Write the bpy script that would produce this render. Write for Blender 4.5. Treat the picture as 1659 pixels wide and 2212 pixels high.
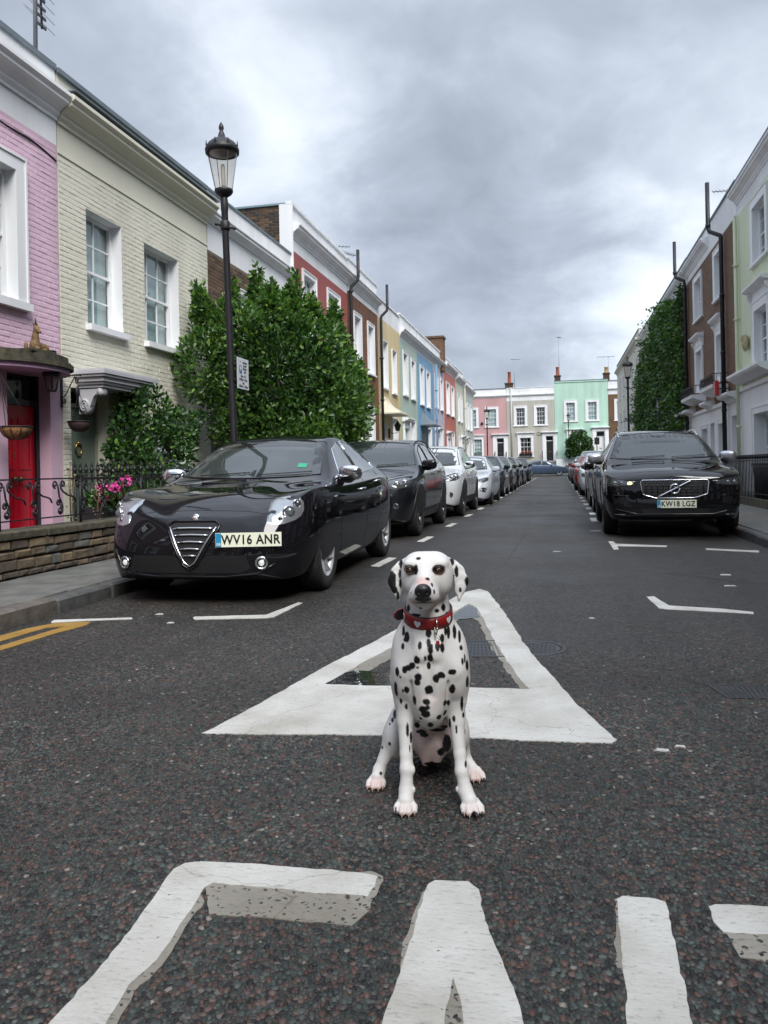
import bpy, bmesh, math, random
import numpy as np
from mathutils import Vector, Matrix, noise, kdtree
from mathutils.bvhtree import BVHTree
from mathutils.geometry import tessellate_polygon

random.seed(7); np.random.seed(7)
for o in list(bpy.data.objects): bpy.data.objects.remove(o)
SC = bpy.context.scene
COL = SC.collection
R_ = math.radians
# ---------------------------------------------------------------- camera
PW, PH = 1659.0, 2212.0            # working size of the photograph
FOC, PCX, PCY, CAMH, ROLL = 1700.0, 829.5, 1013.0, 1.06, 0.02
YAW = math.atan((1208 - PCX) / FOC)
cam_d = bpy.data.cameras.new('camera')
cam = bpy.data.objects.new('camera', cam_d); COL.objects.link(cam)
cam_d.sensor_fit = 'AUTO'; cam_d.sensor_width = 36.0
cam_d.lens = FOC / PH * 36.0
cam_d.shift_y = -(PH / 2 - PCY) / PH
cam_d.clip_start = 0.05; cam_d.clip_end = 2000
fw = Vector((-math.sin(YAW), math.cos(YAW), 0)); rt = Vector((math.cos(YAW), math.sin(YAW), 0)); up = Vector((0, 0, 1))
rt2 = rt * math.cos(ROLL) + up * math.sin(ROLL) * -1
up2 = up * math.cos(ROLL) + rt * math.sin(ROLL)
rt2 = rt * math.cos(ROLL) - up * math.sin(ROLL)
cam.matrix_world = Matrix(((rt2.x, up2.x, -fw.x, 0), (rt2.y, up2.y, -fw.y, 0), (rt2.z, up2.z, -fw.z, CAMH), (0, 0, 0, 1)))
SC.camera = cam
cam_d.dof.use_dof = True; cam_d.dof.focus_distance = 3.2; cam_d.dof.aperture_fstop = 14.0

def ray(u, v):
    a, b = u - PCX, v - PCY; c, s = math.cos(ROLL), math.sin(ROLL)
    return rt * (a * c - b * s) + fw * FOC - up * (a * s + b * c)
def G(u, v, z=0.0):                # where the sight line meets a level plane
    d = ray(u, v); t = (z - CAMH) / d.z
    return (d.x * t, d.y * t)

# ---------------------------------------------------------------- sky, sun, exposure
SUN_EL, SUN_AZ = R_(46), R_(148)
W = bpy.data.worlds.new('World'); SC.world = W; W.use_nodes = True
nt = W.node_tree; nt.nodes.clear(); N = nt.nodes.new; LK = nt.links.new
out = N('ShaderNodeOutputWorld'); bg = N('ShaderNodeBackground'); bg.inputs[1].default_value = 0.1
sky = N('ShaderNodeTexSky'); sky.sky_type = 'NISHITA'; sky.sun_disc = False
sky.sun_elevation = SUN_EL; sky.sun_rotation = SUN_AZ
tc = N('ShaderNodeTexCoord'); sep = N('ShaderNodeSeparateXYZ'); LK(tc.outputs['Generated'], sep.inputs[0])
zz = N('ShaderNodeMath'); zz.operation = 'MAXIMUM'; LK(sep.outputs[2], zz.inputs[0]); zz.inputs[1].default_value = 0.0
def mth(op, a, b_=None, c_=None):
    m = N('ShaderNodeMath'); m.operation = op
    for i, v in enumerate((a, b_, c_)):
        if v is None: continue
        if isinstance(v, (int, float)): m.inputs[i].default_value = v
        else: LK(v, m.inputs[i])
    return m.outputs[0]
comb = N('ShaderNodeCombineXYZ'); za = mth('ADD', zz.outputs[0], .42)
for i in (0, 1): LK(mth('DIVIDE', sep.outputs[i], za), comb.inputs[i])
def sky_noise(scale, detail, dist, off, rough=0.55):
    mp = N('ShaderNodeMapping'); mp.inputs['Location'].default_value = off; LK(comb.outputs[0], mp.inputs[0])
    n = N('ShaderNodeTexNoise'); n.inputs['Scale'].default_value = scale; n.inputs['Detail'].default_value = detail
    n.inputs['Roughness'].default_value = rough; n.inputs['Distortion'].default_value = dist; LK(mp.outputs[0], n.inputs['Vector'])
    return n
n1 = sky_noise(1.7, 3.0, 0.2, (3.1, 1.45, 0)); n2 = sky_noise(5.0, 7, 0.5, (0.3, 7.0, 0), .55)
# wandering cloud banks: soft brighter and darker masses of the overcast, edges broken up by noise
wv = N('ShaderNodeVectorMath'); wv.operation = 'SUBTRACT'; wn_ = sky_noise(3.2, 5, 0.2, (9.0, 2.0, 0), .6); LK(wn_.outputs[1], wv.inputs[0]); wv.inputs[1].default_value = (.5, .5, .5)
ws_ = N('ShaderNodeVectorMath'); ws_.operation = 'SCALE'; LK(wv.outputs[0], ws_.inputs[0]); ws_.inputs['Scale'].default_value = .34
wa = N('ShaderNodeVectorMath'); wa.operation = 'ADD'; LK(tc.outputs['Generated'], wa.inputs[0]); LK(ws_.outputs[0], wa.inputs[1]); wnrm = N('ShaderNodeVectorMath'); wnrm.operation = 'NORMALIZE'; LK(wa.outputs[0], wnrm.inputs[0])
acc = mth('MULTIPLY_ADD', n1.outputs[0], .60, .12); acc = mth('MULTIPLY_ADD', n2.outputs[0], .62, mth('SUBTRACT', acc, .31))
for (u, v, sg, amp) in ((500, 300, 7.5, .21), (430, 90, 8, .17), (250, 60, 4, -.08), (680, 330, 4, .10), (620, 60, 4, .08), (1480, 610, 7.0, .27), (1260, 800, 6.0, .13), (660, 560, 8, .10), (1100, 60, 9, .12), (1640, 900, 9, .12), (960, 640, 9, -.14), (1180, 470, 8, -.12), (820, 130, 7, -.12), (150, 180, 7, -.08), (1100, 700, 5, -.10), (120, 30, 10, -.06), (1600, 280, 8, .10), (900, 790, 6, -.04)):
    d = ray(u, v).normalized(); dt = N('ShaderNodeVectorMath'); dt.operation = 'DOT_PRODUCT'; LK(wnrm.outputs[0], dt.inputs[0]); dt.inputs[1].default_value = d
    k = 1.0 / math.radians(sg) ** 2
    acc = mth('MULTIPLY_ADD', mth('EXPONENT', mth('MULTIPLY', mth('SUBTRACT', dt.outputs['Value'], 1.0), k)), amp, acc)
cr = N('ShaderNodeValToRGB'); LK(acc, cr.inputs[0])
e = cr.color_ramp.elements
e[0].position = 0.22; e[0].color = (1.50, 1.68, 2.00, 1)
e[1].position = 0.92; e[1].color = (4.2, 4.5, 4.9, 1)
m = e.new(0.44); m.color = (2.05, 2.28, 2.68, 1)
m = e.new(0.64); m.color = (2.85, 3.13, 3.56, 1)
el = N('ShaderNodeMapRange'); LK(zz.outputs[0], el.inputs[0]); el.inputs[1].default_value = 0.5; el.inputs[2].default_value = 1.0
el.inputs[3].default_value = 1.0; el.inputs[4].default_value = 3.2
mulc = N('ShaderNodeVectorMath'); mulc.operation = 'SCALE'; LK(cr.outputs[0], mulc.inputs[0]); LK(el.outputs[0], mulc.inputs['Scale'])
mixs = N('ShaderNodeMixRGB'); mixs.inputs[0].default_value = 0.94; LK(sky.outputs[0], mixs.inputs[1]); LK(mulc.outputs[0], mixs.inputs[2])
LK(mixs.outputs[0], bg.inputs[0]); LK(bg.outputs[0], out.inputs[0])
sl = bpy.data.lights.new('sun', 'SUN'); sl.energy = 1.5; sl.angle = R_(30); sl.color = (1.0, 0.97, 0.93)
so = bpy.data.objects.new('sun', sl); COL.objects.link(so)
# lamp points along -Z; aim it from behind the camera, high up
az = SUN_AZ
sd = Vector((math.sin(az) * math.cos(SUN_EL), math.cos(az) * math.cos(SUN_EL), math.sin(SUN_EL)))
so.rotation_euler = (-sd).to_track_quat('-Z', 'Y').to_euler(); so.location = (0, -5, 12)
vs = SC.view_settings; vs.view_transform = 'Standard'; vs.look = 'None'; vs.gamma = 1; vs.use_curve_mapping = False; vs.exposure = 1.35
SC.cycles.max_bounces = 6; SC.cycles.transparent_max_bounces = 12; SC.cycles.caustics_reflective = False; SC.cycles.caustics_refractive = False
SC.cycles.sample_clamp_indirect = 4.0

# ---------------------------------------------------------------- materials
MATS = {}
def mat(name, col, rough=0.6, metal=0.0, var=0.12, scale=6.0, bump=0.0, bscale=40.0, coat=0.0, spec=0.5, emit=None, streak=False, col2=None, detail=5):
    if name in MATS: return MATS[name]
    m = bpy.data.materials.new(name); m.use_nodes = True; t = m.node_tree; b = t.nodes['Principled BSDF']
    b.inputs['Base Color'].default_value = (*col, 1); b.inputs['Roughness'].default_value = rough; b.inputs['Metallic'].default_value = metal
    b.inputs['Coat Weight'].default_value = coat; b.inputs['Specular IOR Level'].default_value = spec; b.inputs['Coat Roughness'].default_value = 0.03
    if emit: b.inputs['Emission Color'].default_value = (*emit[:3], 1); b.inputs['Emission Strength'].default_value = emit[3]
    tcn = t.nodes.new('ShaderNodeTexCoord')
    if var > 0:
        n = t.nodes.new('ShaderNodeTexNoise'); n.inputs['Scale'].default_value = scale; n.inputs['Detail'].default_value = detail
        if streak:
            mp = t.nodes.new('ShaderNodeMapping'); mp.inputs['Scale'].default_value = (1, 1, 0.15)
            t.links.new(tcn.outputs['Object'], mp.inputs[0]); t.links.new(mp.outputs[0], n.inputs['Vector'])
        else: t.links.new(tcn.outputs['Object'], n.inputs['Vector'])
        r = t.nodes.new('ShaderNodeValToRGB'); r.color_ramp.elements[0].position = 0.3; r.color_ramp.elements[1].position = 0.7
        c2 = col2 or tuple(c * (1 + var) for c in col)
        r.color_ramp.elements[0].color = (*[c * (1 - var) for c in col], 1); r.color_ramp.elements[1].color = (*c2, 1)
        t.links.new(n.outputs[0], r.inputs[0]); t.links.new(r.outputs[0], b.inputs['Base Color'])
        rr = t.nodes.new('ShaderNodeMapRange'); rr.inputs[3].default_value = rough * 0.85; rr.inputs[4].default_value = min(1, rough * 1.2)
        t.links.new(n.outputs[0], rr.inputs[0]); t.links.new(rr.outputs[0], b.inputs['Roughness'])
    if bump > 0:
        n = t.nodes.new('ShaderNodeTexNoise'); n.inputs['Scale'].default_value = bscale; n.inputs['Detail'].default_value = 4
        t.links.new(tcn.outputs['Object'], n.inputs['Vector'])
        bp = t.nodes.new('ShaderNodeBump'); bp.inputs['Strength'].default_value = 1.0; bp.inputs['Distance'].default_value = bump
        t.links.new(n.outputs[0], bp.inputs['Height']); t.links.new(bp.outputs[0], b.inputs['Normal'])
    MATS[name] = m; return m
def brickmat(name, c1, c2, cm, scale=(1, 1, 1), axis='x', rough=0.85):
    """brick courses for walls too far away to show single bricks"""
    if name in MATS: return MATS[name]
    m = bpy.data.materials.new(name); m.use_nodes = True; t = m.node_tree; b = t.nodes['Principled BSDF']; b.inputs['Roughness'].default_value = rough
    tcn = t.nodes.new('ShaderNodeTexCoord'); sp = t.nodes.new('ShaderNodeSeparateXYZ'); cb = t.nodes.new('ShaderNodeCombineXYZ')
    t.links.new(tcn.outputs['Object'], sp.inputs[0]); t.links.new(sp.outputs[0 if axis == 'x' else 1], cb.inputs[0]); t.links.new(sp.outputs[2], cb.inputs[1])
    br = t.nodes.new('ShaderNodeTexBrick'); br.inputs['Color1'].default_value = (*c1, 1); br.inputs['Color2'].default_value = (*c2, 1); br.inputs['Mortar'].default_value = (*cm, 1)
    br.inputs['Scale'].default_value = 1; br.inputs['Brick Width'].default_value = 0.225; br.inputs['Row Height'].default_value = 0.075; br.inputs['Mortar Size'].default_value = 0.008
    br.inputs['Bias'].default_value = 0.0; br.inputs['Mortar Smooth'].default_value = 0.3
    t.links.new(cb.outputs[0], br.inputs['Vector'])
    n = t.nodes.new('ShaderNodeTexNoise'); n.inputs['Scale'].default_value = 1.3; n.inputs['Detail'].default_value = 6; t.links.new(tcn.outputs['Object'], n.inputs['Vector'])
    mx = t.nodes.new('ShaderNodeMixRGB'); mx.blend_type = 'MULTIPLY'; mx.inputs[0].default_value = 0.7
    r = t.nodes.new('ShaderNodeValToRGB'); r.color_ramp.elements[0].color = (0.55, 0.55, 0.55, 1); r.color_ramp.elements[1].color = (1.2, 1.15, 1.1, 1)
    t.links.new(n.outputs[0], r.inputs[0]); t.links.new(br.outputs[0], mx.inputs[1]); t.links.new(r.outputs[0], mx.inputs[2]); t.links.new(mx.outputs[0], b.inputs['Base Color'])
    bp = t.nodes.new('ShaderNodeBump'); bp.inputs['Distance'].default_value = -0.006; t.links.new(br.outputs['Fac'], bp.inputs['Height']); t.links.new(bp.outputs[0], b.inputs['Normal'])
    MATS[name] = m; return m
def glassmat(name, tint=(0.75, 0.85, 0.85), ior=1.55, rough=0.01):
    if name in MATS: return MATS[name]
    m = bpy.data.materials.new(name); m.use_nodes = True; t = m.node_tree; t.nodes.clear()
    o = t.nodes.new('ShaderNodeOutputMaterial'); mx = t.nodes.new('ShaderNodeMixShader'); tr = t.nodes.new('ShaderNodeBsdfTransparent'); gl = t.nodes.new('ShaderNodeBsdfGlossy')
    lw = t.nodes.new('ShaderNodeLayerWeight'); pw_ = t.nodes.new('ShaderNodeMath'); pw_.operation = 'POWER'; pw_.inputs[1].default_value = 4.0; t.links.new(lw.outputs['Facing'], pw_.inputs[0]); lw.inputs[0].default_value = .5
    fr = t.nodes.new('ShaderNodeMath'); fr.operation = 'MULTIPLY_ADD'; fr.inputs[1].default_value = .8; fr.inputs[2].default_value = (ior - 1) ** 2 / (ior + 1) ** 2 * 1.5; t.links.new(pw_.outputs[0], fr.inputs[0]); tr.inputs[0].default_value = (*tint, 1); gl.inputs['Roughness'].default_value = rough
    t.links.new(fr.outputs[0], mx.inputs[0]); t.links.new(tr.outputs[0], mx.inputs[1]); t.links.new(gl.outputs[0], mx.inputs[2]); t.links.new(mx.outputs[0], o.inputs[0])
    MATS[name] = m; return m

# ---------------------------------------------------------------- mesh helpers
class MB:
    def __init__(s): s.v = []; s.f = []; s.m = []; s.sm = []
    def add(s, vs, fs, mi=0, sm=False):
        b = len(s.v); s.v += [tuple(p) for p in vs]
        for f in fs: s.f.append(tuple(b + i for i in f)); s.m.append(mi); s.sm.append(sm)
    def box(s, x0, x1, y0, y1, z0, z1, mi=0):
        s.add([(x0, y0, z0), (x1, y0, z0), (x1, y1, z0), (x0, y1, z0), (x0, y0, z1), (x1, y0, z1), (x1, y1, z1), (x0, y1, z1)],
              [(0, 3, 2, 1), (4, 5, 6, 7), (0, 1, 5, 4), (1, 2, 6, 5), (2, 3, 7, 6), (3, 0, 4, 7)], mi)
    def prism(s, poly, fn, d0, d1, mi=0):
        """poly of (a,b); fn(a,b,d)->xyz"""
        n = len(poly); vs = [fn(a, b, d0) for a, b in poly] + [fn(a, b, d1) for a, b in poly]
        fs = [(i, (i + 1) % n, n + (i + 1) % n, n + i) for i in range(n)]
        for t in tessellate_polygon([[Vector((a, b, 0)) for a, b in poly]]):
            fs.append(t); fs.append(tuple(n + i for i in reversed(t)))
        s.add(vs, fs, mi)
    def lathe(s, prof, c=(0, 0, 0), n=16, mi=0, ax='z', sm=True, caps=True):
        vs = []; fs = []
        for r, z in prof:
            for k in range(n):
                a = 2 * math.pi * k / n
                p = (r * math.cos(a), r * math.sin(a), z)
                if ax == 'x': p = (p[2], p[0], p[1])
                elif ax == 'y': p = (p[0], p[2], p[1])
                vs.append((c[0] + p[0], c[1] + p[1], c[2] + p[2]))
        for j in range(len(prof) - 1):
            for k in range(n): fs.append((j * n + k, j * n + (k + 1) % n, (j + 1) * n + (k + 1) % n, (j + 1) * n + k))
        if caps and prof[0][0] > 1e-6: fs.append(tuple(range(n - 1, -1, -1)))
        if caps and prof[-1][0] > 1e-6: fs.append(tuple((len(prof) - 1) * n + k for k in range(n)))
        s.add(vs, fs, mi, sm)
    def tube(s, pts, r, n=8, mi=0, sm=True, flat=1.0):
        pts = [Vector(p) for p in pts]; k = len(pts); rs = r if isinstance(r, (list, tuple)) else [r] * k
        vs = []; fs = []; prev = None
        for i, p in enumerate(pts):
            d = (pts[min(i + 1, k - 1)] - pts[max(i - 1, 0)]).normalized()
            if prev is None:
                a = d.orthogonal().normalized()
                if flat != 1.0: a = (Vector((0, 0, 1)) - d * d.z); a = a.normalized() if a.length > 0.1 else d.orthogonal().normalized()
            else: a = (prev - d * prev.dot(d)).normalized()
            prev = a; b = d.cross(a)
            for j in range(n):
                t = 2 * math.pi * j / n; vs.append(p + (a * math.cos(t) + b * math.sin(t) * flat) * rs[i])
        for i in range(k - 1):
            for j in range(n): fs.append((i * n + j, i * n + (j + 1) % n, (i + 1) * n + (j + 1) % n, (i + 1) * n + j))
        fs.append(tuple(range(n - 1, -1, -1))); fs.append(tuple((k - 1) * n + j for j in range(n)))
        s.add(vs, fs, mi, sm)
    def ball(s, c, rx, ry=None, rz=None, mi=0, n=12, pw=1.0):
        ry = ry or rx; rz = rz or rx; vs = [];h = n // 2 + 1
        sg = lambda x: math.copysign(abs(x) ** pw, x)
        for i in range(h + 1):
            ph = math.pi * i / h
            for k in range(n):
                th = 2 * math.pi * k / n
                vs.append((c[0] + rx * sg(math.sin(ph)) * sg(math.cos(th)), c[1] + ry * sg(math.sin(ph)) * sg(math.sin(th)), c[2] + rz * sg(math.cos(ph))))
        s.add(vs, [(i * n + k, (i + 1) * n + k, (i + 1) * n + (k + 1) % n, i * n + (k + 1) % n) for i in range(h) for k in range(n)], mi, True)
    def mesh(s, name, mats):
        me = bpy.data.meshes.new(name); me.from_pydata(s.v, [], s.f)
        for m in (mats if isinstance(mats, (list, tuple)) else [mats]): me.materials.append(m)
        if len(s.f): me.polygons.foreach_set('material_index', s.m); me.polygons.foreach_set('use_smooth', s.sm)
        me.update(); return me
    def build(s, name, mats, parent=None, loc=None): return obj(name, s.mesh(name, mats), parent, loc)
def obj(name, me, parent=None, loc=None, rot=None, scale=None):
    o = bpy.data.objects.new(name, me); COL.objects.link(o)
    if parent: o.parent = parent
    if loc: o.location = loc
    if rot: o.rotation_euler = rot
    if scale: o.scale = scale
    return o
def tag(o, label, cat, group=None):
    o['label'] = label; o['category'] = cat
    if group: o['group'] = group
    return o
def thing(name, label, cat, loc=(0, 0, 0), rz=0, group=None):
    o = bpy.data.objects.new(name, None); COL.objects.link(o); o.location = loc; o.rotation_euler = (0, 0, rz); o.empty_display_size = 0.2
    return tag(o, label, cat, group)
def struct(o): o['kind'] = 'structure'; return o
def stuff(o): o['kind'] = 'stuff'; return o
KIDS = {}
def copy_tree(o, parent=None):
    c = o.copy(); COL.objects.link(c)
    if parent: c.parent = parent
    for ch in [x for x in o.children]: copy_tree(ch, c)
    return c
def text_mesh(body, size, mat_, name, ext=0.001, sx=1.0, bold=0.0, align='CENTER', space=1.0):
    cu = bpy.data.curves.new(name, 'FONT'); cu.body = body; cu.size = size; cu.extrude = ext; cu.align_x = align; cu.align_y = 'CENTER'; cu.offset = bold; cu.space_character = space; cu.resolution_u = 3
    o = bpy.data.objects.new(name, cu); COL.objects.link(o); dg = bpy.context.evaluated_depsgraph_get()
    me = bpy.data.meshes.new_from_object(o.evaluated_get(dg)); bpy.data.objects.remove(o); bpy.data.curves.remove(cu)
    me.materials.clear(); me.materials.append(mat_); me.name = name
    for v in me.vertices: v.co.x *= sx
    return me
def spiral(cx, cz, r0, r1, a0, turns, n=22):
    """flat spiral in the (a,b) plane"""
    return [(cx + (r0 + (r1 - r0) * t / n) * math.cos(a0 + turns * 2 * math.pi * t / n), cz + (r0 + (r1 - r0) * t / n) * math.sin(a0 + turns * 2 * math.pi * t / n)) for t in range(n + 1)]

M_WHITE = mat('white_paint', (0.79, 0.80, 0.81), 0.5, var=0.10, scale=1.5, streak=True)
M_WHITE2 = mat('white_stucco', (0.76, 0.77, 0.78), 0.7, var=0.13, scale=1.1, streak=True, bump=0.002, bscale=60)
M_IRON = mat('black_iron', (0.010, 0.010, 0.012), 0.5, var=0.3, scale=20, bump=0.0006, bscale=80)
M_BLACK = mat('black_plastic', (0.012, 0.012, 0.013), 0.45, var=0.2, scale=12)
M_LEAD = mat('grey_lead', (0.13, 0.16, 0.18), 0.5, var=0.2, scale=3)
M_GLASS = glassmat('window_glass', (0.86, 0.92, 0.92), 1.6)
M_BLIND = mat('pale_blind', (0.66, 0.70, 0.70), 0.8, var=0.06, scale=2)
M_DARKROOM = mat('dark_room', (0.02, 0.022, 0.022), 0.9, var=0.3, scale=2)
M_BRASS = mat('brass', (0.45, 0.30, 0.09), 0.3, 1.0, var=0.15, scale=15)
# ================================================================ GROUND
KL, KR, PAVZ = -3.775, 2.47, 0.12          # kerb lines and pavement height
FL, FR, FE = -6.89, 5.51, 88.0             # facade planes: left, right, far end
WALLX = -4.88

def asphalt(name, dark=1.0):
    m = bpy.data.materials.new(name); m.use_nodes = True; t = m.node_tree; b = t.nodes['Principled BSDF']; L = t.links.new
    tcn = t.nodes.new('ShaderNodeTexCoord')
    vo = t.nodes.new('ShaderNodeTexVoronoi'); vo.inputs['Scale'].default_value = 80; L(tcn.outputs['Object'], vo.inputs['Vector'])
    wn = t.nodes.new('ShaderNodeSeparateXYZ'); L(vo.outputs['Color'], wn.inputs[0])
    r = t.nodes.new('ShaderNodeValToRGB'); r.color_ramp.interpolation = 'CONSTANT'; E_ = r.color_ramp.elements
    cols = [(0, (.013, .0125, .012)), (.25, (.026, .030, .027)), (.50, (.037, .042, .038)), (.64, (.052, .034, .028)), (.76, (.070, .050, .042)), (.86, (.046, .044, .041)), (.965, (.12, .11, .10))]
    E_[0].color = (*cols[0][1], 1); E_[1].position = cols[1][0]; E_[1].color = (*cols[1][1], 1)
    for p, c in cols[2:]: q = E_.new(p); q.color = (*c, 1)
    L(wn.outputs[0], r.inputs[0])
    n = t.nodes.new('ShaderNodeTexNoise'); n.inputs['Scale'].default_value = 0.55; n.inputs['Detail'].default_value = 6; n.inputs['Roughness'].default_value = .65; L(tcn.outputs['Object'], n.inputs['Vector'])
    r2 = t.nodes.new('ShaderNodeValToRGB'); r2.color_ramp.elements[0].position = .35; r2.color_ramp.elements[1].position = .68
    r2.color_ramp.elements[0].color = (*[.66 * dark] * 3, 1); r2.color_ramp.elements[1].color = (*[1.22 * dark] * 3, 1); L(n.outputs[0], r2.inputs[0])
    mm = t.nodes.new('ShaderNodeMixRGB'); mm.blend_type = 'MULTIPLY'; mm.inputs[0].default_value = 1; L(r.outputs[0], mm.inputs[1]); L(r2.outputs[0], mm.inputs[2])
    mpw = t.nodes.new('ShaderNodeMapping'); mpw.inputs['Scale'].default_value = (1.5, .07, 1); L(tcn.outputs['Object'], mpw.inputs[0]); nw = t.nodes.new('ShaderNodeTexNoise'); nw.inputs['Scale'].default_value = 1.0; nw.inputs['Detail'].default_value = 3; L(mpw.outputs[0], nw.inputs['Vector'])
    rw_ = t.nodes.new('ShaderNodeValToRGB'); rw_.color_ramp.elements[0].position = .35; rw_.color_ramp.elements[0].color = (.78, .77, .76, 1); rw_.color_ramp.elements[1].position = .65; rw_.color_ramp.elements[1].color = (1.2, 1.17, 1.13, 1); L(nw.outputs[0], rw_.inputs[0])
    mw = t.nodes.new('ShaderNodeMixRGB'); mw.blend_type = 'MULTIPLY'; mw.inputs[0].default_value = 1; L(mm.outputs[0], mw.inputs[1]); L(rw_.outputs[0], mw.inputs[2]); L(mw.outputs[0], b.inputs['Base Color'])
    rr = t.nodes.new('ShaderNodeMapRange'); rr.inputs[1].default_value = .35; rr.inputs[2].default_value = .65; rr.inputs[3].default_value = .42; rr.inputs[4].default_value = .68; L(n.outputs[0], rr.inputs[0]); L(rr.outputs[0], b.inputs['Roughness']); b.inputs['Specular IOR Level'].default_value = .35
    v2 = t.nodes.new('ShaderNodeTexVoronoi'); v2.feature = 'DISTANCE_TO_EDGE'; v2.inputs['Scale'].default_value = 80; L(tcn.outputs['Object'], v2.inputs['Vector'])
    mn = t.nodes.new('ShaderNodeMath'); mn.operation = 'MINIMUM'; mn.inputs[1].default_value = .18; L(v2.outputs['Distance'], mn.inputs[0])
    bp = t.nodes.new('ShaderNodeBump'); bp.inputs['Distance'].default_value = .012; bp.inputs['Strength'].default_value = .8; L(mn.outputs[0], bp.inputs['Height']); L(bp.outputs[0], b.inputs['Normal'])
    return m
M_ROAD = asphalt('asphalt'); M_PATCH = asphalt('asphalt_patch', 0.62)
M_CHIPBED = mat('bitumen', (.018, .017, .016), .55, var=.45, scale=9, bump=.004, bscale=160)
def sheet(name, x0, x1, y0, y1, z, m, parent=None, loc=None):
    b = MB(); b.add([(x0, y0, z), (x1, y0, z), (x1, y1, z), (x0, y1, z)], [(0, 1, 2, 3)]); return b.build(name, m, parent, loc)
M_EARTH = mat('earth', (.05, .05, .045), .9, var=.3, scale=2)
struct(sheet('ground', -500, 500, -200, 900, -0.03, M_EARTH))
b = MB(); b.add([(KL, -4, 0), (KR, -4, 0), (KR, 4.6, 0), (KL, 4.6, 0)], [(0, 1, 2, 3)], 0)
NEARY = 4.6
b = MB()
b.add([(KL - .1, -4, 0), (KR + .1, -4, 0), (KR + .1, 80, 0), (KL - .1, 80, 0)], [(0, 1, 2, 3)])
b.add([(-40, 80, 0), (40, 80, 0), (40, 86.2, 0), (-40, 86.2, 0)], [(0, 1, 2, 3)])
road = struct(b.build('road', M_ROAD))

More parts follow.
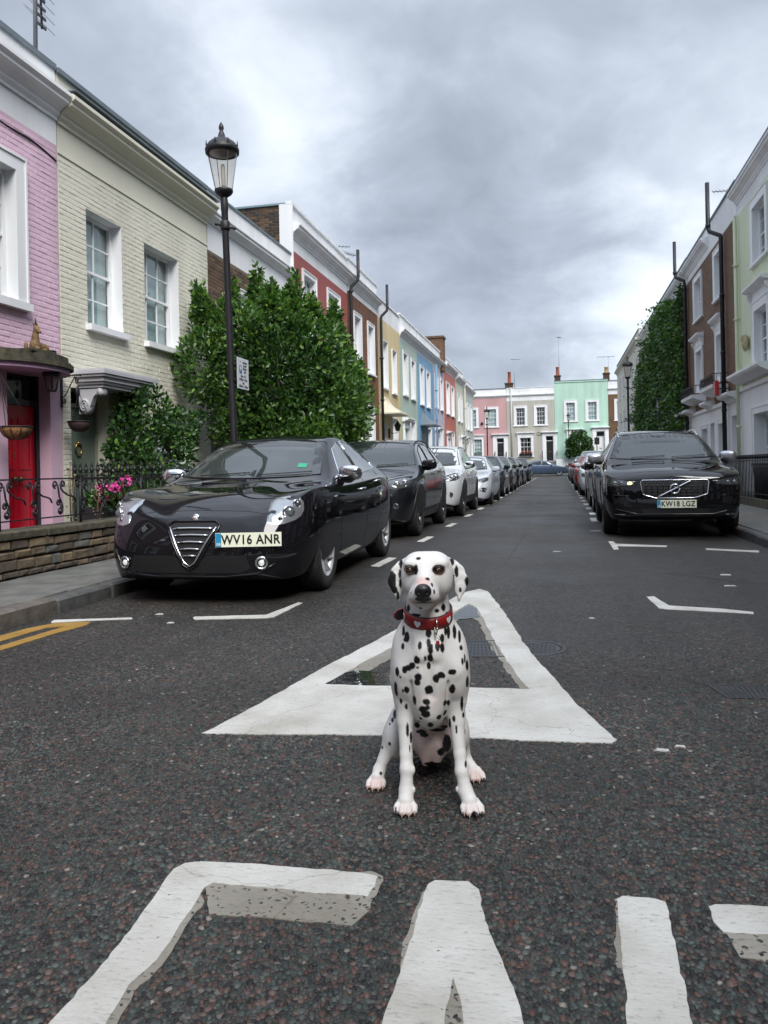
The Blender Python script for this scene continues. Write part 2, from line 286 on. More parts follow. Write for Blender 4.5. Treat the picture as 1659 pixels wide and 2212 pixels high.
# ---- loose-looking stone chippings bedded in the near road surface (real relief where single chips show)
def chippings():
    rng = np.random.default_rng(3); pts = []
    n = 62000
    dep = np.sqrt(rng.uniform(1.25 ** 2, 4.6 ** 2, n * 1)); lat = rng.uniform(-.52, .52, n) * dep
    X = lat * rt.x + dep * fw.x; Y = lat * rt.y + dep * fw.y
    keep = (X > KL + .05) & (X < KR - .05) & (rng.uniform(0, 1, len(X)) > np.clip((dep - 2.9) / 1.7, 0, 1) ** 1.3); X = X[keep]; Y = Y[keep]; dep = dep[keep]
    # thin out crowded chips on a jittered grid so that they sit side by side
    cell = .0140; gx = np.floor(X / cell).astype(int); gy = np.floor(Y / cell).astype(int)
    _, idx = np.unique(gx * 100003 + gy, return_index=True); X = X[idx]; Y = Y[idx]; dep = dep[idx]; n = len(X)
    k = 7; ang = np.linspace(0, 2 * np.pi, k, endpoint=False)[None] + rng.uniform(0, 6.28, (n, 1)) + rng.uniform(-.25, .25, (n, k))
    rad = rng.uniform(.0050, .0108, (n, 1)) * rng.uniform(.78, 1.12, (n, k)); asp = rng.uniform(.62, 1, (n, 1)); rot = rng.uniform(0, 3.14, (n, 1))
    cx = np.cos(ang) * rad; cy = np.sin(ang) * rad * asp; x1 = cx * np.cos(rot) - cy * np.sin(rot); y1 = cx * np.sin(rot) + cy * np.cos(rot)
    h = rng.uniform(.0005, .0036, (n, 1)); tx = rng.uniform(-.16, .16, (n, 1)); ty = rng.uniform(-.16, .16, (n, 1))
    base = np.stack([X[:, None] + x1 * 1.12, Y[:, None] + y1 * 1.12, np.full((n, k), -.003)], -1)
    top = np.stack([X[:, None] + x1 * .86, Y[:, None] + y1 * .86, h + x1 * tx + y1 * ty], -1)
    v = np.concatenate([base, top], 1).reshape(-1, 3)
    me = bpy.data.meshes.new('stone_chippings'); off = np.arange(n)[:, None] * 2 * k
    i = np.arange(k); j = (i + 1) % k
    quads = np.stack([i, j, k + j, k + i], -1).reshape(-1)
    loops = np.concatenate([off + quads[None], off + (k + i)[None]], 1)
    me.vertices.add(len(v)); me.vertices.foreach_set('co', v.astype(np.float32).ravel())
    me.loops.add(loops.size); me.loops.foreach_set('vertex_index', loops.astype(np.int32).ravel())
    lens = np.tile(np.array([4] * k + [k]), n); st = np.concatenate([[0], np.cumsum(lens)[:-1]])
    me.polygons.add(len(lens)); me.polygons.foreach_set('loop_start', st.astype(np.int32)); me.polygons.foreach_set('loop_total', lens.astype(np.int32))
    me.update(calc_edges=True); me.validate()
    pal = np.array([(.038, .046, .042), (.050, .061, .055), (.072, .085, .076), (.080, .046, .036), (.105, .070, .058), (.066, .063, .057), (.22, .20, .17), (.018, .018, .018)])
    pr = np.array([.20, .22, .10, .13, .12, .12, .015, .095]); ch = rng.choice(len(pal), n, p=pr / pr.sum())
    dirt = np.array([.92 + .5 * noise.noise(Vector((X[i] * 1.6, Y[i] * 1.6, 0))) for i in range(n)])[:, None]; col = pal[ch] * rng.uniform(.75, 1.2, (n, 1)) * dirt * .95; col = np.repeat(np.concatenate([col, np.ones((n, 1))], 1), 2 * k, 0)
    ca = me.color_attributes.new('chip', 'FLOAT_COLOR', 'POINT'); ca.data.foreach_set('color', col.astype(np.float32).ravel())
    m = bpy.data.materials.new('stone_chip'); m.use_nodes = True; t = m.node_tree; bs = t.nodes['Principled BSDF']
    at = t.nodes.new('ShaderNodeVertexColor'); at.layer_name = 'chip'
    nz = t.nodes.new('ShaderNodeTexNoise'); nz.inputs['Scale'].default_value = 400; tcn = t.nodes.new('ShaderNodeTexCoord'); t.links.new(tcn.outputs['Object'], nz.inputs['Vector'])
    mm = t.nodes.new('ShaderNodeMixRGB'); mm.blend_type = 'OVERLAY'; mm.inputs[0].default_value = .45; t.links.new(at.outputs[0], mm.inputs[1]); t.links.new(nz.outputs[0], mm.inputs[2])
    t.links.new(mm.outputs[0], bs.inputs['Base Color']); bs.inputs['Roughness'].default_value = .55; bs.inputs['Specular IOR Level'].default_value = .3
    me.materials.append(m); return obj('stone_chippings', me)
ch = stuff(chippings()); tag(ch, 'greenish grey and reddish brown stone chippings bedded in the near road surface', 'stone chippings')

# ---- painted markings
def paintmat(name, col, groove=True, wear=.5):
    m = bpy.data.materials.new(name); m.use_nodes = True; t = m.node_tree; b = t.nodes['Principled BSDF']; L = t.links.new
    tcn = t.nodes.new('ShaderNodeTexCoord'); mp = t.nodes.new('ShaderNodeMapping'); mp.inputs['Scale'].default_value = (.45, 1.5, 1); L(tcn.outputs['Object'], mp.inputs[0])
    n = t.nodes.new('ShaderNodeTexNoise'); n.inputs['Scale'].default_value = 75; n.inputs['Detail'].default_value = 8; n.inputs['Roughness'].default_value = .75; L(mp.outputs[0], n.inputs['Vector'])
    r = t.nodes.new('ShaderNodeValToRGB'); r.color_ramp.elements[0].position = .36; r.color_ramp.elements[0].color = (*[c * wear for c in col], 1); r.color_ramp.elements[1].position = .44; r.color_ramp.elements[1].color = (*col, 1); L(n.outputs[0], r.inputs[0])
    n2 = t.nodes.new('ShaderNodeTexNoise'); n2.inputs['Scale'].default_value = 3; n2.inputs['Detail'].default_value = 5; L(tcn.outputs['Object'], n2.inputs['Vector'])
    r2 = t.nodes.new('ShaderNodeValToRGB'); r2.color_ramp.elements[0].position = .3; r2.color_ramp.elements[0].color = (.70, .68, .64, 1); r2.color_ramp.elements[1].position = .6; r2.color_ramp.elements[1].color = (1, 1, 1, 1); L(n2.outputs[0], r2.inputs[0])
    mm = t.nodes.new('ShaderNodeMixRGB'); mm.blend_type = 'MULTIPLY'; mm.inputs[0].default_value = 1; L(r.outputs[0], mm.inputs[1]); L(r2.outputs[0], mm.inputs[2])
    v3 = t.nodes.new('ShaderNodeTexVoronoi'); v3.feature = 'DISTANCE_TO_EDGE'; v3.inputs['Scale'].default_value = 1.4
    n4 = t.nodes.new('ShaderNodeTexNoise'); n4.inputs['Scale'].default_value = 9; L(tcn.outputs['Object'], n4.inputs['Vector']); m4 = t.nodes.new('ShaderNodeMixRGB'); m4.inputs[0].default_value = .12; L(tcn.outputs['Object'], m4.inputs[1]); L(n4.outputs[1], m4.inputs[2]); L(m4.outputs[0], v3.inputs['Vector'])
    r3 = t.nodes.new('ShaderNodeValToRGB'); r3.color_ramp.elements[0].position = .002; r3.color_ramp.elements[0].color = (.62, .60, .57, 1); r3.color_ramp.elements[1].position = .004; r3.color_ramp.elements[1].color = (1, 1, 1, 1); L(v3.outputs['Distance'], r3.inputs[0])
    m5 = t.nodes.new('ShaderNodeMixRGB'); m5.blend_type = 'MULTIPLY'; m5.inputs[0].default_value = 1; L(mm.outputs[0], m5.inputs[1]); L(r3.outputs[0], m5.inputs[2]); L(m5.outputs[0], b.inputs['Base Color'])
    b.inputs['Roughness'].default_value = .55
    v = t.nodes.new('ShaderNodeTexVoronoi'); v.inputs['Scale'].default_value = 60; L(tcn.outputs['Object'], v.inputs['Vector'])
    ad = t.nodes.new('ShaderNodeMath'); ad.operation = 'ADD'; L(n.outputs[0], ad.inputs[0]); m3 = t.nodes.new('ShaderNodeMath'); m3.operation = 'MULTIPLY'; m3.inputs[1].default_value = -.4; L(v.outputs['Distance'], m3.inputs[0]); L(m3.outputs[0], ad.inputs[1])
    bp = t.nodes.new('ShaderNodeBump'); bp.inputs['Distance'].default_value = .0035; L(ad.outputs[0], bp.inputs['Height']); L(bp.outputs[0], b.inputs['Normal'])
    return m
M_LINE = paintmat('road_paint_white', (.56, .55, .51), wear=.60)
M_OLDLINE = paintmat('old_road_paint', (.27, .25, .21), wear=.42)
M_YELLOW = paintmat('road_paint_yellow', (.33, .19, .035), wear=.5)
def rough_edge(poly, amp, step):
    o = []; n = len(poly)
    for i in range(n):
        a = Vector(poly[i]); c = Vector(poly[(i + 1) % n]); d = c - a; L = d.length; k = max(1, int(L / step)); nn = Vector((-d.y, d.x)).normalized() if L > 0 else Vector((0, 0))
        for j in range(k):
            p = a + d * (j / k); q = noise.noise(Vector((p.x * 9, p.y * 9, 3))) * amp * 1.5 + noise.noise(Vector((p.x * 45, p.y * 45, 0))) * amp
            p = p + nn * q; o.append((p.x, p.y))
    return o
def marking(name, outer, m, z0, z1, hole=None, amp=.004, step=.02, world=False):
    P = [rough_edge(p if world else [G(u, v) for u, v in p], amp, step) for p in ([outer] + ([hole] if hole else []))]
    b = MB(); vs = []; fs = []
    for p in P:
        n0 = len(vs); n = len(p); vs += [(x, y, z1) for x, y in p] + [(x * 1, y, z0) for x, y in p]
        for i in range(n): fs.append((n0 + i, n0 + (i + 1) % n, n0 + n + (i + 1) % n, n0 + n + i))
    flat = []; mp_ = []
    n0 = 0
    for p in P:
        mp_ += list(range(n0, n0 + len(p))); n0 += 2 * len(p)
    for t in tessellate_polygon([[Vector((x, y, 0)) for x, y in p] for p in P]):
        tri = [mp_[i] for i in t]; a, bb, c = [Vector(vs[i]) for i in tri]
        if (bb - a).cross(c - a).z < 0: tri.reverse()
        fs.append(tuple(tri))
    b.add(vs, fs); return b.build(name, m, road)
tri_out = [(438, 1586), (520, 1543), (612, 1493), (700, 1442), (800, 1392), (880, 1347), (960, 1302), (1005, 1280), (1035, 1273), (1053, 1278), (1075, 1305), (1102, 1342), (1130, 1388), (1165, 1432), (1200, 1470), (1240, 1516), (1290, 1562), (1330, 1600), (1322, 1607), (1180, 1604), (1040, 1596), (880, 1591), (700, 1588), (560, 1588)]
tri_in = [(702, 1479), (770, 1482), (860, 1484), (960, 1486), (1060, 1488), (1142, 1490), (1118, 1462), (1092, 1423), (1066, 1382), (1048, 1345), (1030, 1313), (1012, 1305), (1000, 1312), (930, 1353), (860, 1393), (780, 1435)]
marking('road_marking', tri_out, M_LINE, -.01, .0046, tri_in, .005, .03)
marking('road_marking', [(700, 1479), (745, 1481), (800, 1448), (862, 1415), (940, 1370), (1010, 1327), (1035, 1345), (1055, 1390), (1082, 1430), (1106, 1466), (1126, 1489), (1160, 1489), (1120, 1430), (1060, 1340), (1018, 1298), (960, 1325), (880, 1375), (780, 1430)], M_OLDLINE, -.01, .0031, None, .009, .03)
marking('road_marking', [(375, 1880), (400, 1868), (440, 1864), (560, 1870), (700, 1882), (800, 1890), (817, 1896), (812, 1917), (795, 1939), (720, 1934), (640, 1927), (540, 1917), (462, 1910), (441, 1920), (415, 1967), (375, 2022), (340, 2077), (280, 2132), (235, 2205), (200, 2275), (60, 2275), (110, 2210), (200, 2112), (270, 2027), (330, 1947), (362, 1897)], M_LINE, -.01, .0046)
marking('road_marking', [(440, 1905), (452, 1975), (545, 1982), (640, 1990), (712, 1997), (762, 2003), (797, 1967), (828, 1895), (800, 1886), (700, 1890)], M_OLDLINE, -.01, .0031, None, .006, .02)
marking('road_marking', [(430, 1930), (441, 1950), (385, 2030), (350, 2088), (290, 2145), (250, 2215), (225, 2275), (150, 2275), (280, 2100)], M_OLDLINE, -.01, .0031, None, .006, .02)
marking('road_marking', [(918, 1932), (925, 1912), (940, 1906), (1010, 1908), (1034, 1925), (1045, 1982), (1070, 2052), (1100, 2122), (1125, 2182), (1150, 2275), (1012, 2275), (998, 2175), (979, 2117), (966, 2180), (950, 2275), (812, 2275), (835, 2182), (857, 2122), (882, 2052), (906, 1972)], M_LINE, -.01, .0046)
marking('road_marking', [(912, 1930), (935, 1920), (925, 2000), (1000, 2150), (1015, 2275), (925, 2275), (850, 2190), (872, 2040), (896, 1975)], M_OLDLINE, -.01, .0031, None, .006, .02)
marking('road_marking', [(1332, 1946), (1345, 1939), (1420, 1946), (1439, 1952), (1448, 1997), (1460, 2052), (1478, 2122), (1490, 2182), (1502, 2275), (1352, 2275), (1354, 2162), (1346, 2082), (1337, 2002)], M_LINE, -.01, .0046)
marking('road_marking', [(1326, 1944), (1360, 1936), (1360, 2120), (1335, 2095), (1327, 2040), (1333, 2000)], M_OLDLINE, -.01, .0031, None, .006, .02)
marking('road_marking', [(1531, 1962), (1545, 1958), (1600, 1959), (1720, 1966), (1800, 1974), (1790, 2030), (1659, 2022), (1562, 2017), (1542, 1996)], M_LINE, -.01, .0046)
marking('road_marking', [(1550, 2000), (1580, 2035), (1598, 2068), (1659, 2078), (1760, 2090), (1790, 2010), (1659, 2000)], M_OLDLINE, -.01, .0031, None, .006, .02)
# parking bay lines
lt = .004
marking('parking_line', [(417, 1336), (420, 1333), (575, 1329), (645, 1302), (654, 1303), (592, 1334), (575, 1336), (420, 1339)], M_LINE, -.01, lt, None, .004, .05)
marking('parking_line', [(110, 1344), (118, 1340), (284, 1335), (286, 1338), (180, 1342), (112, 1346)], M_LINE, -.01, lt, None, .004, .05)
marking('parking_line', [(1396, 1290), (1412, 1289), (1446, 1309), (1560, 1316), (1628, 1323), (1628, 1327), (1560, 1323), (1440, 1317), (1424, 1315)], M_LINE, -.01, lt, None, .003, .05)
marking('parking_line', [(1314, 1170), (1325, 1170), (1330, 1175), (1440, 1179), (1440, 1182), (1333, 1180), (1337, 1187), (1326, 1188)], M_LINE, -.01, lt, None, .003, .06)
marking('parking_line', [(1525, 1185), (1640, 1190), (1640, 1194), (1525, 1188)], M_LINE, -.01, lt, None, .003, .06)
marking('parking_line', [(-60, 1400), (0, 1374), (60, 1358), (117, 1347), (195, 1344), (188, 1351), (120, 1369), (0, 1406), (-60, 1425), (-60, 1416), (0, 1396), (100, 1366), (142, 1353), (100, 1357), (0, 1386), (-60, 1410)], M_YELLOW, -.01, lt, None, .004, .05)
X = -1.97
for Y in [8.35, 11.2, 14.05, 16.9]:
    marking('parking_line', [(X - .06, Y), (X + .05, Y - .05), (X + .07, Y + .78), (X - .04, Y + .82)], M_LINE, -.01, lt, None, .003, .06, True)
for k in range(24):
    Y = 19.7 + k * 2.35
    if Y > 72: break
    marking('parking_line', [(X - .06, Y), (X + .06, Y), (X + .06, Y + .8), (X - .06, Y + .8)], M_LINE, -.01, lt, None, .0, 1, True)
for k in range(26):
    Y = 17.3 + k * 2.1
    if Y > 74: break
    marking('parking_line', [(.62, Y), (.74, Y), (.74, Y + .7), (.62, Y + .7)], M_LINE, -.01, lt, None, .0, 1, True)
marking('parking_line', [(.57, 15.2), (.72, 15.2), (.72, 15.55), (1.3, 15.55), (1.3, 15.65), (.72, 15.65), (.72, 16.2), (.57, 16.2)], M_LINE, -.01, lt, None, 0, 1, True)
for x, y, s in [(-.05, 9.9, .05), (.55, 13.0, .09), (-.93, 3.2, .012), (.35, 3.05, .03), (.42, 3.1, .02), (1.4, 7.2, .05), (1.5, 7.9, .05), (-2.95, 5.4, .03), (-2.7, 5.1, .025), (.2, 5.6, .02)]:
    marking('paint_fleck', [(x - s, y - s * .5), (x + s, y - s * .4), (x + s * .8, y + s * .5), (x - s * .7, y + s * .6)], M_LINE, -.01, .0055, None, s * .2, s * .4, True)
q = [G(1165, 1129), G(1292, 1129.5), G(1290, 1112), G(1180, 1110.5)]
b = MB(); b.add([(x, y, .002) for x, y in q], [(0, 1, 2, 3)]); b.build('asphalt_patch', M_PATCH, road)
q = [(-1.2, 20.5), (.4, 20.3), (.45, 24.6), (-1.15, 24.9)]
b = MB(); b.add([(x, y, .002) for x, y in q], [(0, 1, 2, 3)]); b.build('asphalt_patch', M_PATCH, road)
M_SEAL = mat('crack_sealant', (.010, .010, .010), .5, var=.2)
def crack(pts, w, seed):
    rn = random.Random(seed); P_ = []
    for i in range(len(pts) - 1):
        a, c = Vector(pts[i]), Vector(pts[i + 1]); k = max(1, int((c - a).length / .12))
        for j in range(k): p = a.lerp(c, j / k); P_.append((p.x + rn.uniform(-.012, .012), p.y + rn.uniform(-.012, .012)))
    b = MB()
    for i in range(len(P_) - 1):
        a, c = Vector(P_[i]), Vector(P_[i + 1]); n_ = Vector((-(c - a).y, (c - a).x)).normalized() * w * rn.uniform(.5, 1)
        b.add([(a.x - n_.x, a.y - n_.y, .003), (a.x + n_.x, a.y + n_.y, .003), (c.x + n_.x, c.y + n_.y, .003), (c.x - n_.x, c.y - n_.y, .003)], [(0, 3, 2, 1)])
    b.build('crack', M_SEAL, road)
crack([(-1.9, 17.0), (-.6, 17.1), (.6, 16.9)], .02, 1); crack([(-1.6, 30), (-.2, 30.4), (.5, 30.1)], .03, 2); crack([(-.6, 8.6), (-.55, 14), (-.7, 22), (-.62, 40)], .010, 3); crack([(1.0, 8.0), (1.6, 7.4), (2.3, 7.3)], .008, 4)

# puddles inside the triangle
M_WATER = bpy.data.materials.new('puddle_water'); M_WATER.use_nodes = True; bb = M_WATER.node_tree.nodes['Principled BSDF']; bb.inputs['Base Color'].default_value = (.016, .018, .016, 1); bb.inputs['Roughness'].default_value = .03; bb.inputs['IOR'].default_value = 1.45
wt_ = M_WATER.node_tree; nn = wt_.nodes.new('ShaderNodeTexNoise'); nn.inputs['Scale'].default_value = 14; bp = wt_.nodes.new('ShaderNodeBump'); bp.inputs['Distance'].default_value = .001; tcn = wt_.nodes.new('ShaderNodeTexCoord'); wt_.links.new(tcn.outputs['Object'], nn.inputs['Vector']); wt_.links.new(nn.outputs[0], bp.inputs['Height']); wt_.links.new(bp.outputs[0], bb.inputs['Normal'])
for pl in ([(704, 1478), (760, 1481), (845, 1483), (850, 1470), (838, 1458), (800, 1452), (770, 1447), (745, 1455)],
           [(1003, 1312), (1014, 1307), (1028, 1316), (1036, 1335), (1010, 1338), (975, 1340), (985, 1325)]):
    p = rough_edge([G(u, v) for u, v in pl], .012, .03); b = MB(); b.prism(p, lambda a, c, d: (a, c, d), -.01, .0044); struct(b.build('puddle', M_WATER, None))

# ---- iron covers in the road
M_COVER = mat('cast_iron_cover', (.035, .036, .038), .42, .4, var=.35, scale=12, bump=.002, bscale=60)
def round_cover(c, r, label):
    t = thing('manhole_cover', label, 'manhole cover', (c[0], c[1], 0))
    b = MB(); b.lathe([(r * .86, -.01), (r * .86, .0036), (r, .0036), (r + .012, -.01)], n=48); b.build('frame', M_COVER, t)
    b = MB(); b.lathe([(r * .83, -.01), (r * .83, .002), (r * .8, .0028), (0, .0028)], n=48)
    for i in range(-6, 7):
        for j in range(-6, 7):
            x, y = i * r * .125, j * r * .125
            if x * x + y * y < (r * .74) ** 2: b.box(x - .011, x + .011, y - .004, y + .004, .0028, .0044) if (i + j) % 2 else b.box(x - .004, x + .004, y - .011, y + .011, .0028, .0044)
    b.build('lid', M_COVER, t)
cx, cy = G(1152, 1400); round_cover((cx, cy), .19, 'round iron manhole cover just right of the white triangle, half under its paint')
def square_cover(pl, label):
    p = [Vector(G(u, v)) for u, v in pl]; c = sum(p, Vector((0, 0))) / 4; p = [q - c for q in p]
    t = thing('drain_cover', label, 'drain cover', (c.x, c.y, 0))
    L = lambda u, v: (p[0] * (1 - u) + p[1] * u) * (1 - v) + (p[3] * (1 - u) + p[2] * u) * v
    b = MB()
    for u0, u1, v0, v1 in ((0, 1, 0, .06), (0, 1, .94, 1), (0, .05, .06, .94), (.95, 1, .06, .94)):
        b.prism([L(u0, v0), L(u1, v0), L(u1, v1), L(u0, v1)], lambda a, q, d: (a, q, d), -.01, .0038)
    b.build('frame', M_COVER, t); b = MB(); b.prism([L(.06, .07), L(.94, .07), L(.94, .93), L(.06, .93)], lambda a, q, d: (a, q, d), -.01, .0026)
    for i in range(12):
        for j in range(8):
            u, v = .1 + i * .07, .12 + j * .1; s = .028
            b.prism([L(u, v), L(u + s, v), L(u + s, v + s * 1.6), L(u, v + s * 1.6)], lambda a, q, d: (a, q, d), .0026, .0042)
    b.build('lid', M_COVER, t)
square_cover([(1525, 1479), (1700, 1485), (1700, 1511), (1570, 1509)], 'square patterned iron drain cover set in the road at the right')
square_cover([(985, 1384), (1075, 1384), (1098, 1420), (960, 1420)], 'wet square iron cover inside the white triangle behind the dog')

# ---- pavements
M_FLAG = mat('flagstone', (.115, .118, .110), .5, var=.28, scale=3.5, bump=.004, bscale=14, col2=(.165, .165, .148))
M_FLAG2 = mat('flagstone_buff', (.145, .125, .095), .55, var=.28, scale=4, bump=.004, bscale=14)
M_KERB = mat('granite_kerb', (.105, .092, .078), .6, var=.35, scale=9, bump=.005, bscale=22)
M_KERB2 = mat('granite_kerb_grey', (.07, .07, .068), .6, var=.3, scale=9, bump=.005, bscale=22)
def bevel_box(name, sx, sy, sz, bv, m, jitter=.0):
    bm = bmesh.new(); bmesh.ops.create_cube(bm, size=1)
    for v in bm.verts: v.co = Vector((v.co.x * sx, v.co.y * sy, v.co.z * sz + 0)) + Vector((random.uniform(-1, 1), random.uniform(-1, 1), random.uniform(-1, 1))) * jitter
    bmesh.ops.bevel(bm, geom=[e_ for e_ in bm.edges if max(v.co.z for v in e_.verts) > 0], offset=bv, segments=1, affect='EDGES')
    me = bpy.data.meshes.new(name); bm.to_mesh(me); bm.free(); me.materials.append(m); return me
def pavement(name, x0, x1, sgn, ys, yn, ye, seed):
    rnd = random.Random(seed)
    b = MB(); b.box(x0, x1, ys, ye, -.02, PAVZ - .012); pv = struct(b.build(name, mat('mortar_bed', (.05, .048, .043), .9, var=.3, scale=20)))
    ms = [[bevel_box('flagstone', .745, .595, .05, .005, m, .002) for _ in range(2)] for m in (M_FLAG, M_FLAG2)]; mh = [[bevel_box('flagstone', .445, .595, .05, .005, m, .002)] for m in (M_FLAG, M_FLAG2)]
    y = ys; row = 0
    while y < yn:
        x = x0 + (0 if row % 2 else -.30); 
        while x < x1 - .02:
            if x < x0: w, me = .45, mh[rnd.random() < .15][0]; xx = x0
            else: w, me = .75, ms[rnd.random() < .15][rnd.randint(0, 1)]; xx = x
            if xx + w > x1 + .01:
                w2 = x1 - xx; 
                if w2 > .06: obj('flagstone', me, pv, (xx + w2 / 2, y + .3, PAVZ - .022 + rnd.uniform(-.002, .003)), None, (w2 / w, 1, 1))
                break
            obj('flagstone', me, pv, (xx + w / 2, y + .3, PAVZ - .022 + rnd.uniform(-.002, .003))); x = xx + w
        y += .6; row += 1
    b = MB(); 
    while y < ye:
        x = x0
        while x < x1 - .02: w = min(.75, x1 - x); b.box(x + .004, x + w - .004, y + .004, y + .596, PAVZ - .04, PAVZ + rnd.uniform(0, .004)); x += w
        y += .6
    stuff(b.build('flagstone_paving', M_FLAG, pv))
    return pv
pvl = pavement('pavement', WALLX, KL - .15, 1, 1.5, 14, 80, 1)
pvr = pavement('pavement', KR + .15, 4.0, 1, 6, 26, 80, 2)
def kerb(x, y0, yn, ye, pv, seed):
    rnd = random.Random(seed); y = y0
    kms = [[bevel_box('kerbstone', .15, L - .012, .2, .02, m, .004) for L in (.75, .95, 1.15)] for m in (M_KERB, M_KERB2)]
    while y < yn:
        i = rnd.randint(0, 2); L = (.75, .95, 1.15)[i]
        obj('kerbstone', kms[rnd.random() < .4][i], pv, (x, y + L / 2, PAVZ - .1 + rnd.uniform(-.004, .005)), (0, 0, rnd.uniform(-.006, .006))); y += L
    b = MB()
    while y < ye: b.box(x - .075, x + .075, y + .005, y + .89, -.05, PAVZ + .001); y += .9
    stuff(b.build('kerb_run', M_KERB, pv))
kerb(KL - .075, 1.6, 22, 79, pvl, 4); kerb(KR + .075, 6.2, 30, 79, pvr, 5)
struct(sheet('garden_ground', FL + .3, WALLX, -2, 20, .10, M_EARTH)); 
b = MB(); b.box(-12, -4, 79.6, 80, -.02, PAVZ); b.box(-40, 40, 86.2, 90, -.02, PAVZ); b.box(FL - 3, WALLX, 20, 79.6, -.02, .1); b.box(4.0, 9, -2, 79.6, -.02, .1)
struct(b.build('far_pavement', M_FLAG))
# ================================================================ HOUSES
def brick_mesh(m, bev=.006, dep=.014, seed=0):
    r = random.Random(seed); b = MB(); hx, hz = .1075, .0325; j = lambda: r.uniform(-.003, .003)
    back = [(-hx, 0, -hz), (hx, 0, -hz), (hx, 0, hz), (-hx, 0, hz)]
    mid = [(x + j(), -dep * .6, z + j() * .6) for x, _, z in back]
    fr = [(x * (1 - bev / hx) + j(), -dep + j() * .3, z * (1 - bev / hz) + j() * .5) for x, _, z in back]
    vs = back + mid + fr; fs = [(8, 9, 10, 11)]
    for o_ in (0, 4):
        for i in range(4): fs.append((o_ + i, o_ + (i + 1) % 4, o_ + 4 + (i + 1) % 4, o_ + 4 + i))
    b.add(vs, fs); return b.mesh('brick', m)
def brickwork(parent, mats, u0, u1, z0, z1, holes, cam_local, nmax=300, flank=None, bev=.006, proud=.006, seed=1, hide=None, jit=.0015):
    """running-bond courses on a wall; the nearest nmax bricks are single parts, the rest one stuff part.
       flank: None for the street front (plane y=0), else (x, sign) for a side wall running along +y (depth)"""
    rnd = random.Random(seed); L, Hh = .225, .075; br = []
    row = 0; z = z0
    while z + Hh <= z1 + .001:
        u = u0 - (0 if row % 2 else L / 2)
        while u < u1:
            a, c = max(u, u0), min(u + L, u1); segs = [(a, c)]
            for (h0, h1, q0, q1) in holes:
                if z + Hh * .5 > q0 and z + Hh * .5 < q1:
                    ns = []
                    for s0, s1 in segs:
                        if s1 <= h0 or s0 >= h1: ns.append((s0, s1))
                        else:
                            if s0 < h0: ns.append((s0, h0))
                            if s1 > h1: ns.append((h1, s1))
                    segs = ns
            for s0, s1 in segs:
                if s1 - s0 > .04 and not (hide and hide((s0 + s1) / 2, z)): br.append(((s0 + s1) / 2, z + Hh / 2, s1 - s0 - .009))
            u += L
        z += Hh; row += 1
    def pos(u, z, d): return Vector((u, -d, z)) if flank is None else Vector((flank[0] + flank[1] * d, u, z))
    br.sort(key=lambda t: (pos(t[0], t[1], 0) - cam_local).length)
    ms = [brick_mesh(m, bev, seed=i + k * 5) for i, m in enumerate(mats) for k in range(2)]
    rot = (0, 0, 0) if flank is None else (0, 0, math.pi / 2 * (1 if flank[1] > 0 else -1))
    for u, z, w in br[:nmax]:
        obj('brick', rnd.choice(ms), parent, pos(u, z, -.014 + proud + rnd.uniform(-1, 1) * jit), (rot[0] + rnd.uniform(-.012, .012), rot[1], rot[2] + rnd.uniform(-.008, .008)), (w / .215, 1, 1))
    if len(br) > nmax:
        b = MB(); 
        for u, z, w in br[nmax:]:
            h = .0325; p = proud + rnd.uniform(-1, 1) * jit; i = rnd.randrange(len(mats)); e_ = bev * .6
            vs = [pos(u - w / 2, z - h, -.004), pos(u + w / 2, z - h, -.004), pos(u + w / 2, z + h, -.004), pos(u - w / 2, z + h, -.004),
                  pos(u - w / 2 + e_, z - h + e_, p), pos(u + w / 2 - e_, z - h + e_, p), pos(u + w / 2 - e_, z + h - e_, p), pos(u - w / 2 + e_, z + h - e_, p)]
            b.add(vs, [(4, 5, 6, 7), (0, 1, 5, 4), (1, 2, 6, 5), (2, 3, 7, 6), (3, 0, 4, 7)], i)
        stuff(b.build('brick', mats, parent))

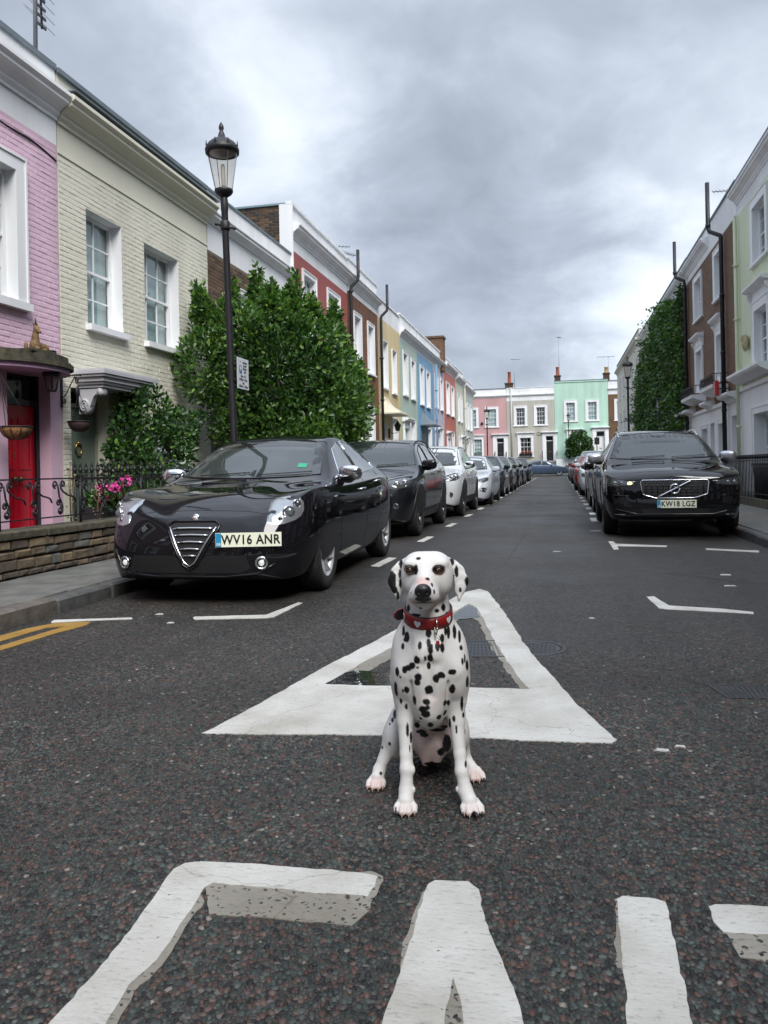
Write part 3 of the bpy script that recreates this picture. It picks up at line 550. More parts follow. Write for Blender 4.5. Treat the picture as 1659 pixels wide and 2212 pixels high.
class House:
    def __init__(s, label, side, y0, y1, top, wallm, depth=7, cat='house', name='terraced_house', group='terraced houses', back_z=None, base=0):
        s.w = abs(y1 - y0); s.top = top; s.depth = depth; s.ops = []; s.wallm = wallm; s.base = base
        if side == 'L': loc, rz = (FL, y0, 0), math.pi / 2
        elif side == 'R': loc, rz = (FR, y1, 0), -math.pi / 2
        else: loc, rz = (y0, FE, 0), 0
        s.e = thing(name, label, cat, loc, rz, group); s.side = side; s.y0 = y0; s.y1 = y1
        s.mw = Matrix.Translation(loc) @ Matrix.Rotation(rz, 4, 'Z'); s.cam = s.mw.inverted() @ Vector((0, 0, CAMH))
        s.flank = None
    def U(s, Y): return Y - s.y0 if s.side != 'R' else s.y1 - Y
    def opening(s, u0, u1, z0, z1, rec=.15, rm=1): s.ops.append((u0, u1, z0, z1, rec, rm))
    def finish(s, bands, roofm=None, reveal=None, nb=None):
        """bands: list of (z0,z1,mat) for the front wall; builds wall and roof"""
        b = MB(); mats = [reveal or M_WHITE] ; 
        for z0, z1, m in bands:
            if m not in mats[1:]: mats.append(m)
            mi = 1 + mats[1:].index(m)
            us = sorted({0, s.w} | {x for o_ in s.ops for x in o_[:2]}); zs = sorted({z0, z1} | {x for o_ in s.ops for x in o_[2:4] if z0 < x < z1})
            for i in range(len(us) - 1):
                for j in range(len(zs) - 1):
                    cu, cz = (us[i] + us[i + 1]) / 2, (zs[j] + zs[j + 1]) / 2
                    if any(o_[0] < cu < o_[1] and o_[2] < cz < o_[3] for o_ in s.ops): continue
                    b.add([(us[i], 0, zs[j]), (us[i + 1], 0, zs[j]), (us[i + 1], 0, zs[j + 1]), (us[i], 0, zs[j + 1])], [(0, 1, 2, 3)], mi)
        for u0, u1, z0, z1, r, rm in s.ops:
            mi = 0 if rm == 1 else 1
            b.add([(u0, 0, z0), (u0, r, z0), (u0, r, z1), (u0, 0, z1)], [(0, 1, 2, 3)], mi); b.add([(u1, 0, z0), (u1, r, z0), (u1, r, z1), (u1, 0, z1)], [(3, 2, 1, 0)], mi)
            b.add([(u0, 0, z1), (u0, r, z1), (u1, r, z1), (u1, 0, z1)], [(0, 1, 2, 3)], mi); b.add([(u0, 0, z0), (u0, r, z0), (u1, r, z0), (u1, 0, z0)], [(3, 2, 1, 0)], mi)
        w, d, t = s.w, s.depth, s.top
        b.add([(0, 0, s.base), (0, d, s.base), (0, d, t), (0, 0, t)], [(0, 3, 2, 1)], 1 if not s.flank else len(mats)); b.add([(w, 0, s.base), (w, d, s.base), (w, d, t), (w, 0, t)], [(0, 1, 2, 3)], 1); b.add([(0, d, 0), (w, d, 0), (w, d, t), (0, d, t)], [(3, 2, 1, 0)], 1)
        if s.flank: mats.append(s.flank)
        s.wall = b.build('wall', mats, s.e)
        b = MB(); b.box(.01, w - .01, .25, d - .01, t - .42, t - .34); b.box(0.006, w - .006, .012, .25, t - .42, t - .004); b.build('roof', roofm or M_LEAD, s.e)
        # interior floor / dark back so that rooms are not see-through
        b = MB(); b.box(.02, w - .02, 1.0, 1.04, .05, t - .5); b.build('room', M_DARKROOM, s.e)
    def cornice(s, z0, prof, m=None, name='cornice', u0=None, u1=None, ends=0.0, parent=None):
        """prof: list of (d, z) outline relative to z0, closed at d=0"""
        u0 = -ends if u0 is None else u0; u1 = s.w + ends if u1 is None else u1
        b = MB(); b.prism([(0, prof[0][1])] + list(prof) + [(0, prof[-1][1])], lambda d, z, u: (u, -d, z0 + z), u0 + .002, u1 - .002)
        return b.build(name, m or M_WHITE, parent or s.e)
    def window(s, u0, u1, z0, z1, sw=.0, rec=.12, cols=2, rows=2, blind=True, sill=.06, hood=None, frame=None, fine=True, surround_d=.03, sillw=.06, blind_z=0.0, sashoff=0, label=None, frame_name='window', mid=None, bl_m=None):
        fm = frame or M_WHITE
        a0, a1, b0, b1 = u0 + sw, u1 - sw, z0 + (sw if (sw and not sill) else 0), z1 - sw
        s.opening(a0, a1, b0, b1, rec + .05)
        b = MB(); fr = .055 if fine else .06; y = rec; t = .045
        # box frame, meeting rail, glazing bars; upper sash set slightly forward of the lower one
        b.box(a0, a0 + fr, y - .02, y + t, b0, b1); b.box(a1 - fr, a1, y - .02, y + t, b0, b1); b.box(a0 + fr, a1 - fr, y - .02, y + t, b1 - fr, b1); b.box(a0 + fr, a1 - fr, y - .02, y + t, b0, b0 + fr * 1.3)
        i0, i1, k0, k1 = a0 + fr, a1 - fr, b0 + fr * 1.3, b1 - fr; zm = (k0 + k1) / 2 if mid is None else k0 + (k1 - k0) * mid
        b.box(i0, i1, y - .012, y + .03, zm - .022, zm + .022)
        bw = .011 if fine else .016
        win = b
        pn = []
        for (q0, q1, yy) in ((zm + .022, k1, y + .002), (k0, zm - .022, y + .022)):
            for c in range(1, cols): x = i0 + (i1 - i0) * c / cols; win.box(x - bw, x + bw, yy - .006, yy + .018, q0, q1)
            for r in range(1, rows):
                zz = q0 + (q1 - q0) * r / rows
                for c in range(cols): win.box(i0 + (i1 - i0) * c / cols + bw, i0 + (i1 - i0) * (c + 1) / cols - bw, yy - .005, yy + .017, zz - bw, zz + bw)
            for c in range(cols):
                for r in range(rows):
                    pn.append((i0 + (i1 - i0) * (c + .5) / cols, yy + .010, q0 + (q1 - q0) * (r + .5) / rows, (i1 - i0) / cols - bw * 1.6, (q1 - q0) / rows - bw * 1.6))
        wo = win.build('window', fm, s.e)
        if label: wo['label'] = label
        pm = {}
        for x, yy, zz, pw_, ph_ in pn:
            key = (round(pw_, 4), round(ph_, 4))
            if key not in pm: q = MB(); q.box(-pw_ / 2, pw_ / 2, 0, .004, -ph_ / 2, ph_ / 2); pm[key] = q.mesh('pane', M_GLASS)
            obj('pane', pm[key], wo, (x, yy, zz), (random.uniform(-.004, .004), 0, random.uniform(-.004, .004)))
        q = MB(); zb = k0 + (k1 - k0) * blind_z
        if blind: q.box(a0, a1, rec + .10, rec + .104, zb, b1); q.build('blind', bl_m or M_BLIND, wo)
        else:
            q.box(a0, a0 + (a1 - a0) * .16, rec + .12, rec + .14, b0, b1); q.box(a1 - (a1 - a0) * .16, a1, rec + .12, rec + .14, b0, b1); q.build('curtain', mat('curtain', (.30, .30, .28), .9, var=.2, scale=8), wo)
        if sw:
            q = MB(); d = surround_d
            q.box(u0, a0, -d, .0, z0, z1); q.box(a1, u1, -d, 0, z0, z1); q.box(a0, a1, -d, 0, b1, z1)
            if d > .02:
                e_ = .03; q.box(u0 - .0, u0 + e_, -d - .018, -d, z0, z1 + .0); q.box(u1 - e_, u1, -d - .018, -d, z0, z1); q.box(u0 + e_, u1 - e_, -d - .018, -d, z1 - e_, z1)
            if not sill: q.box(a0, a1, -d, 0, z0, b0)
            q.build('architrave', fm, wo)
        if sill:
            q = MB(); q.box(u0 - sillw, u1 + sillw, -.10, rec, z0 - sill, z0 + .004); q.build('sill', fm, wo)
        if hood:
            q = MB(); h0 = z1 + hood.get('gap', .12); ww = hood.get('w', .12); dd = hood.get('d', .22)
            q.box(u0, u1, -.05, 0, z1, h0)
            q.prism([(0, 0), (.04, 0), (.08, .05), (dd * .8, .07), (dd, .12), (dd, .17), (0, .19)], lambda d, z, u: (u, -d, h0 + z), u0 - ww, u1 + ww)
            for c0 in (u0 - ww * .7, u1 + ww * .7 - .12):
                q.prism([(0, -.32), (.05, -.32), (.07, -.2), (.15, -.08), (.16, 0), (0, 0)], lambda d, z, u: (u, -d, h0 + z), c0, c0 + .12)
            q.build('hood', fm, wo)
        return wo
    def door(s, u0, u1, z0, z1, m, sw=.18, rec=.35, hood=False, glass=.0, label=None, rm=1, surround=True, panels=True, furn=M_BRASS, revm=None, transom=None):
        dz = transom or (z1 - (z1 - z0) * .2)
        s.opening(u0, u1, z0, z1, rec, rm)
        b = MB(); fm = s.doorframe if hasattr(s, 'doorframe') else M_WHITE
        b.box(u0, u0 + .05, rec - .03, rec + .06, z0, z1); b.box(u1 - .05, u1, rec - .03, rec + .06, z0, z1); b.box(u0 + .05, u1 - .05, rec - .03, rec + .06, dz, dz + .06); b.box(u0 + .05, u1 - .05, rec - .03, rec + .06, z1 - .05, z1)
        fo = b.build('door_frame', fm, s.e)
        b = MB(); b.box(u0 + .05, u1 - .05, rec + .01, rec + .02, dz + .06, z1 - .05); b.build('pane', mat('fanlight', (.012, .014, .015), .08, var=0), fo)
        b = MB(); b.box(u0 + .05, u1 - .05, rec, rec + .045, z0, dz)
        if panels:
            w = u1 - u0 - .1; h = dz - z0
            for cx_ in (.27, .73):
                for c0, c1 in ((.08, .42), (.50, .94)):
                    x0, x1 = u0 + .05 + w * (cx_ - .17), u0 + .05 + w * (cx_ + .17); q0, q1 = z0 + h * c0, z0 + h * c1
                    for bx in ((x0, x1, q0, q0 + .02), (x0, x1, q1 - .02, q1), (x0, x0 + .02, q0 + .02, q1 - .02), (x1 - .02, x1, q0 + .02, q1 - .02)): b.box(bx[0], bx[1], rec - .008, rec, bx[2], bx[3])
        do = b.build('door', m, s.e)
        if label: do['label'] = label
        b = MB(); b.box((u0 + u1) / 2 - .12, (u0 + u1) / 2 + .12, rec - .012, rec, z0 + (dz - z0) * .44, z0 + (dz - z0) * .48); b.build('letter_plate', furn, do)
        b = MB(); b.lathe([(.0, -.06), (.03, -.05), (.033, -.03), (.012, -.02), (.012, 0)], ((u0 + .17), rec, z0 + (dz - z0) * .5), 10, ax='y'); b.build('door_knob', furn, do)
        if surround and sw:
            q = MB(); top = z1 + .02
            for a, c in ((u0 - sw, u0), (u1, u1 + sw)):
                q.box(a, c, -.07, 0, z0, top); q.box(a + .04, c - .04, -.09, -.07, z0 + .3, top - .15)
            q.box(u0 - sw, u1 + sw, -.08, 0, top, top + .28)
            q.prism([(0, 0), (.1, 0), (.14, .05), (.26, .07), (.30, .12), (.30, .16), (0, .2)], lambda d, z, u: (u, -d, top + .28 + z), u0 - sw - .12, u1 + sw + .12)
            q.build('door_surround', M_WHITE, s.e)
        return do

CORN = [(.03, -.02), (.03, .02), (.07, .06), (.07, .1), (.16, .17), (.22, .2), (.22, .24), (.27, .28), (.27, .33), (.24, .35), (.05, .38)]
CORN_S = [(.03, 0), (.06, .04), (.13, .1), (.16, .12), (.16, .16), (.19, .19), (.19, .22), (.04, .25)]
def painted(name, col, rough=.55, **k): return mat(name, col, rough, var=k.get('var', .12), scale=k.get('scale', 1.6), bump=.0025, bscale=k.get('bscale', 30), streak=True)
M_PINK = painted('mauve_pink_painted_brick', (.70, .49, .60)); M_PINKJ = painted('mauve_pink_painted_joint', (.61, .42, .52))
M_CREAM = painted('cream_painted_brick', (.69, .67, .56)); M_CREAMJ = painted('cream_painted_joint', (.62, .60, .50)); M_CREAMS = mat('cream_stucco', (.69, .67, .55), .6, var=.06, scale=.8, streak=True)
B1 = mat('brown_stock_brick', (.105, .062, .036), .85, var=.3, scale=14, bump=.003, bscale=90); B2 = mat('dark_stock_brick', (.062, .040, .027), .85, var=.3, scale=14, bump=.003, bscale=90); B3 = mat('tan_stock_brick', (.15, .095, .052), .85, var=.3, scale=14, bump=.003, bscale=90); B4 = mat('sooty_brick', (.034, .026, .021), .85, var=.3, scale=14, bump=.003, bscale=90)
M_MORTAR = mat('lime_mortar', (.15, .125, .095), .9, var=.2, scale=10)
M_BRICKF = brickmat('stock_brick_far', (.20, .105, .056), (.12, .066, .040), (.15, .12, .09)); M_BRICKR = brickmat('red_brown_brick_far', (.24, .095, .045), (.12, .052, .027), (.16, .11, .075))

def downpipe(label, X, Y, zbot, ztop, m, offs=.12, side='L', soil=None, bend=True, group='drainpipes on the terrace fronts'):
    """cast-iron pipe with collars; soil: extra height above a kink that steps back over the cornice"""
    sx = 1 if side == 'L' else -1
    t = thing('drainpipe', label, 'drainpipe', (X + sx * offs, Y, zbot), 0, group)
    pts = [(0, 0, 0), (0, 0, ztop - zbot)]; r = .055
    if soil: h = ztop - zbot; pts += [(sx * .02, .02, h + .1), (sx * .22, .10, h + .32), (sx * .24, .12, h + .45), (sx * .24, .12, h + soil)]
    b = MB(); b.tube(pts, r, 10, 0); b.build('pipe', m, t)
    z = .4
    while z < ztop - zbot: 
        b = MB(); b.lathe([(r, -.06), (r + .018, -.055), (r + .018, .02), (r + .008, .03), (r, .035)], (0, 0, z), 12); b.box(-.1, .1, -.01, .01, -.03 + z, .0 + z) ; b.build('collar', m, t); z += 1.65
    return t

# ---- left terrace -------------------------------------------------
# mauve house
h = House('mauve pink painted brick cottage with red door and white cornice, left edge', 'L', 4.0, 9.93, 6.85, M_PINK)
h.window(h.U(7.7), h.U(9.17), 3.34, 5.25, sw=.2, rec=.12, cols=2, rows=2, surround_d=.07, sill=.1)
RD0, RD1 = 8.12, 9.02
h.doorframe = mat('black_gloss_paint', (.012, .012, .014), .25, var=0)
M_RED = mat('red_gloss_paint', (.42, .006, .02), .25, var=.08, scale=3)
h.opening(h.U(8.80), h.U(9.68), .12, 2.44, .24, 0)
b = MB(); u0, u1 = h.U(8.80), h.U(9.68)
b.box(u1 - .07, u1, .18, .30, .12, 2.44); b.box(u0, u1 - .07, .18, .30, 2.02, 2.10); b.box(u0, u0 + .05, .18, .30, .12, 2.02); fo = b.build('door_frame', h.doorframe, h.e)
b = MB(); b.box(u0, u1 - .07, .23, .24, 2.10, 2.44); b.build('pane', mat('fanlight', (.012, .014, .015), .08, var=0), fo)
b = MB(); d0, d1 = u0 + .05, u1 - .07; b.box(d0, d1, .22, .27, .12, 2.02)
for a, c in ((.1, .44), (.56, .9)):
    for q0, q1 in ((.25, .95), (1.15, 1.85)):
        x0, x1 = d0 + (d1 - d0) * a, d0 + (d1 - d0) * c
        for bx in ((x0, x1, q0, q0 + .025), (x0, x1, q1 - .025, q1), (x0, x0 + .025, q0 + .025, q1 - .025), (x1 - .025, x1, q0 + .025, q1 - .025)): b.box(bx[0], bx[1], .208, .22, bx[2], bx[3])
do = b.build('door', M_RED, h.e); do['label'] = 'red panelled door with brass number 3'
obj('door_number', text_mesh('3', .11, M_BRASS, 'door_number', .004), do, ((d0 + d1) / 2 - .05, .205, 1.34), (math.pi / 2, 0, 0))
b = MB()
for x in (-.06, .06): b.lathe([(0, -.07), (.035, -.065), (.045, -.045), (.03, -.02), (.015, 0)], ((d0 + d1) / 2 - .02 + x, .215, 1.02), 12, ax='y')
b.build('door_knob', mat('dull_brass', (.16, .11, .05), .4, 1.0, var=.3, scale=30), do)
h.finish([(.0, .5, M_PINKJ), (.5, 5.75, M_PINKJ), (5.75, 6.85, M_WHITE2)])
brickwork(h.e, [M_PINK], h.U(7.2), h.w, 2.70, 5.74, [(h.U(7.7), h.U(9.17), 3.24, 5.25)], h.cam, 300, bev=.008, proud=.004, seed=2, jit=.0022)
b = MB(); b.box(h.U(6), h.w, -.012, 0, .12, 3.05); 
b.build('render_panel', M_PINK, h.e) if False else None
h.cornice(6.12, CORN); b = MB(); b.box(0, h.w, -.03, .32, 6.82, 6.90); b.build('coping', M_LEAD, h.e)
b = MB(); b.tube([(h.w - .02 - x, -.012 + .004 * math.sin(x * 7), 5.52 + .1 * x + .03 * math.sin(x * 4)) for x in [i * .1 for i in range(18)]], .012, 6); b.build('cable', M_BLACK, h.e)
# round-fronted hood over the red door
t = thing('porch_canopy', 'dark round-fronted stone canopy over the red door', 'canopy', (FL, 9.02, 2.42)); t.scale = (.70, .86, 1); 
M_MOSS = mat('mossy_dark_stone', (.045, .043, .032), .9, var=.5, scale=10, bump=.01, bscale=20, col2=(.09, .08, .05))
def dcanopy(r0, r1, z0, z1): 
    return [(r0 * math.sin(a), r1 * math.cos(a)) for a in [math.pi * i / 18 for i in range(19)]]
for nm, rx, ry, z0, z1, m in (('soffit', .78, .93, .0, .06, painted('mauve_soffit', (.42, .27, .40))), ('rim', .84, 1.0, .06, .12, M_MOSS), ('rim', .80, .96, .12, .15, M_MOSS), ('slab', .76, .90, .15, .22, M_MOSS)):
    b = MB(); b.prism(dcanopy(rx, ry, 0, 0), lambda a, c, d: (a, c, d), z0, z1); b.build(nm, m, t)
# cream house
h = House('cream painted brick cottage with grey green door and two sash windows', 'L', 9.95, 14.83, 6.80, M_CREAM)
h.window(h.U(10.62), h.U(11.60), 3.33, 5.08, rec=.2, cols=2, rows=2, sill=.09, blind=True)
h.window(h.U(12.32), h.U(13.56), 3.33, 5.04, rec=.2, cols=3, rows=2, sill=.09, blind=True)
M_SAGE = mat('sage_green_paint', (.155, .20, .165), .4, var=.06, scale=2)
h.doorframe = mat('sage_frame', (.30, .30, .25), .5, var=.05)
do = h.door(h.U(10.15), h.U(11.12), .12, 2.36, M_SAGE, rec=.22, surround=False, rm=0, label='sage green panelled door with round brass knocker', transom=2.08)
b = MB(); u = h.U(10.62)
b.tube([(u + .075 * math.sin(a), .20, 1.45 + .095 * math.cos(a)) for a in [6.283 * i / 20 for i in range(20)]], .014, 6); b.ball((u, .205, 1.54), .03); b.build('knocker', M_BRASS, do)
h.window(h.U(12.5), h.U(13.9), .75, 2.2, rec=.15, cols=3, rows=2, sill=.08)
h.finish([(.0, 5.66, M_CREAMJ), (5.66, 6.80, M_CREAMS)], reveal=None)
brickwork(h.e, [M_CREAM], .0, h.w, .9, 5.66, [(o_[0], o_[1], o_[2], o_[3]) for o_ in h.ops], h.cam, 300, bev=.008, proud=.004, seed=3, jit=.0025)
b = MB(); b.box(0, h.w, -.016, 0, 5.655, 5.70); b.build('frieze_edge', M_CREAMS, h.e)
h.cornice(6.10, [(a * 1.1, c * 1.05) for a, c in CORN], M_CREAMS, ends=.0); b = MB(); b.box(-.0, h.w, -.31, -.0, 6.505, 6.525); b.build('flashing', M_LEAD, h.e)
b = MB(); b.box(0, h.w, -.05, .5, 6.80, 6.87); b.build('coping', M_LEAD, h.e)
# cornice-topped door hood on scrolled brackets
t = thing('porch_canopy', 'grey white moulded door hood on scrolled brackets over the sage door', 'canopy', (FL, 10.68, 2.34)); t.scale = (.70, .82, .95)
M_HOOD = mat('hood_paint', (.46, .46, .49), .5, var=.08, scale=3, streak=True)
b = MB(); y0, y1 = -.42, 1.2
for d, z0, z1 in ((.58, .0, .05), (.62, .05, .09), (.66, .09, .16), (.71, .16, .20), (.74, .20, .25), (.70, .25, .28), (.4, .28, .31)): b.box(.0, d, y0 - (d - .58), y1 + (d - .58), z0, z1)
b.build('hood', M_HOOD, t)
for yy in (y0 + .02, y1 - .16):
    b = MB(); sc = [(.0, -.02), (.55, -.02), (.55, -.10), (.47, -.13), (.40, -.10), (.34, -.14), (.27, -.27), (.2, -.36), (.1, -.41), (.0, -.40)]
    b.prism(sc, lambda a, c, d: (a, d, c), yy, yy + .13)
    b.lathe([(0, -.1), (.055, -.1), (.055, .1), (0, .1)], (.50, yy + .065, -.07), 14, ax='y'); b.lathe([(0, -.085), (.12, -.085), (.12, .085), (0, .085)], (.13, yy + .065, -.28), 18, ax='y')
    b.tube([(a, yy - .025, c) for a, c in spiral(.13, -.28, .10, .015, 0, 2.2, 30)], .012, 5); b.build('bracket', M_HOOD, t)
# brown brick house with deep white frieze
h = House('brown brick cottage with deep white frieze behind the large bush', 'L', 14.85, 20.03, 6.83, M_MORTAR)
h.window(h.U(15.9), h.U(17.0), 3.4, 5.15, sw=.12, rec=.12, cols=3, rows=2); h.window(h.U(18.0), h.U(19.2), 3.4, 5.15, sw=.12, rec=.12, cols=3, rows=2)
h.finish([(0, 5.6, M_MORTAR), (5.6, 6.83, M_WHITE2)])
brickwork(h.e, [B1, B1, B2, B3], 0, h.w, 3.9, 5.6, [(o_[0] - .12, o_[1] + .12, o_[2], o_[3] + .12) for o_ in h.ops], h.cam, 300, seed=4)
h.cornice(6.15, CORN_S); b = MB(); b.box(0, h.w, -.03, .4, 6.83, 6.88); b.build('coping', M_LEAD, h.e)
# red house, taller, with bare brick flank
h = House('brick red painted house with white cornice, taller than its neighbour', 'L', 20.05, 25.72, 8.20, None)
M_REDW = painted('brick_red_paint', (.30, .062, .05)); h.flank = M_MORTAR
for a, c in ((20.9, 22.2), (23.3, 24.75)): h.window(h.U(a), h.U(c), 4.7, 6.7, sw=.14, rec=.12, cols=3, rows=2)
h.window(h.U(23.3), h.U(24.75), 1.5, 3.4, sw=.14, rec=.12, cols=3, rows=2); h.door(h.U(20.9), h.U(21.9), .12, 2.9, M_BLACK)
h.finish([(0, 7.0, M_REDW), (7.0, 8.2, M_WHITE2)]); h.cornice(7.35, CORN)
b = MB(); b.box(-.06, h.w, -.06, .12, 8.19, 8.27); b.build('coping', M_WHITE, h.e)
b = MB(); b.box(-.05, .06, .12, 3.2, 8.19, 8.24); b.build('flashing', mat('blue_grey_lead', (.18, .26, .29), .5, var=.1), h.e)
b = MB(); b.box(-.055, .0, -.07, .3, 6.4, 8.2); b.build('pier', M_WHITE, h.e)
brickwork(h.e, [B4, B4, B2, B1], .3, 3.0, 6.45, 8.19, [], h.cam, 300, flank=(0, -1), proud=.008, seed=6)
# brown house 2
h = House('red brown brick house with white window surrounds between two black soil pipes', 'L', 25.74, 30.28, 8.25, M_BRICKR)
for a, c in ((26.5, 27.6), (28.5, 29.6)): h.window(h.U(a), h.U(c), 4.65, 6.6, sw=.14, rec=.14, cols=2, rows=2)
h.window(h.U(27.9), h.U(29.4), 1.4, 3.45, sw=.18, rec=.14, cols=2, rows=2); h.door(h.U(26.2), h.U(27.1), .12, 2.9, M_WHITE, label='white panelled door')
h.finish([(0, 7.12, M_BRICKR), (7.12, 8.25, M_WHITE2)]); h.cornice(7.35, CORN); b = MB(); b.box(0, h.w, -.05, .15, 8.25, 8.3); b.build('coping', M_WHITE, h.e)
b = MB(); b.box(h.U(27.35), h.U(27.6), -.05, 0, 2.3, 3.0); b.build('notice_frame', M_BLACK, h.e)
# yellow
def canopy_flare(label, Yc, w, z0, z1, m, d=.75):
    t = thing('door_canopy', label, 'canopy', (FL, Yc, z0)); b = MB(); n = 9; vs = []; H_ = z1 - z0
    for i in range(n + 1):
        k = i / n; dd = .05 + d * (k ** 2.2); ww = w / 2 * (.35 + .65 * k ** 1.6); z = H_ * (1 - k); 
        vs += [(0, -ww, z), (dd, -ww, z), (dd, ww, z), (0, ww, z)]
    fs = []
    for i in range(n):
        for j in range(3): fs.append((i * 4 + j, i * 4 + j + 1, i * 4 + 5 + j, i * 4 + 4 + j))
    b.add(vs, fs, 0, False); b.box(-.0, d + .07, -w / 2 - .02, w / 2 + .02, -.05, .0); b.build('hood', m, t); return t
def simple_house(label, y0, y1, top, m, wins, gwins, dr, friezeb, corn=True, name='terraced_house', prof=CORN, side='L', blind=True, doorm=None, sw=.13):
    h = House(label, side, y0, y1, top, m)
    for a, c, z0, z1 in wins: h.window(h.U(a) if side != 'R' else h.U(c), h.U(c) if side != 'R' else h.U(a), z0, z1, sw=sw, rec=.16, cols=2, rows=2, blind=blind)
    for a, c, z0, z1 in gwins: h.window(h.U(a) if side != 'R' else h.U(c), h.U(c) if side != 'R' else h.U(a), z0, z1, sw=sw, rec=.16, cols=2, rows=2, blind=blind)
    if dr: h.door(min(h.U(dr[0]), h.U(dr[1])), max(h.U(dr[0]), h.U(dr[1])), .12, 2.9, doorm or M_BLACK, rec=.3, surround=dr[2] if len(dr) > 2 else True)
    h.finish([(0, friezeb, m), (friezeb, top, M_WHITE2)])
    if corn: h.cornice(friezeb + .12, prof)
    b = MB(); b.box(0, h.w, -.05, .15, top, top + .06); b.build('coping', M_WHITE, h.e); return h
M_YEL = painted('pale_yellow_paint', (.62, .50, .27)); M_GRN = painted('pale_green_paint', (.40, .50, .42)); M_BLU = painted('sky_blue_paint', (.17, .36, .55)); M_LIL = painted('pale_lilac_paint', (.52, .47, .55)); M_ORG = painted('coral_red_paint', (.48, .13, .10)); M_CRM2 = painted('pale_cream_paint', (.60, .60, .49)); M_GRY = painted('pale_grey_paint', (.46, .50, .47))
simple_house('pale yellow house with a flared white door canopy', 30.30, 34.63, 7.85, M_YEL, [(31.0, 32.0, 4.36, 6.3), (32.85, 33.8, 4.3, 6.18)], [(32.6, 33.8, 1.3, 3.25)], (30.75, 31.75, False), 7.12, corn=False, sw=.05)
canopy_flare('cream flared canopy over the yellow house door', 31.6, 2.0, 3.3, 4.0, mat('cream_canopy', (.62, .58, .46), .6, var=.08))
simple_house('pale mint green house between yellow and blue houses', 34.65, 39.08, 8.0, M_GRN, [(35.3, 36.5, 4.45, 6.5), (37.3, 38.4, 4.42, 6.4)], [(36.9, 38.3, 1.3, 3.45)], (35.3, 36.3), 6.93)
simple_house('sky blue house with dark flared canopy', 39.10, 44.18, 8.0, M_BLU, [(39.8, 41.0, 4.35, 6.4), (41.8, 43.0, 4.35, 6.35)], [(41.9, 43.2, 1.3, 3.3)], (40.0, 41.0, False), 6.93)
canopy_flare('slate grey flared canopy over the blue house door', 40.8, 2.1, 3.3, 4.05, mat('slate_canopy', (.14, .17, .19), .5, var=.1), .7)
simple_house('pale lilac house between blue and coral houses', 44.20, 48.48, 8.0, M_LIL, [(44.8, 46.0, 4.55, 6.5), (46.9, 48.0, 4.55, 6.5)], [(46.4, 47.6, 1.4, 3.5)], (44.9, 45.8), 6.95)
simple_house('coral red house beyond the lilac house', 48.50, 54.08, 8.0, M_ORG, [(49.4, 51.0, 4.5, 6.55), (51.8, 53.2, 4.48, 6.5)], [(51.8, 53.0, 1.4, 3.4)], (49.6, 50.6), 7.15)
simple_house('pale cream house beyond the coral house', 54.10, 58.48, 8.0, M_CRM2, [(55.3, 56.3, 4.35, 6.3), (57.0, 57.9, 4.35, 6.3)], [(55.5, 56.6, 1.4, 3.3)], (57.0, 57.9), 6.95)
simple_house('pale grey house at the far end of the left terrace', 58.50, 65.6, 7.75, M_GRY, [(59.3, 60.4, 4.0, 6.1), (61.2, 62.3, 4.0, 6.1), (63.2, 64.4, 4.0, 6.1)], [(61.0, 62.2, 1.3, 3.2), (63.3, 64.4, 1.3, 3.2)], (59.5, 60.4), 6.8)
for lb, Y, z0, z1, m, so_ in (('black cast iron soil pipe rising above the roof beside the red house', 25.75, .1, 7.15, M_IRON, 1.35), ('black cast iron soil pipe rising above the roof beside the yellow house', 30.35, .1, 7.0, M_IRON, 1.35)): downpipe(lb, FL, Y, z0, z1, m, .13, 'L', so_)
downpipe('thick blue painted drainpipe on the blue house', FL, 44.05, .1, 6.9, mat('blue_pipe', (.13, .30, .46), .4, var=.05), .2); downpipe('pale cream drainpipe between the two furthest houses of the left terrace', FL, 58.4, .1, 7.0, mat('cream_pipe', (.50, .48, .38), .5, var=.05), .15)
def chimney(label, X, Y, z, w, d, hgt, pots, group=None, m=None, pm=None):
    t = thing('chimney_stack', label, 'chimney', (X, Y, z)); b = MB(); b.box(-w / 2, w / 2, -d / 2, d / 2, 0, hgt); b.box(-w / 2 - .06, w / 2 + .06, -d / 2 - .06, d / 2 + .06, hgt, hgt + .12); b.build('stack', m or M_BRICKF, t)
    for (px, hh, r, mm) in pots:
        b = MB(); b.lathe([(r * 1.15, 0), (r * 1.15, .06), (r, .1), (r * .85, hh - .1), (r * 1.05, hh - .06), (r * 1.05, hh), (r * .6, hh), (r * .6, hh - .2), (0, hh - .2)], (px, 0, hgt + .12), 12); b.build('chimney_pot', mm, t)
    return t
M_TERRA = mat('terracotta', (.28, .075, .035), .8, var=.2, scale=6); M_BUFF = mat('buff_clay', (.38, .25, .12), .8, var=.2, scale=6)
chimney('broad brown brick chimney above the lilac house of the left terrace', FL - 1.1, 47.5, 6.9, 2.6, .9, 2.0, []); chimney('low brick chimney stepping down above the coral house', FL - 1.3, 53.5, 6.9, 1.2, 3.5, 1.0, [])
chimney('small square brick chimney above the mint house parapet', FL - 1.2, 38.6, 6.9, .9, .9, 1.75, [])
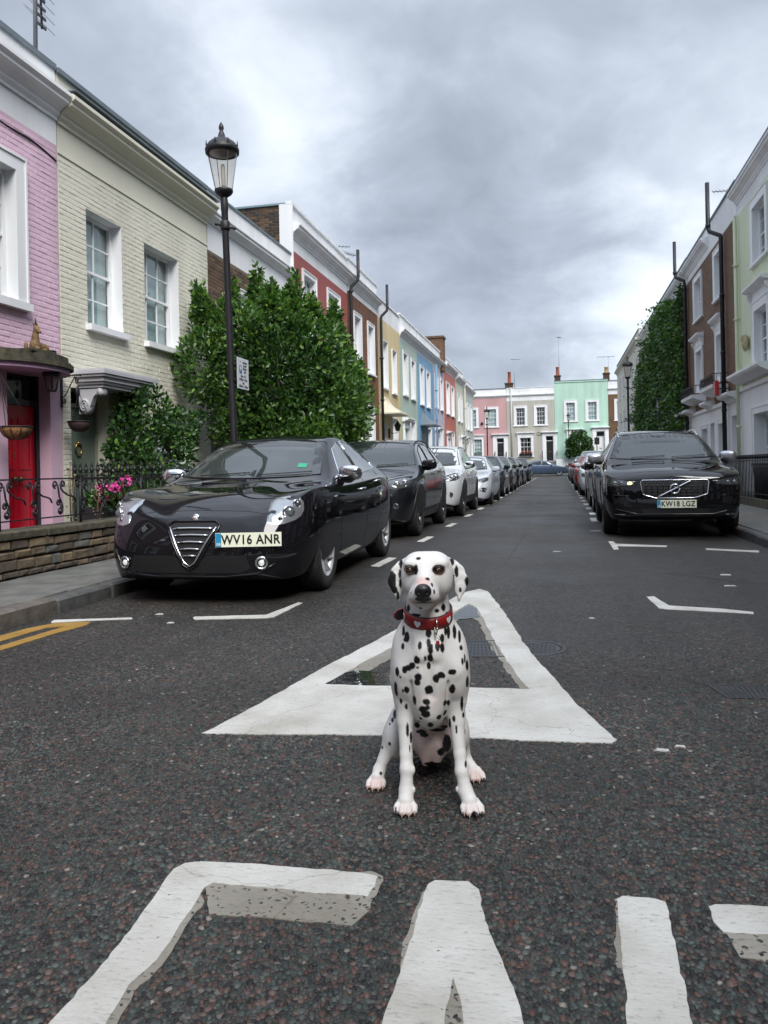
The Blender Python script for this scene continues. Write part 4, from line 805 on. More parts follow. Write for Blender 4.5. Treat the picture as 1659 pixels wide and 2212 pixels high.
# ---- right terrace ------------------------------------------------
M_PGRN = painted('pale_yellow_green_paint', (.60, .66, .46)); M_GFW = mat('white_rusticated_stucco', (.78, .79, .80), .6, var=.07, scale=1, streak=True)
h = House('pale yellow green three storey house with white ground floor, right edge', 'R', 17.0, 26.2, 9.70, M_PGRN)
def rw(h, a, c, z0, z1, **k): return h.window(h.U(c), h.U(a), z0, z1, **k)
rw(h, 22.4, 24.3, 6.62, 8.45, sw=.26, rec=.16, cols=2, rows=2, fine=True, surround_d=.06); rw(h, 22.4, 24.3, 3.68, 5.55, sw=.26, rec=.16, cols=2, rows=2, surround_d=.06, hood=dict(gap=.25, w=.15, d=.28))
rw(h, 18.2, 20.0, 6.62, 8.45, sw=.26, rec=.16, cols=2, rows=2, surround_d=.06); rw(h, 18.2, 20.0, 3.68, 5.55, sw=.26, rec=.16, cols=2, rows=2, surround_d=.06, hood=dict(gap=.25, w=.15, d=.28))
rw(h, 22.6, 24.6, .5, 2.62, sw=.2, rec=.3, cols=2, rows=2, sill=.05, surround_d=.03)
h.finish([(0, 3.2, M_GFW), (3.2, 8.62, M_PGRN), (8.62, 9.7, M_WHITE2)]); h.cornice(9.0, CORN)
b = MB(); b.box(0, h.w, -.05, .2, 9.7, 9.76); b.build('coping', M_LEAD, h.e)
h.cornice(3.18, [(.04, 0), (.07, .03), (.07, .12), (.03, .14)], name='string_course')
b = MB(); a, c = h.U(26.25), h.U(22.2); b.prism([(0, -.02), (.0, -.22), (.15, -.2), (.42, -.06), (.46, 0), (.46, .06), (0, .06)], lambda d, z, u: (u, -d, 3.60 + z), .35, h.U(22.0)); b.build('balcony_slab', M_WHITE, h.e)
b = MB(); u = h.U(24.9); b.ball((u, -.10, 4.55), .17, .10, .26); b.ball((u, -.17, 4.68), .09, .07, .11); b.build('carved_head', mat('stone_head', (.42, .36, .22), .8, var=.2), h.e)
for lb, side in (('three storey brown brick house with hooded windows and small balconies, behind the black soil pipes', 0),):
    h = House(lb, 'R', 26.22, 35.75, 9.76, M_BRICKF); hb = h
    for a, c in ((28.2, 29.85), (32.2, 34.1)):
        rw(h, a, c, 6.74, 8.5, sw=.2, rec=.16, cols=2, rows=2, surround_d=.05)
        rw(h, a + .1, c - .1, 3.84, 5.68, sw=.2, rec=.16, cols=2, rows=2, surround_d=.05, hood=dict(gap=.22, w=.14, d=.26), sill=0)
    rw(h, 28.2, 29.7, .6, 2.55, sw=.14, rec=.3, cols=2, rows=2); rw(h, 31.6, 33.0, .6, 2.5, sw=.14, rec=.3, cols=2, rows=2)
    h.door(h.U(27.5), h.U(26.5), .2, 2.55, M_WHITE, rec=.45, surround=False); h.door(h.U(31.2), h.U(30.4), .2, 2.5, M_WHITE, rec=.45, surround=False)
    h.finish([(0, 3.1, M_GFW), (3.1, 8.72, M_BRICKF), (8.72, 9.76, M_WHITE2)])
    h.cornice(9.0, CORN, u0=h.U(35.7), u1=h.U(30.9)); b = MB(); b.box(0, h.w, -.05, .2, 9.76, 9.82); b.build('coping', M_LEAD, h.e)
    h.cornice(2.95, [(.04, 0), (.08, .04), (.08, .14), (.03, .17)], name='string_course')
    for a, c in ((26.3, 28.0), (30.2, 31.4), (34.3, 35.6)):
        h.cornice(3.0, [(.0, 0), (.12, .02), (.16, .08), (.32, .14), (.36, .2), (.36, .26), (0, .30)], name='door_hood', u0=h.U(c), u1=h.U(a))
    for a, c in ((27.9, 30.3), (31.9, 34.6)):
        u0, u1 = h.U(c), h.U(a); b = MB(); b.prism([(0, -.2), (.2, -.17), (.5, -.05), (.52, .06), (0, .06)], lambda d, z, u: (u, -d, 3.6 + z), u0, u1); bs = b.build('balcony', M_WHITE, h.e)
        b = MB(); r = .014
        for zz in (3.70, 4.02): b.tube([(u0 + .04, 0, zz), (u0 + .04, -.48, zz), (u1 - .04, -.48, zz), (u1 - .04, 0, zz)], r, 6)
        n = 9
        for i in range(n):
            u = u0 + .12 + (u1 - u0 - .24) * i / (n - 1); b.tube([(u + .10 * math.cos(t), -.48, 3.86 + .13 * math.sin(t)) for t in [6.283 * j / 10 for j in range(11)]], .014, 5)
        for i in range(3): b.tube([(u0 + .04, -.08 - .14 * i, 3.66), (u0 + .04, -.08 - .14 * i, 4.02)], .012, 5); b.tube([(u1 - .04, -.08 - .14 * i, 3.66), (u1 - .04, -.08 - .14 * i, 4.02)], .012, 5)
        b.build('balcony_rail', M_IRON, bs)
t = thing('estate_board', 'bright red board fixed beside the first floor balcony on the brown brick house', 'board', (FR - .42, 27.65, 3.4), R_(-6)); b = MB(); b.box(-.06, .06, -.30, .30, -.15, .32); b.build('panel', mat('red_board', (.42, .015, .02), .4, var=.05), t); b = MB(); b.box(.06, .45, -.02, .02, .05, .09); b.build('bracket', M_IRON, t)
h = House('three storey house clad in green creeper, right terrace', 'R', 35.78, 56.5, 9.8, M_BRICKF)
for k in range(5):
    y = 37.4 + k * 4.0
    rw(h, y, y + 1.5, 6.74, 8.5, sw=.2, rec=.16, cols=2, rows=2); rw(h, y, y + 1.5, 3.8, 5.7, sw=.2, rec=.16, cols=2, rows=2); rw(h, y, y + 1.4, .6, 2.5, sw=.14, rec=.3, cols=2, rows=2)
h.finish([(0, 3.1, M_GFW), (3.1, 8.72, M_BRICKF), (8.72, 9.8, M_WHITE2)]); h.cornice(9.0, CORN); b = MB(); b.box(0, h.w, -.05, .2, 9.8, 9.86); b.build('coping', M_LEAD, h.e)
h.cornice(3.0, [(.0, 0), (.12, .02), (.16, .08), (.32, .14), (.36, .2), (.36, .26), (0, .30)], name='door_hood', u0=h.U(38.0), u1=h.U(36.0))
M_IVRY = painted('ivory_stucco', (.58, .56, .47))
h = House('ivory stucco house at the far end of the right terrace', 'R', 56.55, 77.5, 10.3, M_IVRY)
for k in range(5):
    y = 57.6 + k * 3.9
    rw(h, y, y + 1.4, 6.9, 8.7, sw=.16, rec=.16, cols=2, rows=2); rw(h, y, y + 1.4, 3.9, 5.8, sw=.16, rec=.16, cols=2, rows=2); rw(h, y, y + 1.3, .7, 2.6, sw=.14, rec=.3, cols=2, rows=2)
h.finish([(0, 10.3, M_IVRY)]); h.cornice(9.4, CORN, M_IVRY); b = MB(); b.box(0, h.w, -.05, .2, 10.3, 10.36); b.build('coping', M_LEAD, h.e)
downpipe('black cast iron soil pipe in front of the brown brick house, with kinked top', FR, 28.0, .1, 8.55, M_IRON, .62, 'R', None)
def soilpipe(lb, Y, ztop, extra, off):
    t = thing('drainpipe', lb, 'drainpipe', (FR - off, Y, .1), 0, 'drainpipes on the terrace fronts'); h_ = ztop - .1
    b = MB(); b.tube([(0, 0, 0), (0, 0, h_), (-.02, .0, h_ + .12), (-.30, .25, h_ + .34), (-.34, .3, h_ + .5), (-.34, .3, h_ + extra)], .072, 10); b.build('pipe', M_IRON, t)
    z = .8
    while z < h_: b = MB(); b.lathe([(.06, -.06), (.085, -.055), (.085, .03), (.06, .04)], (0, 0, z), 12); b.build('collar', M_IRON, t); z += 1.9
    b = MB(); b.lathe([(.06, -.06), (.085, -.055), (.085, .06), (.06, .07)], (-.34, .3, h_ + .55), 12); b.build('collar', M_IRON, t); return t
for o_ in [o for o in bpy.data.objects if o.get('label', '').startswith('black cast iron soil pipe in front of the brown brick')]:
    for c_ in list(o_.children): bpy.data.objects.remove(c_)
    bpy.data.objects.remove(o_)
soilpipe('black soil pipe with kinked top standing before the first balcony of the brown brick house', 27.9, 8.45, 2.0, .14)
soilpipe('black soil pipe with kinked top at the creeper edge of the brown brick house', 35.6, 8.7, 1.9, .14)
downpipe('pale yellow green drainpipe at the corner of the yellow green house', FR, 26.0, .1, 8.6, M_PGRN, .1, 'R')
# TV aerials
def aerial(label, X, Y, z, hgt, boom=1.2, n=12, az=0.4, r=.018, tilt=0, ang=0):
    t = thing('tv_aerial', label, 'tv aerial', (X, Y, z)); b = MB(); b.tube([(0, 0, 0), (0, 0, hgt)], r, 6); b.build('mast', mat('galvanised_mast', (.32, .33, .34), .5, .3, var=.1), t)
    b = MB(); d = Vector((math.cos(az), math.sin(az), tilt)).normalized(); p = Vector((0, 0, hgt - .08)); q = d.cross(Vector((0, 0, 1))).normalized()
    b.tube([p - d * boom * .35, p + d * boom * .65], r * .8, 5)
    for i in range(n):
        c = p + d * boom * (-.3 + .93 * i / (n - 1)); L = .16 + .1 * (1 - i / n); b.tube([c - q * L, c + q * L], r * .45, 4)
    b.build('elements', M_LEAD, t); return t
t = thing('tv_aerial', 'tall galvanised mast with a many-barred aerial above the cream cottage', 'tv aerial', (FL - .25, 9.85, 6.8))
b = MB(); b.tube([(0, 0, 0), (.03, .03, 3.2)], .03, 8); b.build('mast', mat('galvanised_mast', (.32, .33, .34), .5, .3, var=.1), t)
b = MB(); b.tube([(.10, .02, .60), (.04, .02, 3.0)], .016, 6)
for i in range(18):
    z = .64 + i * .13; x = .10 - .06 * (z - .6) / 2.4
    b.box(x - .01, x + .01, -.075, .115, z - .02, z + .02); 
b.build('director_stack', mat('dark_aerial', (.07, .08, .09), .5, .4, var=.1), t)
b = MB()
for i in range(15):
    z = .7 + i * .15; x = .09; b.tube([(x, -.33, z + .03), (x, .33, z - .03)], .0045, 4); b.tube([(x - .03, -.33, z + .07), (x, -.1, z + .05)], .0035, 4)
b.build('elements', mat('galvanised_mast', (.32, .33, .34), .5, .3), t)
aerial('small aerial on the parapet above the brown house of the left terrace', FL - .8, 28.2, 8.2, 1.0, 1.0, 8, 1.0); aerial('second small aerial above the brown house of the left terrace', FL - .8, 27.0, 8.2, .9, .9, 8, .4)
aerial('dark aerial behind the nearer soil pipe on the right terrace', FR + .7, 29.9, 9.8, .95, 1.1, 9, 2.7, .02, .15)

# ---- end terrace ---------------------------------------------------
M_EPNK = painted('dusty_pink_paint', (.50, .30, .30), scale=.8); M_EGRY = painted('warm_grey_paint', (.42, .41, .36)); M_MINT = painted('mint_green_paint', (.42, .62, .51))
M_EBR = brickmat('ochre_brick_far', (.19, .10, .05), (.13, .07, .036), (.16, .12, .08))
E_GND = 1.45
def ewin(h, a, c, z0, z1, **k):
    kk = dict(sw=.26, rec=.14, cols=3, rows=2, fine=False, surround_d=.06, sill=.10); kk.update(k); return h.window(h.U(a), h.U(c), z0, z1, **kk)
h = House('dusty pink end house with black door and round lampless front', 'E', -14.0, -5.58, 9.66, M_EPNK); h.e['label'] = 'dusty pink house with black front door at the end of the street'
ewin(h, -7.95, -6.45, 5.5, 7.72); ewin(h, -10.15, -8.67, 5.5, 7.7); ewin(h, -9.45, -8.15, 2.2, 4.35, hood=dict(gap=.12, w=.12, d=.22), sw=.2)
h.door(h.U(-6.72), h.U(-5.92), 1.6, 4.2, M_BLACK, sw=.42, rec=.2, label='black panelled door with brass letter plate')
h.finish([(0, 8.7, M_EPNK), (8.7, 9.66, M_WHITE2)]); h.cornice(8.75, CORN_S); b = MB(); b.box(0, h.w, -.05, .2, 9.66, 9.74); b.build('coping', M_LEAD, h.e)
b = MB(); b.lathe([(0, -.16), (.12, -.14), (.16, -.08), (.16, 0)], (h.U(-8.3), 0, 5.9), 12, ax='y'); b.build('alarm_box', M_BLACK, h.e)
h = House('warm grey house with black front door in the middle of the end row', 'E', -5.56, -.40, 9.68, M_EGRY)
ewin(h, -4.80, -3.32, 5.55, 7.72, blind=False); ewin(h, -2.60, -1.14, 5.55, 7.75, blind=False); ewin(h, -4.42, -2.70, 2.15, 4.45, blind=False, hood=dict(gap=.14, w=.15, d=.24), cols=3)
h.door(h.U(-1.38), h.U(-.57), 1.6, 4.3, M_BLACK, sw=.38, rec=.2, label='black panelled door with brass letter plate')
h.finish([(0, 8.27, M_EGRY), (8.27, 9.68, M_WHITE2)]); h.cornice(8.75, CORN_S); b = MB(); b.box(0, h.w, -.05, .2, 9.68, 9.74); b.build('coping', M_WHITE, h.e)
b = MB(); u = h.U(-2.15); b.tube([(u + .17 * math.cos(a), -.03, 4.62 + .17 * math.sin(a)) for a in [6.283 * i / 14 for i in range(15)]], .04, 6); b.build('roundel', M_EGRY, h.e)
h = House('mint green taller house with white door in the end row', 'E', -.38, 5.27, 10.22, M_MINT)
ewin(h, .60, 2.05, 5.85, 8.12); ewin(h, 2.88, 4.33, 5.87, 8.12); ewin(h, .9, 2.5, 2.2, 4.7, hood=dict(gap=.12, w=.15, d=.22))
h.door(h.U(3.98), h.U(4.85), 1.75, 4.65, M_WHITE, sw=.42, rec=.2, label='white panelled door')
h.finish([(0, 10.22, M_MINT)], reveal=M_WHITE); b = MB(); b.box(-.02, h.w, -.06, .2, 10.22, 10.30); b.build('coping', M_LEAD, h.e)
b = MB(); b.box(0, h.w, -.07, 0, 10.08, 10.2); b.build('cornice', M_MINT, h.e)
h = House('ochre brown brick house at the right of the end row', 'E', 5.29, 11.5, 10.05, M_EBR)
ewin(h, 5.9, 7.35, 5.82, 8.1, blind=False); ewin(h, 8.6, 10.1, 5.82, 8.1, blind=False); ewin(h, 6.3, 7.8, 2.2, 4.75, hood=dict(gap=.12, w=.15, d=.22))
h.finish([(0, 8.6, M_EBR), (8.6, 10.05, M_WHITE2)]); h.cornice(9.05, CORN_S); b = MB(); b.box(0, h.w, -.05, .2, 10.05, 10.12); b.build('coping', M_LEAD, h.e)
downpipe('pale downpipe on the warm grey end house near the pink one', 0, 0, 0, 1, M_EGRY) if False else None
t = thing('drainpipe', 'pale grey drainpipe down the front of the warm grey end house', 'drainpipe', (-5.05, FE - .12, E_GND), 0, 'drainpipes on the terrace fronts'); b = MB(); b.tube([(0, 0, 0), (0, 0, 8.3)], .07, 8); b.build('pipe', mat('pale_pipe', (.50, .50, .47), .5, var=.05), t)
chimney('brick chimney with one tall terracotta pot between the pink and grey end houses', -5.3, FE + 1.0, 9.3, .85, .8, .95, [(.05, 1.25, .19, M_TERRA)], m=B2)
chimney('brick chimney with one terracotta pot beside the mint end house', .0, FE + 1.0, 9.7, .65, .8, 1.15, [(0, .95, .17, M_TERRA)], m=B2)
chimney('brick chimney with a square buff pot at the right of the mint end house', 5.2, FE + 1.0, 9.6, .65, .8, 1.3, [(0, .65, .22, M_BUFF)], m=B2)
aerial('thin aerial above the pink end house chimney', -4.7, FE + 1.2, 9.5, 3.6, 1.1, 7, .3, .03); aerial('very tall thin mast above the mint end house chimney', .2, FE + 1.2, 9.7, 5.6, .9, 5, 1.2, .03); aerial('aerial with a long boom at the right of the mint end house', 5.45, FE + 1.2, 9.8, 3.1, 1.9, 4, 3.2, .03)
# raised front terrace with steps, railings
tb = MB(); tb.box(-14, 11.5, 86.9, FE, 0, E_GND); struct(tb.build('raised_terrace', M_FLAG))
t = thing('low_wall', 'low white painted front wall with railings before the mint end house', 'wall', (2.0, 86.8, 0)); b = MB(); b.box(-2.3, 3.2, -.1, .09, 0, 1.75); b.build('wall', M_WHITE, t)
for i in range(26): b = MB(); b.box(-2.2 + i * .21, -2.17 + i * .21, -.02, .01, 1.75, 2.15); b.build('baluster', M_IRON if False else M_WHITE, t)
for xx, lb in ((-6.9, 'black handrail left of the pink house door'), (-5.65, 'black handrail right of the pink house door'), (-1.75, 'black handrail left of the grey house door'), (-.2, 'black handrail right of the grey house door')):
    b = MB(); b.tube([(0, 0, 0), (0, 0, 1.15), (.02, .8, 1.25)], .035, 6); b.tube([(0, .8, 0), (0, .8, 1.2)], .03, 6); o = b.build('handrail', M_IRON, None, (xx, 86.95, E_GND)); tag(o, lb, 'handrail', 'handrails by the end row doors')

# ---- window box flowers and small items at the end row
def leafcloud(rng, centers, n, size, squash=1.0):
    """leaf quads spread through ellipsoid clumps; returns verts, faces, colour weights"""
    vs = []; fs = []; cs = []
    C_ = np.array([c[:3] for c in centers]); R = np.array([c[3:6] if len(c) > 4 else (c[3],) * 3 for c in centers]); wgt = (R[:, 0] * R[:, 1] * R[:, 2]) ** .6; wgt /= wgt.sum()
    k = rng.choice(len(centers), n, p=wgt); d = rng.normal(size=(n, 3)); d /= np.linalg.norm(d, axis=1)[:, None]
    rad = rng.uniform(.25, 1, n) ** .45; P = C_[k] + d * R[k] * rad[:, None]
    return P, d
def leaves_mesh(name, P, D, size, mats, rng, aspect=2.2, droop=.2, up=.35, clump=1, mats_p=None):
    n = len(P); ax = D * .8 + rng.normal(size=(n, 3)) * .55; ax[:, 2] += up - droop; ax /= np.linalg.norm(ax, axis=1)[:, None]
    side = np.cross(ax, rng.normal(size=(n, 3))); side /= np.linalg.norm(side, axis=1)[:, None] + 1e-9; nr = np.cross(ax, side)
    s = size * rng.uniform(.6, 1.25, n)[:, None]; w = s / aspect
    p0 = P; p1 = P + ax * s * .35 + side * w * .5 + nr * s * .06; p2 = P + ax * s * .8 + side * w * .38 + nr * s * .02; p3 = P + ax * s; p4 = P + ax * s * .8 - side * w * .38 + nr * s * .02; p5 = P + ax * s * .35 - side * w * .5 + nr * s * .06; pc = P + ax * s * .5 - nr * s * .04
    v = np.stack([p0, p1, p2, p3, p4, p5, pc], 1).reshape(-1, 3)
    me = bpy.data.meshes.new(name); o_ = np.arange(n)[:, None] * 7
    f = np.array([0, 1, 6, 1, 2, 6, 2, 3, 6, 3, 4, 6, 4, 5, 6, 5, 0, 6]); loops = (o_ + f[None]).ravel()
    me.vertices.add(len(v)); me.vertices.foreach_set('co', v.astype(np.float32).ravel()); me.loops.add(len(loops)); me.loops.foreach_set('vertex_index', loops.astype(np.int32))
    nf = n * 6; me.polygons.add(nf); me.polygons.foreach_set('loop_start', (np.arange(nf) * 3).astype(np.int32)); me.polygons.foreach_set('loop_total', np.full(nf, 3, np.int32))
    for m in mats: me.materials.append(m)
    mi = rng.choice(len(mats), n, p=mats_p); me.polygons.foreach_set('material_index', np.repeat(mi, 6).astype(np.int32)); me.update(calc_edges=True); me.validate(); return me
def leafmat(name, col, rough=.4, trans=.25):
    if name in MATS: return MATS[name]
    m = bpy.data.materials.new(name); m.use_nodes = True; t = m.node_tree; b = t.nodes['Principled BSDF']; b.inputs['Base Color'].default_value = (*col, 1); b.inputs['Roughness'].default_value = rough
    tr = t.nodes.new('ShaderNodeBsdfTranslucent'); tr.inputs[0].default_value = (col[0] * 1.6, col[1] * 1.8, col[2] * .8, 1); mx = t.nodes.new('ShaderNodeMixShader'); mx.inputs[0].default_value = trans; o = t.nodes['Material Output']
    g = t.nodes.new('ShaderNodeNewGeometry'); hs = t.nodes.new('ShaderNodeHueSaturation'); mr = t.nodes.new('ShaderNodeMapRange'); mr.inputs[3].default_value = .7; mr.inputs[4].default_value = 1.35; hs.inputs['Color'].default_value = (*col, 1)
    t.links.new(g.outputs['Random Per Island'], mr.inputs[0]); t.links.new(mr.outputs[0], hs.inputs['Value']); t.links.new(hs.outputs[0], b.inputs['Base Color'])
    t.links.new(b.outputs[0], mx.inputs[1]); t.links.new(tr.outputs[0], mx.inputs[2]); t.links.new(mx.outputs[0], o.inputs[0]); MATS[name] = m; return m
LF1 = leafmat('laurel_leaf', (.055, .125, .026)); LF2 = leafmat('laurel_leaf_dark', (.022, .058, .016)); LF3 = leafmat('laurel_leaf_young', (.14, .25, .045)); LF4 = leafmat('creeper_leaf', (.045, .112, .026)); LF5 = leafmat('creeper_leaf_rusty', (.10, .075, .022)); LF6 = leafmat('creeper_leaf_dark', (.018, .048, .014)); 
M_BARK = mat('bark', (.055, .042, .03), .9, var=.4, scale=15, bump=.005, bscale=50); M_PETALP = mat('pink_petal', (.62, .06, .30), .6, var=.15, scale=30); M_PETALR = mat('red_petal', (.45, .02, .02), .6, var=.15)
def plant(name, label, cat, loc, clumps, n, size, mats, p, seed, stems=None, group=None, aspect=2.2, up=.35, core=None):
    t = thing(name, label, cat, loc, 0, group); rng = np.random.default_rng(seed); P, D = leafcloud(rng, clumps, n, size)
    obj('foliage', leaves_mesh('foliage', P, D, size, mats, rng, aspect=aspect, up=up, mats_p=p), t)
    if stems:
        b = MB(); [b.tube(s_[0], s_[1], 6) for s_ in stems]; b.build('stem', M_BARK, t)
    return t
def window_box(label, X, Y, z, w, m, flowers, seed, rot=0):
    t = thing('window_box', label, 'window box', (X, Y, z), rot); b = MB(); b.prism([(-.13, 0), (.13, 0), (.16, .24), (-.16, .24)], lambda a, c, d: (d, a, c), -w / 2, w / 2); b.build('trough', m, t)
    rng = np.random.default_rng(seed); P, D = leafcloud(rng, [(0, 0, .3, w / 2, .18, .16)], 260, .09); obj('foliage', leaves_mesh('foliage', P, D, .09, [LF4, LF6], rng, mats_p=[.5, .5]), t)
    if flowers: P, D = leafcloud(rng, [(0, -.06, .40, w / 2, .16, .14)], 140, .06); obj('flowers', leaves_mesh('flowers', P, D, .07, [flowers], rng, aspect=1.1), t)
window_box('dark window box of red flowers on the grey end house sill', -3.55, FE - .2, 2.18, 1.4, M_BLACK, M_PETALR, 5); window_box('grey window box with green plants on the pink end house sill', -8.8, FE - .2, 2.25, .9, M_LEAD, None, 6)
# small street tree
rng = np.random.default_rng(11)
cl = [(0, 0, 3.3, .9, .8, 1.0), (-.75, .1, 2.9, .6, .6, .7), (.8, 0, 2.8, .65, .6, .8), (-.3, 0, 4.1, .6, .6, .65), (.35, .1, 4.2, .5, .5, .6), (.9, 0, 3.5, .5, .5, .5), (-.95, 0, 3.5, .4, .4, .45), (0, -.2, 2.3, .9, .6, .5), (1.15, 0, 2.5, .4, .4, .35), (-1.1, 0, 2.3, .35, .35, .4)]
t = thing('street_tree', 'small round dark green tree in front of the mint end house', 'tree', (2.1, 86.3, .0)); P, D = leafcloud(rng, cl, 5200, .16); obj('crown', leaves_mesh('crown', P, D, .2, [LF4, LF6, LF3], rng, aspect=1.8, mats_p=[.5, .42, .08]), t)
b = MB(); b.tube([(0, 0, 0), (.02, 0, 1.2), (-.03, 0, 2.2), (0, 0, 3.2)], [.1, .08, .06, .03], 8)
for x, z in ((-.7, 3.0), (.7, 2.9), (.3, 3.9)): b.tube([(0, 0, 1.9), (x * .5, 0, 2.3), (x, 0, z)], [.05, .035, .015], 6)
b.build('trunk', M_BARK, t)
# road sign seen from behind
t = thing('road_sign', 'back of a dark rectangular road sign on a thin post before the mint house', 'road sign', (3.95, 82.5 + 3.9, 0)); b = MB(); b.tube([(0, 0, 0), (0, 0, 4.1)], .05, 8); b.build('post', M_IRON, t); b = MB(); b.box(-.26, .26, -.05, -.02, 3.2, 3.95); b.lathe([(.0, 0), (.06, .03), (0, .12)], (0, 0, 4.1), 8); b.build('sign_plate', M_BLACK, t)
# ================================================================ STREET FURNITURE, GARDENS
def PX(u, v, X): d = ray(u, v); t = X / d.x; return (d.y * t, CAMH + d.z * t)
# ---- sdf mesher: organic shapes as one continuous surface
def sdf_mesh(name, prims, vox, pad=.03, smooth=True, noise_fn=None):
    """prims: ('cap',a,b,ra,rb,k) tapered capsule | ('ell',c,(rx,ry,rz),rot,k) ellipsoid | k = blend radius; 'cut' variants prefixed '-' """
    lo = np.array([1e9] * 3); hi = -lo
    for p in prims:
        if p[0][0] == '-': continue
        if 'cap' in p[0]: 
            for q, r in ((p[1], p[3]), (p[2], p[4])): lo = np.minimum(lo, np.array(q) - r); hi = np.maximum(hi, np.array(q) + r)
        else: R = max(p[2]); lo = np.minimum(lo, np.array(p[1]) - R); hi = np.maximum(hi, np.array(p[1]) + R)
    lo -= pad; hi += pad; n = np.ceil((hi - lo) / vox).astype(int) + 1
    F = np.full(tuple(n), .08, np.float32)
    ax = [lo[i] + np.arange(n[i]) * vox for i in range(3)]
    for p in prims:
        k = p[-1]; m = k * 1.2 + .02 + 2 * vox
        if 'cap' in p[0]: a = np.array(p[1], float); b_ = np.array(p[2], float); ra, rb = p[3], p[4]; l2 = np.minimum(a - ra, b_ - rb); h2 = np.maximum(a + ra, b_ + rb); 
        else: a = np.array(p[1], float); R = max(p[2]); l2, h2 = a - R, a + R
        l2 = l2 - m; h2 = h2 + m
        i0 = np.clip(np.floor((l2 - lo) / vox).astype(int), 0, n); i1 = np.clip(np.ceil((h2 - lo) / vox).astype(int) + 1, 0, n)
        if np.any(i1 <= i0): continue
        X, Y, Z = np.meshgrid(ax[0][i0[0]:i1[0]], ax[1][i0[1]:i1[1]], ax[2][i0[2]:i1[2]], indexing='ij')
        if 'cap' in p[0]:
            d = b_ - a; L2 = max((d * d).sum(), 1e-9); t = np.clip(((X - a[0]) * d[0] + (Y - a[1]) * d[1] + (Z - a[2]) * d[2]) / L2, 0, 1)
            D = np.sqrt((X - a[0] - d[0] * t) ** 2 + (Y - a[1] - d[1] * t) ** 2 + (Z - a[2] - d[2] * t) ** 2) - (ra + (rb - ra) * t)
        else:
            q = np.stack([X - a[0], Y - a[1], Z - a[2]], -1)
            if p[3] is not None: q = q @ np.array(Matrix(p[3]).to_3x3())     # columns are local axes
            r = np.array(p[2]); k0 = np.sqrt(((q / r) ** 2).sum(-1)); k1 = np.sqrt(((q / r ** 2) ** 2).sum(-1)) + 1e-9; D = k0 * (k0 - 1) / k1
        S = F[i0[0]:i1[0], i0[1]:i1[1], i0[2]:i1[2]]
        if p[0][0] == '-':
            h = np.clip(.5 - .5 * (S + D) / k, 0, 1); F[i0[0]:i1[0], i0[1]:i1[1], i0[2]:i1[2]] = S + (-D - S) * h + k * h * (1 - h)
        else:
            h = np.clip(.5 + .5 * (S - D) / k, 0, 1); F[i0[0]:i1[0], i0[1]:i1[1], i0[2]:i1[2]] = S + (D - S) * h - k * h * (1 - h)
    # naive surface nets
    s = F < 0; cells = np.zeros(tuple(n - 1), np.int8)
    for dx in (0, 1):
        for dy in (0, 1):
            for dz in (0, 1): cells += s[dx:n[0] - 1 + dx, dy:n[1] - 1 + dy, dz:n[2] - 1 + dz]
    act = (cells > 0) & (cells < 8); idx = np.full(tuple(n - 1), -1, np.int64); I = np.argwhere(act); idx[act] = np.arange(len(I))
    acc = np.zeros((len(I), 3)); cnt = np.zeros(len(I)); cor = [(a, b, c) for a in (0, 1) for b in (0, 1) for c in (0, 1)]
    vals = {c: F[I[:, 0] + c[0], I[:, 1] + c[1], I[:, 2] + c[2]] for c in cor}
    for c in cor:
        for k in range(3):
            if c[k] == 0:
                d = list(c); d[k] = 1; d = tuple(d); a, b_ = vals[c], vals[d]; m = (a < 0) != (b_ < 0); t = np.where(m, a / (a - b_ + 1e-12), 0)
                pt = np.zeros((len(I), 3)) + np.array(c); pt[:, k] = t; acc[m] += pt[m]; cnt[m] += 1
    V = (I + acc / np.maximum(cnt, 1)[:, None]) * vox + lo
    quads = []
    for k in range(3):
        u, v = [(1, 2), (2, 0), (0, 1)][k]
        A = [slice(0, n[0]), slice(0, n[1]), slice(0, n[2])]; sl0 = [slice(1, n[i] - 1) for i in range(3)]; sl0[k] = slice(0, n[k] - 1); sl1 = list(sl0); sl1[k] = slice(1, n[k])
        s0, s1 = s[tuple(sl0)], s[tuple(sl1)]; E_ = np.argwhere(s0 != s1)
        if not len(E_): continue
        inside = s0[tuple(E_.T)]; base = E_.copy()
        for i in range(3):
            if i != k: base[:, i] += 1
        def at(du, dv): q = base.copy(); q[:, u] -= du; q[:, v] -= dv; return idx[q[:, 0], q[:, 1], q[:, 2]]
        Q = np.stack([at(0, 0), at(1, 0), at(1, 1), at(0, 1)], 1); Q[~inside] = Q[~inside][:, ::-1]; quads.append(Q)
    Q = np.concatenate(quads); Q = Q[(Q >= 0).all(1)]
    me = bpy.data.meshes.new(name); me.vertices.add(len(V)); me.vertices.foreach_set('co', V.astype(np.float32).ravel()); me.loops.add(Q.size); me.loops.foreach_set('vertex_index', Q.astype(np.int32).ravel())
    me.polygons.add(len(Q)); me.polygons.foreach_set('loop_start', (np.arange(len(Q)) * 4).astype(np.int32)); me.polygons.foreach_set('loop_total', np.full(len(Q), 4, np.int32)); me.polygons.foreach_set('use_smooth', np.ones(len(Q), bool))
    me.update(calc_edges=True)
